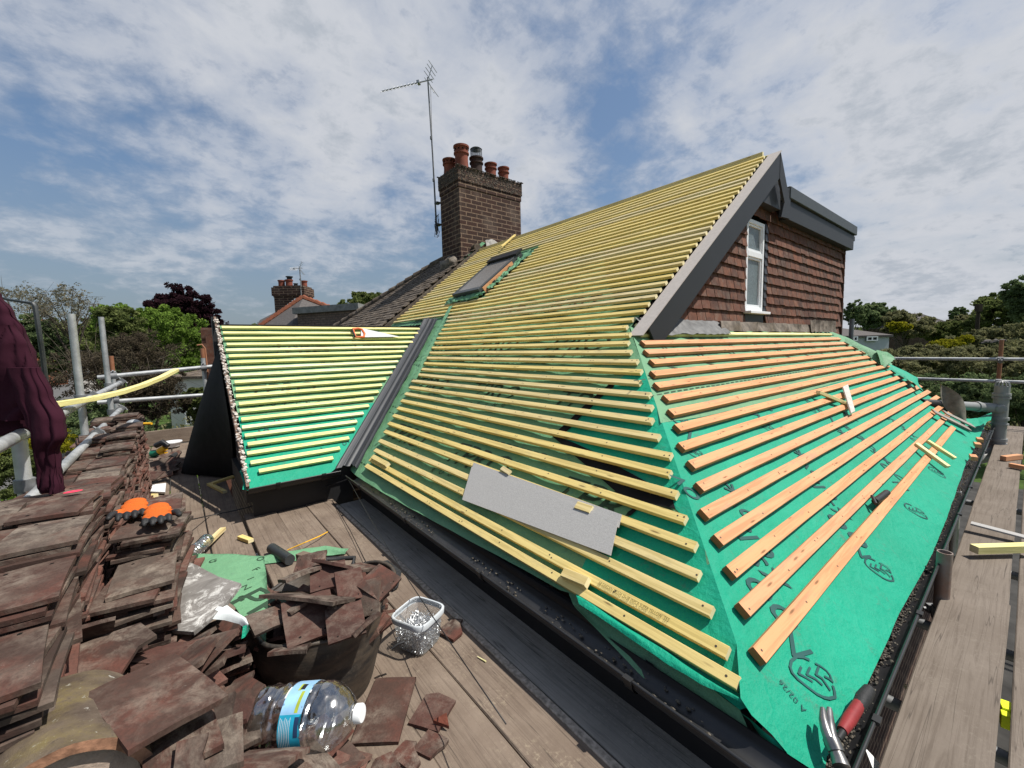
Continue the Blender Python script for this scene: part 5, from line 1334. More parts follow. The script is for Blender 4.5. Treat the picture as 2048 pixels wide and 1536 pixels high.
SH = [tile_data(50+i, shard_poly(rs), [M_TILE, M_TILEC, M_TILEB, M_TILEG, M_TILE][i % 5] if i % 5 != 2 else M_TILE, .003, nib=False) for i in range(10)]
TMC = [tile_data(90+i, mat=M_TILEC, camber=.003) for i in range(3)]
def put(me, mw, label, name='roof_tile', cat='roof tile', group=None):
    o = bpy.data.objects.new(name, me); COL.objects.link(o); o.matrix_world = mw; WL[o.name] = mw.translation.copy(); return tag(o, label, cat, group)
def mat_of(c, ex, up, sc=(1, 1, 1)):
    ex = V(ex).normalized(); ez = V(up); ez = (ez-ex*ez.dot(ex)).normalized(); ey = ez.cross(ex)
    return Matrix(((ex.x*sc[0], ey.x*sc[1], ez.x*sc[2], c[0]), (ex.y*sc[0], ey.y*sc[1], ez.y*sc[2], c[1]), (ex.z*sc[0], ey.z*sc[1], ez.z*sc[2], c[2]), (0, 0, 0, 1)))
def tile_px(me, p0, p1, z0, z1, label, roll=0, group=None, name='roof_tile', ws=1.0, fit=True):
    """tile whose two short edges are seen with their middles at p0 and p1, lying at heights z0 and z1"""
    a, c = onz(p0[0], p0[1], z0), onz(p1[0], p1[1], z1); ex = (c-a).normalized(); side = V((0, 0, 1)).cross(ex).normalized()
    up = V((0, 0, 1))*math.cos(R(roll))+side*math.sin(R(roll)); s = (c-a).length/.265 if fit else 1
    return put(me, mat_of((a+c)/2, ex, up, (min(max(s, .45), 1.25), ws, 1)), label, name, group=group)
ts = random.Random(5)
pile = MB()
def stack(x, y, zt, n, yaw, top_label, me_top=None, group='clay tiles stacked along the platform edge', sub=None, lean=0, label=None, tj=.012):
    z = zt; th = .0150
    nn = int((zt-(ZD+.02))/th)
    for i in range(nn):
        jx, jy = ts.gauss(0, tj), ts.gauss(0, tj*.8); ya = yaw+ts.gauss(0, 3.5)
        mw = Matrix.Translation((x+jx+lean*i*.001, y+jy, z)) @ Euler((R(ts.uniform(-1.2, 1.2)+4*(i == 0)*ts.uniform(-.5, .5)), R(ts.uniform(-1.2, 1.2)), R(ya+ (180 if ts.random() < .3 else 0)))).to_matrix().to_4x4()
        if i < n:
            put(me_top if (i == 0 and me_top) else TM[ts.randrange(8)], mw, top_label if i == 0 else label, group=group if i else 'top tiles of the stacks')
        else:
            pile.box(mw.translation, mw.to_3x3() @ V((.13, 0, 0)), mw.to_3x3() @ V((0, .081, 0)), (0, 0, .0055), 0, ts.random())
        z -= th
LS = 'brown clay roof tile inside a stack of the long row by the poles'
rowsA = [(1.26, -.60, 'nearest the lichen covered ridge tile'), (1.50, -.545, 'second in front of the pink chalk stack'), (1.78, -.51, 'just in front of the stack with pink chalk'), (2.06, -.50, 'with the pink chalk mark'), (2.44, -.56, 'just behind the pink chalk mark'),
         (2.76, -.60, 'below the cuff of the maroon hoodie'), (3.10, -.63, 'behind the hoodie cuff'), (3.50, -.64, 'abreast of the nearest tall pole'), (3.92, -.62, 'just past the nearest tall pole'), (4.36, -.60, 'short of the grey mallet'), (4.80, -.585, 'under the grey mallet'), (5.25, -.55, 'tallest, at the far end of the row')]
for i, (y, z, lb) in enumerate(rowsA):
    stack(-.338-.003*i, y, z, 10 if i < 9 else 7, 90+ts.uniform(-5, 5), 'top tile of the inner stack '+lb, TM[i % 8], label=LS, tj=.010)
    stack(-.503-.004*i, y+.02, z-ts.uniform(0, .02), 4 if i < 6 else 3, 90+ts.uniform(-5, 5), 'top tile of the outer stack '+lb, TM[(i*3+1) % 8], label=LS)
for i, (y, z, lb) in enumerate(rowsA[:3]):
    stack(-.675, y, z-.01, 3, 90+ts.uniform(-4, 4), 'top tile at the left picture edge '+lb, TM[(i+5) % 8], label=LS)
stack(-.118, 2.13, -.65, 10, 80, 'flat tile under the orange gloves, topping the short stack', TM[2], 'clay tiles of the short stack under the gloves', label='brown clay roof tile inside the short stack under the orange gloves', tj=.02)
stack(-.150, 1.83, -.735, 14, 88, 'grey wavy edged tile topping the stack in front of the gloves', TM[6], 'clay tiles of the stack in front of the gloves', label='brown clay roof tile inside the stack in front of the gloves', tj=.018)
stack(-.118, 2.42, -.665, 5, 85, 'tile topping the short stack behind the orange gloves', TM[1], 'clay tiles behind the gloves', label='brown clay roof tile inside the stack behind the orange gloves')
# chalk mark
b = MB(); p = onz(146, 983, -.488); b.lathe([(0, .003), (.018, .002), (.026, 0)], p, n=14); o = b.build('chalk_lump', M_PINK); o.scale = (1, .5, 1); tag(o, 'bright pink chalk mark on the tile stack beside the hoodie', 'chalk mark')
# broken tiles heaped between the stacks and the tub
def Hh(x, y): return -1.30+.55*math.exp(-((x+.22)**2/.10+(y-1.30)**2/.22))+.16*math.exp(-((x-.02)**2/.05+(y-1.75)**2/.10))
for i in range(900):
    x, y = ts.uniform(-.6, .42), ts.uniform(.75, 2.15)
    hz_ = Hh(x, y)
    if hz_ < -1.27 or (x > .10 and y > 1.45): continue
    z = ts.uniform(ZD+.02, hz_-.05); e = Euler((ts.uniform(-.5, .5), ts.uniform(-.5, .5), ts.uniform(0, 6.3))).to_matrix()
    pile.box((x, y, z), e @ V((ts.uniform(.04, .10), 0, 0)), e @ V((0, ts.uniform(.03, .07), 0)), e @ V((0, 0, .006)), 0, ts.random())
tag(pile.build('tile_rubble', tile_mat('buried_clay_tiles', (.12, .058, .045), (.07, .043, .035), (.17, .065, .046), .5, True)), 'buried mass of stacked and broken clay tiles', 'rubble', kind='stuff')
ts2 = random.Random(77); SHG = 'broken tile pieces on the heap'
for i in range(46):
    for _ in range(20):
        x, y = ts2.uniform(-.5, .34), ts2.uniform(.95, 2.05); hz_ = Hh(x, y)
        if hz_ > -1.24 and not (x > .08 and y > 1.50): break
    mw = Matrix.Translation((x, y, hz_-.012)) @ Euler((ts2.uniform(-.4, .4), ts2.uniform(-.4, .4), ts2.uniform(0, 6.3))).to_matrix().to_4x4()
    put(SH[i % 10], mw, 'broken piece of brown clay tile in the heap between stacks and tub', 'tile_shard', 'tile piece', SHG)
big1 = tile_data(201, mat=M_TILE, camber=.003, nib=False); big2 = tile_data(202, mat=M_TILEG, camber=.004, nib=False)
tile_px(big1, (265, 1341), (365, 1436), -.73, -.72, 'smooth brown tile with two pale nail scars beside the lichen ridge tile', 6, ws=1.0)
tile_px(tile_data(203, camber=.003, nib=False), (283, 1513), (433, 1435), -.78, -.78, 'brown tile with a white crack lying under the nail scarred tile', 4)
tile_px(tile_data(204, shard_poly(random.Random(4)), camber=.002, nib=False), (345, 1556), (528, 1498), -.76, -.79, 'red faced broken tile at the bottom edge below the water bottle', -4)
tile_px(big2, (352, 1522), (477, 1466), -.80, -.80, 'grey chipped tile edge under the red faced broken one', 8)
tile_px(SH[0], (118, 1300), (305, 1246), -.80, -.80, 'dark grey tile propped on edge with moss at its left end', 62)
tile_px(SH[3], (143, 1330), (312, 1262), -.84, -.82, 'broken tile showing a bright red broken edge, upper of two', 24)
tile_px(SH[1], (140, 1350), (320, 1275), -.87, -.84, 'broken tile showing a bright red broken edge, lower of two', 20)
for i, (p0, p1, z, rl, lb) in enumerate([((340, 1312), (482, 1258), -.98, 30, 'brown tile leaning below the white underside of the green scrap'), ((360, 1335), (492, 1285), -1.0, 24, 'second leaning brown tile, in front of that under the scrap'),
        ((392, 1350), (500, 1300), -1.04, 18, 'third leaning brown tile, nearest the dark gap by the tub'), ((452, 1380), (545, 1362), -1.04, 5, 'flat dark tile piece in shade just above the water bottle'),
        ((430, 1442), (515, 1392), -.96, 12, 'mossy edged tile piece left of the water bottle'), ((455, 1480), (520, 1430), -1.0, 5, 'dull tile piece touching the base of the water bottle')]):
    tile_px([TMC[0], TMC[1], TM[3], SH[4], SH[6], SH[8]][i], p0, p1, z, z+.01, lb, rl)
tile_px(tile_data(205, mat=M_TILEG, nib=False), (560, 1550), (655, 1500), -1.02, -1.05, 'spotted dark tile under the front of the water bottle', 3)
tile_px(tile_data(206, nib=False), (478, 1545), (560, 1490), -.93, -1.0, 'plain brown tile between the red faced one and the bottle', 6)
# grey slab on the scrap of membrane
cz = -.86; pts = [onz(x, y, cz-.06*((y-1125)/140)) for x, y in [(372, 1122), (395, 1130), (436, 1152), (482, 1166), (446, 1215), (388, 1266), (345, 1262), (318, 1248), (252, 1242), (310, 1190)]]
b = MB(); c0 = sum(pts, V())/len(pts); ex = (pts[0]-pts[8]).normalized(); nz = (pts[0]-pts[6]).cross(pts[3]-pts[8]).normalized(); nz = nz if nz.z > 0 else -nz; ey = nz.cross(ex)
b.sheet([((p-c0).dot(ex), (p-c0).dot(ey)) for p in pts], .04, lambda u, v: c0+ex*u+ey*v+nz*(.004*mnoise.noise(V((u*9, v*9, 0)))), 0, .014, 0)
tag(b.build('slate_slab', M_SLATE), 'large pale grey slab with white lime stains lying on the green scrap', 'slab')
# half round ridge tile
C0, C1 = at(90, 1512, .72), at(105, 1360, .95); ax = (C1-C0).normalized(); sd = ax.cross(V((0, 0, 1))).normalized(); upv = sd.cross(ax); C0, C1 = C0-upv*.128, C1-upv*.128
b = MB()
def arc(r): return lambda u, v: C0.lerp(C1, v)+(sd*math.cos(math.pi*(1.04*u-.02))*1.08+upv*math.sin(math.pi*(1.04*u-.02)))*(r+.003*mnoise.noise(V((u*8, v*8, 0))))
b.grid(arc(.128), 26, 14); b.grid(arc(.110), 26, 14)
n_ = 26
for v_, mi in ((0, 1), (1, 0)):
    vs = []
    for i in range(n_+1): vs += [arc(.128)(i/n_, v_), arc(.110)(i/n_, v_)]
    b.add(vs, [(2*i, 2*i+1, 2*i+3, 2*i+2) for i in range(n_)], mi)
cp_ = C0.lerp(C1, .05); b.add([cp_+(sd*math.cos(math.pi*i/16)*1.08+upv*math.sin(math.pi*i/16))*.108+upv*.0 for i in range(17)], [tuple(range(17))], 2)
tag(b.build('ridge_tile', [M_RIDGE, simple('worn_orange_clay_rim', (.22, .115, .07), .9, .2, var=.6, scale=40, bump=.5), simple('pale_old_mortar', (.30, .235, .19), .95, .1, var=.3, scale=25, bump=.8)], smooth=60), 'half round ridge tile covered in yellow and grey lichen', 'ridge tile')
# loose tiles on the deck
tile_px(tile_data(301, mat=M_TILE, nib=False), (792, 1352), (748, 1482), ZD+.022, ZD+.022, 'red and grey loose tile flat on the boards right of the water bottle', 0)
put(tile_data(302, [(-.10, -.07), (.06, -.075), (.075, .02), (.05, .07), (-.1, .07)], M_TILEC, .002, nib=False), mat_of((.655, 1.325, ZD+.014), (.13, .085, 0), (0, 0, 1), (.85, .85, 1)), 'dark broken half tile on the boards in front of the nail tub', cat='roof tile')
b = MB(); a, c, e = onz(866, 1440, ZD+.03), onz(898, 1452, ZD+.02), onz(893, 1425, ZD+.05); b.prism([a, c, e], (0, 0, -.012)); tag(b.build('tile_chip', M_TILEB, fixn=True), 'small red triangular chip at the corner of the dark half tile', 'tile piece')
for (p0, p1, s, lb) in [((800, 1490), (850, 1525), SH[4], 'small tile piece at the bottom edge near the dark half tile'), ((850, 1480), (890, 1500), SH[9], 'tiny tile piece right of the one at the bottom edge'), ((764, 1524), (800, 1528), SH[7], 'thin red tile sliver at the bottom edge')]:
    tile_px(s, p0, p1, ZD+.016, ZD+.016, lb, 0, name='tile_shard', ws=.5)
tile_px(SH[2], (893, 1245), (938, 1268), ZD+.02, ZD+.02, 'flat brown tile piece behind the clear nail tub', 0, name='tile_shard', ws=.8)
b = MB(); q = [onz(x, y, ZD+.02) for x, y in [(738, 1127), (776, 1120), (803, 1142), (796, 1172), (786, 1178), (752, 1150)]]; b.prism(q, (0, 0, -.01)); tag(b.build('slate_piece', M_BITUM, fixn=True), 'ragged black slate piece on the boards behind the rubber tub', 'slate piece')

# ------------------------------------------------------------------ black rubber tub with tiles
TC, TR = V((.365, 1.735, ZD+.002)), V((.395, 1.775, -.985))
T = thing('rubber_tub', 'crumpled black rubber tub heaped with broken brown tiles', 'tub', TC)
def tubf(off):
    def fn(u, v):
        a = 2*math.pi*u; c = TC.lerp(TR, v); r = (.195+(.285-.195)*v**.8-off)
        k = 1+.04*math.sin(3*a+.6)*v+.035*math.sin(5*a+1)*v**2+.02*mnoise.noise(V((math.cos(a)*2, math.sin(a)*2, v*3)))
        front = max(0, math.cos(a-R(245)))**3; k += .05*front*v
        p = c+V((math.cos(a), math.sin(a), 0))*r*k
        if v > .02: p.z += v**3*(-.012-.030*math.sin(a)*(1 if math.sin(a) > 0 else .4)+.012*math.sin(5*a)-.03*front); p += V((math.cos(a), math.sin(a), 0))*(.012*math.sin(v*9+3*math.sin(a*2))*v)
        return p
    return fn
b = MB(); b.grid(tubf(0), 96, 22); b.grid(lambda u, v: tubf(.008)(1-u, v), 96, 22); b.add([tubf(0)(i/48, 0) for i in range(48)], [tuple(range(48))]); b.build('body', M_TUB, T, smooth=180)
b = MB(); b.tube([tubf(.004)(i/96, 1) for i in range(97)], .0085, 8, caps=False); b.build('rim', M_TUB, T, smooth=180)
b = MB(); h0 = tubf(0)(.13, .98); h1 = tubf(0)(.20, .98); b.tube([h0, h0+V((.03, .05, .02)), h1+V((.02, .06, .02)), h1], .011, 8); b.build('handle', M_RUBBER, T, smooth=180)
b = MB()
for i in range(120):
    a = ts.uniform(0, 6.28); rr_ = .23*ts.random()**.5; e = Euler((ts.uniform(-.6, .6), ts.uniform(-.6, .6), ts.uniform(0, 6.3))).to_matrix()
    b.box((TR.x+rr_*math.cos(a), TR.y+rr_*math.sin(a), -1.06+.07*(1-rr_/.23)-ts.uniform(0, .1)), e @ V((ts.uniform(.03, .08), 0, 0)), e @ V((0, ts.uniform(.03, .06), 0)), e @ V((0, 0, .006)), 0, ts.random())
tag(b.build('tile_rubble', tile_mat('buried_tub_tiles', (.11, .05, .038), (.07, .04, .03), (.15, .058, .042), .3, True)), 'buried broken tiles inside the rubber tub', 'rubble', kind='stuff')
tubt = [(TMC[0], (612, 1190), (628, 1276), -.905, -.985, 0, 1.0, 'large clean brown tile standing at the front of the rubber tub'), (TMC[1], (687, 1211), (695, 1272), -.925, -.985, 0, .75, 'short clean brown tile right of the large one in the tub'),
        (TM[1], (548, 1182), (690, 1196), -.92, -.90, 25, .8, 'wide tile with a nail hole behind the large brown one in the tub'), (TM[2], (734, 1158), (730, 1232), -.90, -.99, -14, .62, 'grey edged tile upright at the right side of the tub'),
        (SH[3], (536, 1215), (570, 1280), -.92, -.98, 10, .9, 'pale nibbed tile fragment at the front left of the tub'), (TMC[2], (655, 1124), (658, 1174), -.865, -.90, 0, .8, 'square brown tile face at the top of the tub heap'),
        (SH[1], (617, 1116), (724, 1136), -.855, -.87, 40, .55, 'red edged tile strip along the back of the tub heap'), (TM[6], (562, 1158), (632, 1130), -.88, -.875, 22, .8, 'mottled pale tile at the back left of the tub heap'),
        (TMC[1], (697, 1146), (704, 1190), -.875, -.93, 5, .6, 'narrow brown tile between the square face and the right side tile'), (SH[0], (552, 1292), (668, 1284), -1.0, -.99, 20, .6, 'low tile piece along the front rim inside the tub'),
        (SH[4], (706, 1262), (752, 1222), -.99, -.96, 30, .5, 'splintered piece at the right front inside the tub'), (SH[6], (738, 1200), (775, 1185), -.98, -.965, 10, .3, 'thin sliver lying inside the right rim of the tub'), (SH[8], (560, 1230), (620, 1180), -.93, -.90, 12, .7, 'dark piece wedged behind the nibbed fragment in the tub')]
tubt += [(TM[4], (742, 1150), (776, 1172), -.90, -.93, -10, .8, 'tile edge slanting down at the back right of the tub heap'), (SH[9], (700, 1128), (752, 1142), -.90, -.90, 15, .7, 'tile piece lying behind the square brown face in the tub'), (TM[0], (640, 1118), (600, 1128), -.90, -.91, 10, .8, 'grey tile lying at the very back of the tub heap')]
for me, p0, p1, z0, z1, rl, ws_, lb in tubt: tile_px(me, p0, p1, z0, z1, lb, rl, 'broken tiles in the rubber tub', ws=ws_)

# ------------------------------------------------------------------ scrap of printed membrane
def scrap(name, px, zf, thick, label, mats, cell=.03, texts=()):
    P3d = [onz(x, y, z) for x, y, z in px]
    b = MB(); b.sheet([(p.x, p.y) for p in P3d], cell, zf, 0, .0015, 1)
    for (s, size, x, y, ang, mi, sh) in texts:
        c = onz(x, y, -.98); ca, sa = math.cos(R(ang)), math.sin(R(ang))
        def f(u, v, c=c, ca=ca, sa=sa): X, Y = c.x+u*ca-v*sa, c.y+u*sa+v*ca; q = zf(X, Y); return q+V((0, 0, .002))
        b.text(s, size, f, 2, sh)
    return tag(b.build(name, mats, smooth=180), label, 'membrane scrap')
zs_ = lambda x, y: V((x, y, -.985+.05*math.sin((x*3.2-y*2.1))*.6+.012*mnoise.noise(V((x*7, y*7, 1)))-.28*max(0, x-.17)**1.3*0-.10*max(0, 1.93-y)))
scrap('membrane_scrap', [(305, 1132, -.98), (345, 1120, -.98), (420, 1116, -.98), (528, 1118, -.98), (533, 1150, -.98), (536, 1200, -.98), (530, 1262, -.98), (516, 1265, -.98), (470, 1215, -.98), (440, 1195, -.98), (300, 1165, -.98)], zs_, .002,
      'green scrap of printed membrane with letters under the grey slab', [M_GREEN, M_FELTBACK, M_INK2], texts=[('G', .048, 427, 1134, -10, 2, 0), ('O', .045, 521, 1124, -60, 2, 0), ('F', .045, 512, 1142, -60, 2, 0), ('I', .045, 501, 1161, -60, 2, 0), ('N', .048, 491, 1180, -60, 2, 0), ('G', .048, 484, 1200, -60, 2, 0), ('O', .13, 372, 1128, -25, 2, 0), ('PR', .19, 519, 1205, -62, 2, 0)])
b = MB()
Tp = [onz(x, y, -.905) for x, y in [(448, 1206), (470, 1222), (492, 1236), (498, 1250)]]; Bp = [onz(x, y, -.915) for x, y in [(420, 1238), (448, 1240), (478, 1248), (496, 1262)]]
flap(Tp, Bp, .012, 0, .001); tag(b.build('folded_membrane_corner', M_FELTBACK, smooth=180), 'folded white underside corner of the green scrap below the slab', 'membrane scrap')
b = MB(); Tp = [onz(x, y, -.90) for x, y in [(486, 1252), (492, 1250), (499, 1250)]]; Bp = [onz(x, y, -.93) for x, y in [(483, 1278), (490, 1274), (498, 1262)]]; flap(Tp, Bp, .0, 0, .001); tag(b.build('teal_fold', M_TEAL, smooth=180), 'small curled teal edge beside the rubber tub', 'membrane scrap')
b = MB(); Tp = [onz(x, y, -1.2) for x, y in [(468, 1322), (500, 1300), (525, 1290)]]; Bp = [onz(x, y, -1.24) for x, y in [(462, 1330), (500, 1335), (522, 1318)]]; flap(Tp, Bp, .03, 0); tag(b.build('dark_membrane_fold', M_GREEN, smooth=180), 'dark fold of green membrane in the shade left of the tub', 'membrane scrap')
b = MB(); Tp = [onz(x, y, ZD+.03) for x, y in [(528, 1112), (600, 1098), (650, 1092), (700, 1098)]]; Bp = [onz(x, y, ZD+.01) for x, y in [(528, 1128), (600, 1120), (650, 1112), (690, 1108)]]; flap(Tp, Bp, .012, 0); tag(b.build('membrane_strip', M_GREEN, smooth=180), 'strip of green membrane on the boards behind the tub', 'membrane scrap')

# ------------------------------------------------------------------ water bottle
B0, B1 = at(519, 1440, 1.17), at(716, 1427, 1.15); ax = (B1-B0).normalized(); Lb = (B1-B0).length; s_ = Lb/.30
BT = thing('water_bottle', 'large crumpled clear water bottle with a blue label lying on the tiles', 'bottle', (B0+B1)/2-V((0, 0, .08)))
tocam = -(B0+B1).normalized(); fr = (tocam-ax*tocam.dot(ax)).normalized(); upb = ax.cross(fr); upb = upb if upb.z > 0 else -upb
r0 = .082
prof = [(.0, .02), (.045, .004), (.066, .0), (.078, .012), (.081, .03), (.080, .055), (.075, .062), (.080, .069), (.081, .080), (.076, .087), (.080, .094), (.0795, .15), (.081, .155), (.076, .162), (.081, .17), (.082, .185), (.077, .192), (.081, .199), (.078, .222), (.066, .25), (.045, .275), (.026, .288), (.020, .292), (.020, .30)]
def bot(off=0):
    def fn(u, v):
        k = v*(len(prof)-1); i = min(len(prof)-2, int(k)); t = k-i; r = prof[i][0]*(1-t)+prof[i+1][0]*t; z = prof[i][1]*(1-t)+prof[i+1][1]*t
        a = 2*math.pi*u; d = fr*math.cos(a)+upb*math.sin(a)
        if .03 < z < .24: r *= 1+.10*mnoise.noise(V((math.cos(a)*1.6, math.sin(a)*1.6, z*22)))+.035*mnoise.noise(V((math.cos(a)*5, math.sin(a)*5, z*60)))
        if z < .06: r *= 1+.06*mnoise.noise(V((math.cos(a)*4, math.sin(a)*4, z*50)))
        return B0+ax*z*s_+d*(r+off)
    return fn
b = MB(); b.grid(bot(), 72, 92); b.build('body', M_PET, BT, smooth=180)
b = MB(); c = B0+ax*.293*s_; b.lathe([(.0215, 0), (.0235, .002), (.0235, .017), (.021, .02), (0, .02)], c, ax, 24); b.build('cap', M_LWHITE, BT, smooth=40)
b = MB(); c = B0+ax*.286*s_; b.lathe([(.024, 0), (.029, .001), (.029, .005), (.024, .006)], c, ax, 24); b.build('neck_ring', M_PET, BT, smooth=40)
lb_ = MB()
def lab(z0, z1, a0, a1, mi, r=.0835):
    lb_.grid(lambda u, v: B0+ax*(z0+(z1-z0)*u)*s_+(fr*math.cos(a0+(a1-a0)*v+.36)+upb*math.sin(a0+(a1-a0)*v+.36))*r, 12, 24, mi)
z0, z1 = .112, .176
lab(z0, z1, R(-95), R(-16), 0); lab(z0, z1, R(-16), R(42), 1); lab(z0, z1, R(42), R(62), 2); lab(z0+.001, z1-.001, R(62), R(100), 4)
lab(z0+.040, z1-.014, R(-14), R(22), 3, .0839); lab(z0+.024, z0+.034, R(24), R(42), 3, .0839); lab(z0+.030, z1-.02, R(26), R(40), 6, .0842)
lab(z0+.046, z1-.006, R(-50), R(-20), 5, .0839)
for i in range(7): lab(z0+.004+i*.0048, z0+.0052+i*.0048, R(-72), R(-20-2*(i % 3)), 4, .0839)
for i in range(22):
    z = z0+.004+i*.0026; lab(z, z+[.0008, .0014, .0006][i % 3], R(66), R(84), 6, .0839)
lab(z0-.004, z0, R(10), R(34), 4, .0839); lab(z1, z1+.004, R(18), R(24), 4, .0839)
lb_.build('label', [M_LBLUE, M_LSKY, M_LSKY, M_LYEL, M_LWHITE, M_LNAVY, M_BLK], BT, smooth=180)
# small crushed bottle
B0_, B1_ = onz(378, 1112, -1.20), onz(415, 1078, -1.20); ax2 = (B1_-B0_).normalized(); L2 = (B1_-B0_).length
S = thing('small_bottle', 'small crushed clear bottle with a teal band behind the green scrap', 'bottle', B0_-V((0, 0, .04)))
b = MB(); n_ = 40
b.grid(lambda u, v: B0_+ax2*(L2*v)+(V((0, 0, 1))*math.sin(2*math.pi*u)+ax2.cross(V((0, 0, 1)))*math.cos(2*math.pi*u)*1.1)*(.035+.0025*math.sin(v*55)+.006*mnoise.noise(V((u*4, v*6, 0))))*(1 if v < .97 else .5), 32, 60); b.build('body', M_PET, S, smooth=180)
b = MB(); b.lathe([(.038, 0), (.0385, .02), (.038, .035)], B0_+ax2*L2*.80, ax2, 24); b.build('band', glass_mat('teal_bottle_band', (.15, .42, .48), .15, .1), S, smooth=180)

# ------------------------------------------------------------------ clear tub of nails
NC = V((.775, 1.690, ZD+.001)); NT = thing('nail_tub', 'clear square plastic tub of silver nails on the boards', 'tub', NC)
ya = R(-66)
def sq(prof, o, mb, n=40, p=5, mi=0):
    vs = []
    for (r, z) in prof:
        for j in range(n):
            a = 2*math.pi*j/n; c, s = math.cos(a), math.sin(a); k = (abs(c)**p+abs(s)**p)**(-1/p); x, y = c*k*r, s*k*r
            vs.append(o+V((x*math.cos(ya)-y*math.sin(ya), x*math.sin(ya)+y*math.cos(ya), z)))
    mb.add(vs, [(i*n+j, i*n+(j+1) % n, (i+1)*n+(j+1) % n, (i+1)*n+j) for i in range(len(prof)-1) for j in range(n)], mi)
b = MB(); sq([(.001, .003), (.070, .003), (.076, .010), (.088, .13), (.090, .150)], NC, b); b.build('body', M_TUBC, NT, smooth=180)
b = MB(); sq([(.090, .128), (.096, .130), (.097, .152), (.093, .156), (.088, .154), (.088, .146)], NC, b); b.build('rim', simple('frosted_rim_plastic', (.50, .53, .55), .35, .45, var=.05), NT, smooth=60)
b = MB(); q0 = onz(783, 1293, -1.205); q1 = onz(808, 1284, -1.205); b.tube([q0+V((-.0, .0, -.01)), q0.lerp(q1, .5), q1], .006, 8); b.build('handle', M_BLK, NT, smooth=60)
b = MB(); ns_ = random.Random(9)
for i in range(1000):
    l = ns_.uniform(.04, .062); x, y = ns_.uniform(-.062, .062), ns_.uniform(-.062, .062); z = .012+ns_.random()**.7*.085
    d = V((ns_.gauss(0, 1), ns_.gauss(0, 1), ns_.gauss(0, .38 if z < .08 else .55))).normalized()
    c = NC+V((x*math.cos(ya)-y*math.sin(ya), x*math.sin(ya)+y*math.cos(ya), z)); k = .072
    ends = []
    for s in (-1, 1):
        e = c+d*l/2*s; dx, dy = e.x-NC.x, e.y-NC.y; ux, uy = dx*math.cos(-ya)-dy*math.sin(-ya), dx*math.sin(-ya)+dy*math.cos(-ya); ux, uy = max(-k, min(k, ux)), max(-k, min(k, uy))
        ends.append(V((NC.x+ux*math.cos(ya)-uy*math.sin(ya), NC.y+ux*math.sin(ya)+uy*math.cos(ya), max(NC.z+.006, e.z))))
    b.tube(ends, .0017, 5); b.tube([ends[1], ends[1]+(ends[1]-ends[0]).normalized()*.0015], .004, 6)
tag(b.build('nails', M_NAIL), 'heap of loose silver nails filling the clear tub', 'nails', kind='stuff')

# ------------------------------------------------------------------ orange gloves
def glove(c, fwd, label, mirror=1, sc=1.0):
    c = V(c); fwd = V(fwd); fwd.z = 0; fwd.normalize(); sd = V((0, 0, 1)).cross(fwd)*mirror
    G = thing('work_glove', label, 'glove', c-V((0, 0, .02)), 'pair of orange work gloves')
    P = lambda a, s, z: c+(fwd*a+sd*s)*sc+V((0, 0, z*sc))
    def cap(mb, pts, rr, mi=0): mb.tube(pts, rr, 10, mi); [mb.ico(p, r*1.0, 2, (1, 1, 1), mi) for p, r in ((pts[0], rr[0]), (pts[-1], rr[-1]))]
    pm_ = MB()
    pm_.ico(P(-.02, 0, .008), .05*sc, 2, (1.2, 1.0, .38)); pm_.ico(P(.02, 0, .009), .047*sc, 2, (1, 1.02, .38)); pm_.ico(P(-.075, .003, .012), .046*sc, 2, (1.2, 1.05, .5)); pm_.ico(P(-.115, .004, .016), .042*sc, 2, (1.1, 1.0, .55))
    tp = MB(); L = [.048, .058, .054, .042]
    for i in range(4):
        s = -.036+.024*i; a0 = P(.045, s*.95, .014); a1 = P(.045+L[i]*.45, s*1.12, .022); a2 = P(.045+L[i]*.8, s*1.18, .016); a3 = P(.045+L[i], s*1.2, .008)
        cap(pm_, [a0, a0.lerp(a1, .8)], [.0135*sc, .0125*sc]); cap(tp, [a0.lerp(a1, .9), a1.lerp(a2, .3), a2, a3], [.0118*sc, .0122*sc, .0118*sc, .010*sc])
    t0, t1, t2 = P(-.01, -.045, .012), P(.022, -.070, .016), P(.050, -.078, .010)
    cap(pm_, [t0, t0.lerp(t1, .7)], [.016*sc, .014*sc]); cap(tp, [t0.lerp(t1, .45), t1, t2], [.0148*sc, .0148*sc, .012*sc])
    o = pm_.build('palm', M_ORANGE, G, smooth=180); rm = o.modifiers.new('remesh', 'REMESH'); rm.mode = 'VOXEL'; rm.voxel_size = .0042; rm.use_smooth_shade = True; sm = o.modifiers.new('smooth', 'SMOOTH'); sm.iterations = 3
    o = tp.build('rubber_fingers', M_RUBBER, G, smooth=180); rm = o.modifiers.new('remesh', 'REMESH'); rm.mode = 'VOXEL'; rm.voxel_size = .0042; rm.use_smooth_shade = True
    return G
g1, g1f = onz(265, 1026, -.63), onz(258, 1050, -.63); glove(g1, g1f-g1, 'left orange work glove with black fingertips on the flat tile', 1, .84)
g2, g2f = onz(316, 1036, -.63), onz(312, 1062, -.63); glove(g2, g2f-g2, 'right orange work glove with black fingertips, splayed on the flat tile', -1, .84)

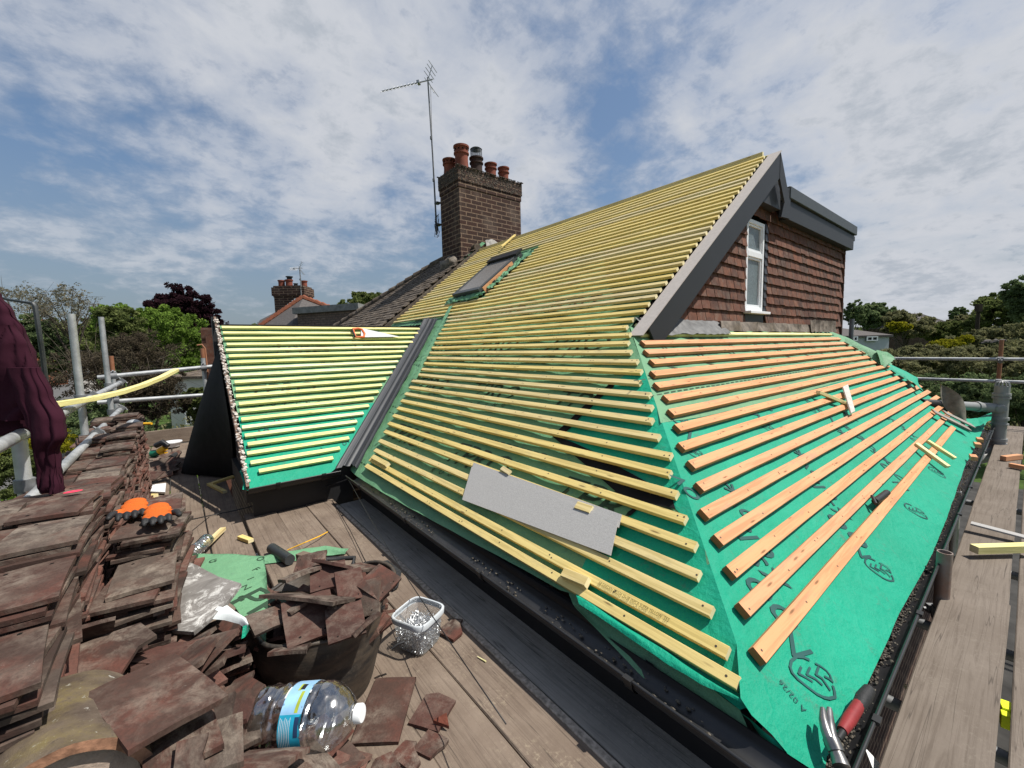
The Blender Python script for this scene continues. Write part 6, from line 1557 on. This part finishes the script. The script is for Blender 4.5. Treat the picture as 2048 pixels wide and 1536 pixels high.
# ------------------------------------------------------------------ maroon hoodie over the rail
HD = thing('hoodie', 'maroon hooded sweatshirt draped over the scaffold at the left edge', 'sweatshirt', at(20, 780, 1.9))
def garment(name, rows, dep, folds, seed, parent):
    """rows: (y, x_left, x_right, half depth); a closed hanging surface with folds"""
    b = MB(); n = 72; k = len(rows)-1
    def fn(u, v):
        t = v*k; i = min(k-1, int(t)); f = t-i; f2 = f*f*(3-2*f); A, B = rows[i], rows[i+1]
        y = A[0]+(B[0]-A[0])*f; xl = A[1]+(B[1]-A[1])*f2; xr = A[2]+(B[2]-A[2])*f2; hd = A[3]+(B[3]-A[3])*f2
        a = 2*math.pi*u; c = math.cos(a); s = math.sin(a); cx = (xl+xr)/2; hw = (xr-xl)/2
        hd *= .55; x = cx+hw*(abs(c)**.8)*(1 if c > 0 else -1)
        q_ = V((math.cos(a)*1.5+v*1.6, math.sin(a)*1.5, v*1.3+seed)); fold = folds*(1.1-3.0*abs(mnoise.noise(q_))**.62+.55*(.5-abs(mnoise.noise(q_*2.3+V((5, 0, 0))))**.7))
        return at(x, y, dep)+FZ*(-s*hd+fold*(.3+.7*v))
    b.grid(lambda u, v: fn(1-u, v), n, 60)
    for v_ in (0, 1): b.add([fn(i/n, v_) for i in range(n)], [tuple(range(n))])
    return b.build(name, M_CLOTH, parent, smooth=180)
garment('body', [(570, -70, -24, .03), (588, -80, -4, .05), (625, -110, 24, .08), (660, -130, 48, .09), (720, -140, 66, .10), (790, -140, 96, .10), (850, -150, 100, .09), (868, -150, 60, .06)], 1.85, .022, 1.3, HD)
garment('sleeve', [(735, 16, 78, .05), (790, 36, 100, .055), (840, 54, 126, .06), (872, 64, 130, .06), (905, 70, 112, .05), (945, 76, 116, .045), (972, 79, 121, .045), (985, 80, 121, .04)], 1.72, .016, 4.1, HD)
garment('hood', [(650, -60, 26, .05), (690, -70, 50, .07), (740, -80, 66, .08), (800, -90, 70, .06), (840, -90, 56, .04)], 1.74, .018, 7.7, HD)

# ------------------------------------------------------------------ loose timber
def off(name, p0, p1, label, w_=.038, t_=.025, up=(0, 0, 1), m=None, sag=0, grp=None, cat='batten'):
    o = stick(name, p0, p1, up, w_, t_, m or [M_YEL, M_END], None, wob=.002, sag=sag); return tag(o, label, cat, grp)
off('bent_batten', at(105, 810, 2.35), at(352, 740, 4.2), 'long bowed yellow batten poking from behind the hoodie over the rails', .05, .03, sag=.05, m=[M_YEL2, M_END])
OG = 'yellow batten offcuts'
off('batten_offcut', onz(418, 968, ZD+.014), onz(450, 984, ZD+.014), 'short yellow offcut on the boards at the foot of the wing verge', grp=OG)
off('batten_offcut', onz(424, 967, ZD+.035), onz(470, 952, ZD+.05), 'yellow offcut leaning against the wing verge foot', grp=OG)
off('batten_offcut', onz(412, 1090, ZD+.06), onz(446, 1058, ZD+.03), 'yellow offcut beside the small crushed bottle', grp=OG)
off('batten_offcut', onz(480, 1074, ZD+.014), onz(502, 1082, ZD+.014), 'small yellow block on the boards by the silver tube ends', grp=OG)
off('batten_offcut', onz(284, 988, ZD+.03), onz(306, 1003, ZD+.02), 'yellow offcut behind the gloves, left of the white board', .06, .03, grp=OG)
off('batten_offcut', onz(296, 992, ZD+.05), onz(312, 992, ZD+.05), 'small yellow block on top of the offcut behind the gloves', .05, .03, grp=OG)
b = MB(); q = [onz(x, y, ZD+.03) for x, y in [(288, 982), (296, 970), (332, 966), (330, 984)]]; b.prism(q, (0, 0, -.018)); tag(b.build('white_board', M_LWHITE, fixn=True), 'small white board piece on the platform behind the gloves', 'board')
def onroof(f, a, c, **k): return f(*a), f(*c)
def imp(x, y, h): s, yy = im(x, y, h); return pm(s, yy, h)
def ihp(x, y, h): xx, s = ih(x, y, h); return ph(xx, s, h)
off('batten_offcut', imp(1128, 1146, .012), imp(1176, 1166, .012), 'yellow block bridging the two lowest battens below the grey strip', .04, .03, (-ST, 0, CT), grp=OG)
off('batten_offcut', imp(746, 914, .010), imp(776, 930, .010), 'yellow block at the bottom of the valley', .04, .028, (-ST, 0, CT), grp=OG)
off('batten_offcut', imp(1154, 1012, .004), imp(1184, 1022, .004), 'orange yellow block above the grey strip', .04, .025, (-ST, 0, CT), grp=OG)
off('batten_offcut', imp(1004, 936, .012), imp(1020, 946, .012), 'split yellow chip on the batten above the grey strip', .03, .012, (-ST, 0, CT), grp=OG)
off('batten_offcut', ihp(1636, 784, .03), ihp(1690, 806, .012), 'yellow stick leaning on the white slip on the hip', m=[M_YEL2, M_END], grp=OG)
off('batten_offcut', ihp(1832, 888, .012), ihp(1896, 934, .030), 'longer of two yellow sticks lying across the low hip battens', m=[M_YEL2, M_END], grp=OG)
off('batten_offcut', ihp(1855, 882, .012), ihp(1910, 917, .030), 'shorter of two yellow sticks lying across the low hip battens', m=[M_YEL2, M_END], grp=OG)
off('batten_offcut', onz(1948, 1098, ZD+.045), onz(2060, 1095, ZD+.045), 'yellow batten lying across the right hand boards', .05, .045, grp=OG, m=[M_YEL2, M_END])
off('batten_offcut', ony(1003, 493, 6.15), ony(1030, 470, 6.35), 'small yellow stick near the chimney foot under the ridge', grp=OG)
b = MB(); q = [ihp(x, y, .03) for x, y in [(1684, 775), (1694, 770), (1708, 824), (1700, 828)]]; b.prism(q, V((0, -ST, CT))*.012); tag(b.build('white_slip', simple('greyed_white_board', (.50, .47, .43), .85, .2, var=.2, scale=30), fixn=True), 'greyish white slip lying across the upper hip battens', 'board')
for (a, c, lb) in [((1866, 822), (1938, 858), 'dark slip lying over the low hip battens by the black pipe'), ((1888, 824), (1946, 852), 'second dark slip beside the black pipe')]:
    off('dark_slip', ihp(*a, .03), ihp(*c, .035), lb, .09, .014, (0, -ST, CT), [M_BOARDD, M_ORG], cat='board')
off('slate_strip', onz(1942, 1046, ZD+.05), onz(2080, 1082, ZD+.03), 'long grey pointed strip lying across the right hand boards', .06, .012, m=[M_UNDER, M_UNDER], cat='strip')
off('orange_offcut', onz(2006, 917, ZD+.02), onz(2040, 913, ZD+.02), 'orange batten offcut on the right hand boards, nearest the vent pipe', .05, .05, m=[M_ORG, M_ORG], grp='orange offcuts')
off('orange_offcut', onz(2020, 930, ZD+.02), onz(2052, 936, ZD+.02), 'second orange offcut on the right hand boards', .05, .04, m=[M_ORG, M_ORG], grp='orange offcuts')
for i, (x, y, lb) in enumerate([(1962, 880, 'orange block wedged above the hip gutter, farthest'), (1958, 890, 'orange block wedged above the hip gutter, middle'), (1950, 915, 'pale block lying in the hip gutter, nearest')]):
    p = onz(x, y, -1.10); off('orange_offcut', p-V((.06, 0, 0)), p+V((.06, .02, 0)), lb, .045, .035, m=[M_ORG, M_ORG], grp='orange offcuts')
# grey cement strips lying on the battens
for (pts, lb) in [([(944, 934), (1237, 1042), (1222, 1112), (925, 1000)], 'grey cement strip lying on the lower main battens, upper sheet'), ([(948, 926), (1244, 1030), (1238, 1056), (940, 952)], 'grey cement strip under the upper sheet, its edge showing above')]:
    q = [imp(x, y, .006 if 'upper sheet' == lb[-11:] else .0015) for x, y in pts]; b = MB(); b.prism(q, V((-ST, 0, CT))*.0045); tag(b.build('cement_strip', M_UNDER, fixn=True), lb, 'strip', 'grey cement strips')

# ------------------------------------------------------------------ saw, hammer, mallet, tools
SW = thing('hand_saw', 'hand saw with an orange handle lying on the wing battens', 'saw', pe(*ie(720, 670, .02), .02))
def ip(x, y, h): xx, s = ie(x, y, h); return pe(xx, s, h)
b = MB(); q = [ip(x, y, .022) for x, y in [(724, 657), (790, 674), (728, 674)]]; b.prism([ip(722, 656, .02), ip(748, 662, .02), ip(800, 673.5, .02), ip(722, 674.5, .02)], V((0, -ST, CT))*.0015); b.build('blade', M_SAWB, SW, fixn=True)
b = MB()
hp = [ip(x, y, .025) for x, y in [(706, 658), (716, 657), (724, 659), (729, 667), (728, 674), (712, 674), (708, 666), (706, 658)]]; b.tube(hp, .014, 8); b.build('handle', M_SAWO, SW, smooth=60)
b = MB(); b.tube([ip(704, 659, .028), ip(710, 673, .028)], .012, 8); b.build('grip', M_BLK, SW, smooth=60)
HQ = lambda x, y, h: ihp(x, y, h)
HM = thing('claw_hammer', 'claw hammer with a red and black grip resting at the hip corner gutter', 'hammer', onz(1680, 1470, -1.07))
hz0 = -1.02
A = [HQ(1690, 1515, .028), HQ(1680, 1478, .028), HQ(1700, 1440, .028), HQ(1722, 1405, .028), HQ(1738, 1378, .028)]
b = MB(); b.tube([HQ(1676, 1478, .028), HQ(1686, 1462, .028), HQ(1700, 1440, .028)], [.0085, .010, .013], 10); b.build('shaft', M_BLK, HM, smooth=60)
b = MB(); b.tube([HQ(1684, 1462, .028), HQ(1698, 1440, .028), HQ(1716, 1412, .028), HQ(1724, 1400, .028)], [.013, .017, .016, .015], 12); b.tube([HQ(1718, 1398, .028), HQ(1728, 1388, .028)], [.012, .012], 8); b.build('red_grip', M_HAMR, HM, smooth=60)
b = MB(); b.tube([HQ(1712, 1420, .028), HQ(1727, 1396, .028), HQ(1738, 1380, .028)], [.014, .020, .017], 12); b.build('black_grip', M_RUBBER, HM, smooth=60)
b = MB()
for dxx in (-6, 6):
    b.tube([HQ(1652+dxx*1.1, 1417, .028), HQ(1653+dxx, 1440, .028), HQ(1657+dxx*.7, 1462, .028), HQ(1663+dxx*.4, 1482, .028)], [.007, .0115, .014, .015], 8)
b.tube([HQ(1662, 1478, .028), HQ(1668, 1492, .028), HQ(1673, 1504, .028)], [.021, .021, .020], 12); b.tube([HQ(1672, 1502, .028), HQ(1679, 1521, .028), HQ(1683, 1534, .028)], [.016, .019, .021], 12); b.build('head', M_STEEL, HM, smooth=60)
ML = thing('mallet', 'grey rubber mallet with a yellow handle on the far tile stack', 'mallet', onx(268, 848, -.32))
c = V((-.335, 4.80, -.535)); c = onx(267, 848, -.345)
b = MB(); b.ico(c, .052, 3, (1.05, 1, .82)); b.build('head', M_GALV, ML, smooth=180); b = MB(); b.tube([c-RX*.09, c, c+RX*.165], [.010, .012, .011], 10); b.build('handle', M_DEWY, ML, smooth=60)
# little heap of tools and ridge pieces by the toe board
z = ZD+.02
DG = thing('angle_grinder', 'yellow and green power tool lying by the tile stacks', 'power tool', onz(318, 905, z))
g0 = onz(322, 900, z+.07); b = MB(); b.tube([g0-RX*.02-UZ*.02, g0+RX*.06+UZ*.03], [.045, .038], 12); b.box(g0+RX*.03-UZ*.06, RX*.03, FZ*.03, UZ*.03); b.build('body', M_DEWY, DG, smooth=50)
b = MB(); b.tube([g0-RX*.12-UZ*.05, g0-RX*.02-UZ*.03], [.05, .04], 12); b.build('green_guard', M_GRN, DG, smooth=50); b = MB(); b.tube([g0-RX*.06+UZ*.06, g0+RX*.03+UZ*.10, g0+RX*.10+UZ*.05], [.035, .04, .03], 12); b.build('black_grip', M_BLK, DG, smooth=50)
b = MB(); b.lathe([(0, .0), (.085, .0), (.11, .06), (.118, .062), (.118, .075), (0, .08)], onz(345, 893, z), n=28); tag(b.build('white_bowl', M_LWHITE, smooth=40), 'round white plastic lid tub beside the yellow power tool', 'bowl')
GRD = 'grey brown tile pieces by the toe board'
tr = random.Random(8)
for i, (x, y) in enumerate([(316, 940), (330, 928), (342, 920), (350, 912), (328, 945), (345, 932), (360, 925), (304, 950), (352, 940), (334, 915)]):
    p = onz(x, y, z+.02+.012*i % .09); mw = mat_of(p, RX*1+FZ*.9+UZ*.2, UZ*.6-FZ*.6+RX*tr.uniform(-.3, .3)); put(SH[(i*3) % 10], mw, 'grey brown broken tile piece heaped by the toe board', 'tile_shard', 'tile piece', GRD)
b = MB(); b.tube([onz(342, 915, z+.06), onz(358, 905, z+.07)], .030, 12); tag(b.build('dark_roll', M_BITUM, smooth=50), 'dark short roll on the pieces by the white lid tub', 'roll')
b = MB(); q = onz(318, 1008, z+.03); b.tube([q-RX*.03, q+RX*.05-FZ*.12], [.045, .03], 12); b.lathe([(.05, 0), (.052, .012), (.045, .02)], q-RX*.035, -RX, 18); tag(b.build('paper_cup', M_CREAM, smooth=50), 'crumpled cream cup just behind the orange gloves', 'cup')
b = MB(); b.tube([onz(543, 1096, ZD+.04), onz(580, 1120, ZD+.04)], .032, 14); tag(b.build('grey_pipe_offcut', M_DKSTEEL, smooth=50), 'short dark grey pipe offcut lying behind the rubber tub', 'pipe')
off('timber_block', onz(600, 1112, -1.20), onz(640, 1122, -1.18), 'dusty timber block at the back rim of the tub', .05, .04, m=[M_BOARD, M_BOARD], cat='block')
b = MB(); b.tube([onz(575, 1100, ZD+.02), onz(610, 1085, ZD+.05), onz(640, 1072, ZD+.03), onz(655, 1064, ZD+.01)], .004, 6); tag(b.build('yellow_strap', M_DEWY), 'thin yellow strap trailing behind the rubber tub', 'strap')
b = MB(); q0, q1 = onz(955, 1313, ZD+.004), onz(972, 1323, ZD+.004); b.tube([q0, q1], [.002, .004], 5); tag(b.build('wood_splinter', M_YEL2), 'small yellow splinter on the board right of the nail tub', 'splinter')

# ------------------------------------------------------------------ hanging black sheet at the wing end
b = MB()
def tf(u, v):
    top = V((.36, 5.55, .05)).lerp(V((.345, 4.75, -.60)), u); bot = V((-.055, 5.93, ZD+.012)).lerp(V((.40, 5.20, ZD+.012)), u)
    p = top.lerp(bot, v); k = 4*v*(1-v); p += V((-.05, -.03, 0))*k*math.sin(u*3.1+.3)+V((-.03, .02, 0))*math.sin(u*7)*v; return p
b.grid(tf, 30, 30); b.grid(lambda u, v: tf(1-u, v)+V((.03, .02, 0)), 30, 30)
tag(b.build('black_sheet', M_FELTBLK, smooth=180), 'black membrane sheet hanging from the wing verge to the boards', 'membrane sheet')

# ------------------------------------------------------------------ vent pipe
VP = thing('vent_pipe', 'tall grey soil vent pipe with a cage top beside the hip', 'pipe', (8.0, .2, -1.5))
vt = onx(2004, 772, 8.0); zt, y0 = vt.z, .20; r = .068; zb = onx(1998, 816, 8.0).z
b = MB(); b.tube([(8, y0, -1.40), (8, y0, -1.1), (8, y0, zt)], r, 24); b.build('stack', M_PIPE, VP, smooth=50)
b = MB()
for z, h in ((zb+.17, .016), (zb+.13, .009), (zb-.13, .016), (zb-.20, .009), (zb-.40, .018), (zb-.45, .010)):
    b = MB(); b.lathe([(r, -h), (r+.014, -h), (r+.014, h), (r, h)], (8, y0, z), n=28); b.build('socket_collar', M_PIPE, VP, smooth=40)
b = MB(); b.tube([(8, y0, zb-.03), (7.96, y0+.05, zb), (7.90, y0+.13, zb+.01)], [r, r*.9, .056], 20)
b.tube([(7.97, y0, zb), (7.90, y0-.01, zb), (7.885, y0-.01, zb), (7.90, y0-.01, zb)], [.052, .050, .044, .036], 18); b.build('branch', M_PIPE, VP, smooth=50)
e0 = V((7.90, y0+.13, zb+.01)); e1 = V((7.55, .72, -.69))
em = e0.lerp(e1, .45); e1 = onx(1842, 807, 7.0)
em = e0.lerp(e1, .50)
b = MB(); b.tube([e0, em], .055, 20); b.lathe([(.055, 0), (.066, 0), (.066, .05), (.055, .05)], e0.lerp(e1, .10), (e1-e0), 22); b.build('grey_arm', M_PIPE, VP, smooth=50)
b = MB(); b.tube([em, e1], .057, 20); b.build('black_arm', M_BLK, VP, smooth=50)
b = MB()
for j in range(12):
    a = 2*math.pi*j/12; b.tube([(8+r*.95*math.cos(a), y0+r*.95*math.sin(a), zt), (8+r*.75*math.cos(a), y0+r*.75*math.sin(a), zt+.045), (8, y0, zt+.07)], .0075, 6)
b.lathe([(r*.98, -.01), (r*1.02, 0), (r*.8, .006)], (8, y0, zt), n=24); b.build('cage', M_PIPE, VP)
b = MB(); b.tube([(8, y0, -1.38), (7.97, y0+.03, -1.47), (7.85, y0+.10, -1.53), (7.7, y0+.2, -1.56)], r*1.03, 20); b.build('elbow', M_PIPE, VP, smooth=50)
b = MB()
def sf(u, v):
    p = at(1890+38*v+6*(u-.5)*(1-v*.2), 770+82*v, 5.05-.15*v); w_ = (.010+.040*math.sin(math.pi*min(1, v*.9+.05))**.7)*(u-.5)*2; return p+RX*w_+FZ*.06*math.sin(u*3+v*4)+UZ*.02*math.sin(v*9+u*5)
b.grid(sf, 10, 30); tag(b.build('torn_grey_sheet', simple('torn_grey_felt', (.16, .15, .12), .8, .2, var=.4, scale=14), smooth=180), 'torn grey sheet standing up over the black pipe arm', 'sheet')
# cream pipe between gutter and boards
b = MB(); pts = [at(1872, 1252, 2.45), at(1862, 1290, 2.30), at(1843, 1345, 2.12), at(1832, 1378, 2.02)]
CP = thing('cream_pipe', 'cream plastic pipe lying in the gap beside the right boards', 'pipe', pts[3]); b.tube(pts, .019, 14); b.build('tube', M_CREAM, CP, smooth=60)
b = MB(); b.tube([pts[3], at(1826, 1380, 2.0), at(1813, 1374, 1.98)], [.020, .018, .012], 12); b.build('bent_end', M_CREAM, CP, smooth=60)
b = MB()
for k in (.30, .72): b = MB(); p = pts[0].lerp(pts[3], k); b.tube([p, p+(pts[3]-pts[0]).normalized()*.012], .0215, 14); b.build('joint_ring', M_POTD, CP)
b = MB(); q = [at(1729, 1494, 1.42), at(1747, 1540, 1.32), at(1775, 1545, 1.36), at(1752, 1518, 1.40)]; b.prism(q, (0, 0, -.008)); tag(b.build('white_sliver', M_LWHITE, fixn=True), 'white pointed plastic sliver under the hip gutter at the bottom edge', 'plastic sliver')
b = MB(); c = onz(2013, 1425, ZD-.02); c = onz(2012, 1424, ZD-.06); b.box(c, (.026, .006, 0), (-.003, .016, 0), (0, 0, .03)); b.box(c+V((-.045, 0, -.004)), (.016, .002, 0), (-.002, .012, 0), (0, 0, .026)); b.tube([c+V((-.04, .02, .03)), c+V((-.02, .03, .032)), c+V((.02, .032, .03)), c+V((.04, .02, .026))], .004, 8, 1)
tag(b.build('tape_measure', [M_HIVIS, M_BOARDD], bevel=.006), 'fluorescent yellow tape measure in the gap between the right boards', 'tape measure')
# small black hammer-like tool lying on the hip
b = MB(); a, c = ihp(1750, 1003, .012), ihp(1774, 985, .012); b.tube([a, c], .018, 8); b.tube([ihp(1744, 992, .02), ihp(1752, 1008, .02)], .009, 8); tag(b.build('small_tool', M_BLK, smooth=50), 'small dark tool resting against the second lowest orange batten', 'tool')
# cables
b = MB(); b.tube([at(352, 1046, 2.75), onz(420, 1031, ZD+.01), onz(470, 1021, ZD+.02), onz(560, 998, ZD+.05), onz(640, 978, ZD+.10), V((1.12, 3.74, -1.14))], .0045, 6); tag(b.build('black_cable', M_BLK, smooth=90), 'thin black cable crossing the boards in front of the wing', 'cable')
b = MB(); s0, s1 = V((1.09, 3.72, -1.10)), at(1012, 1448, 1.22); b.tube([s0.lerp(s1, i/12)-V((0, 0, .05*math.sin(math.pi*i/12))) for i in range(13)], .0022, 5); tag(b.build('black_string', M_BLK, smooth=90), 'taut black string from the valley foot past the nail tub', 'string')
b = MB(); b.tube([onz(664, 1000, ZD+.004), onz(700, 1060, ZD+.003), onz(735, 1130, ZD+.003), onz(752, 1165, ZD+.003)], .0018, 5); tag(b.build('black_string', M_BLK, smooth=90), 'thin black string lying along the board behind the tub', 'string')
bpy.context.view_layer.update()

for o in COL.objects:
    if o.parent is None and o.get('category') and not o.get('kind'): o['kind'] = 'thing'
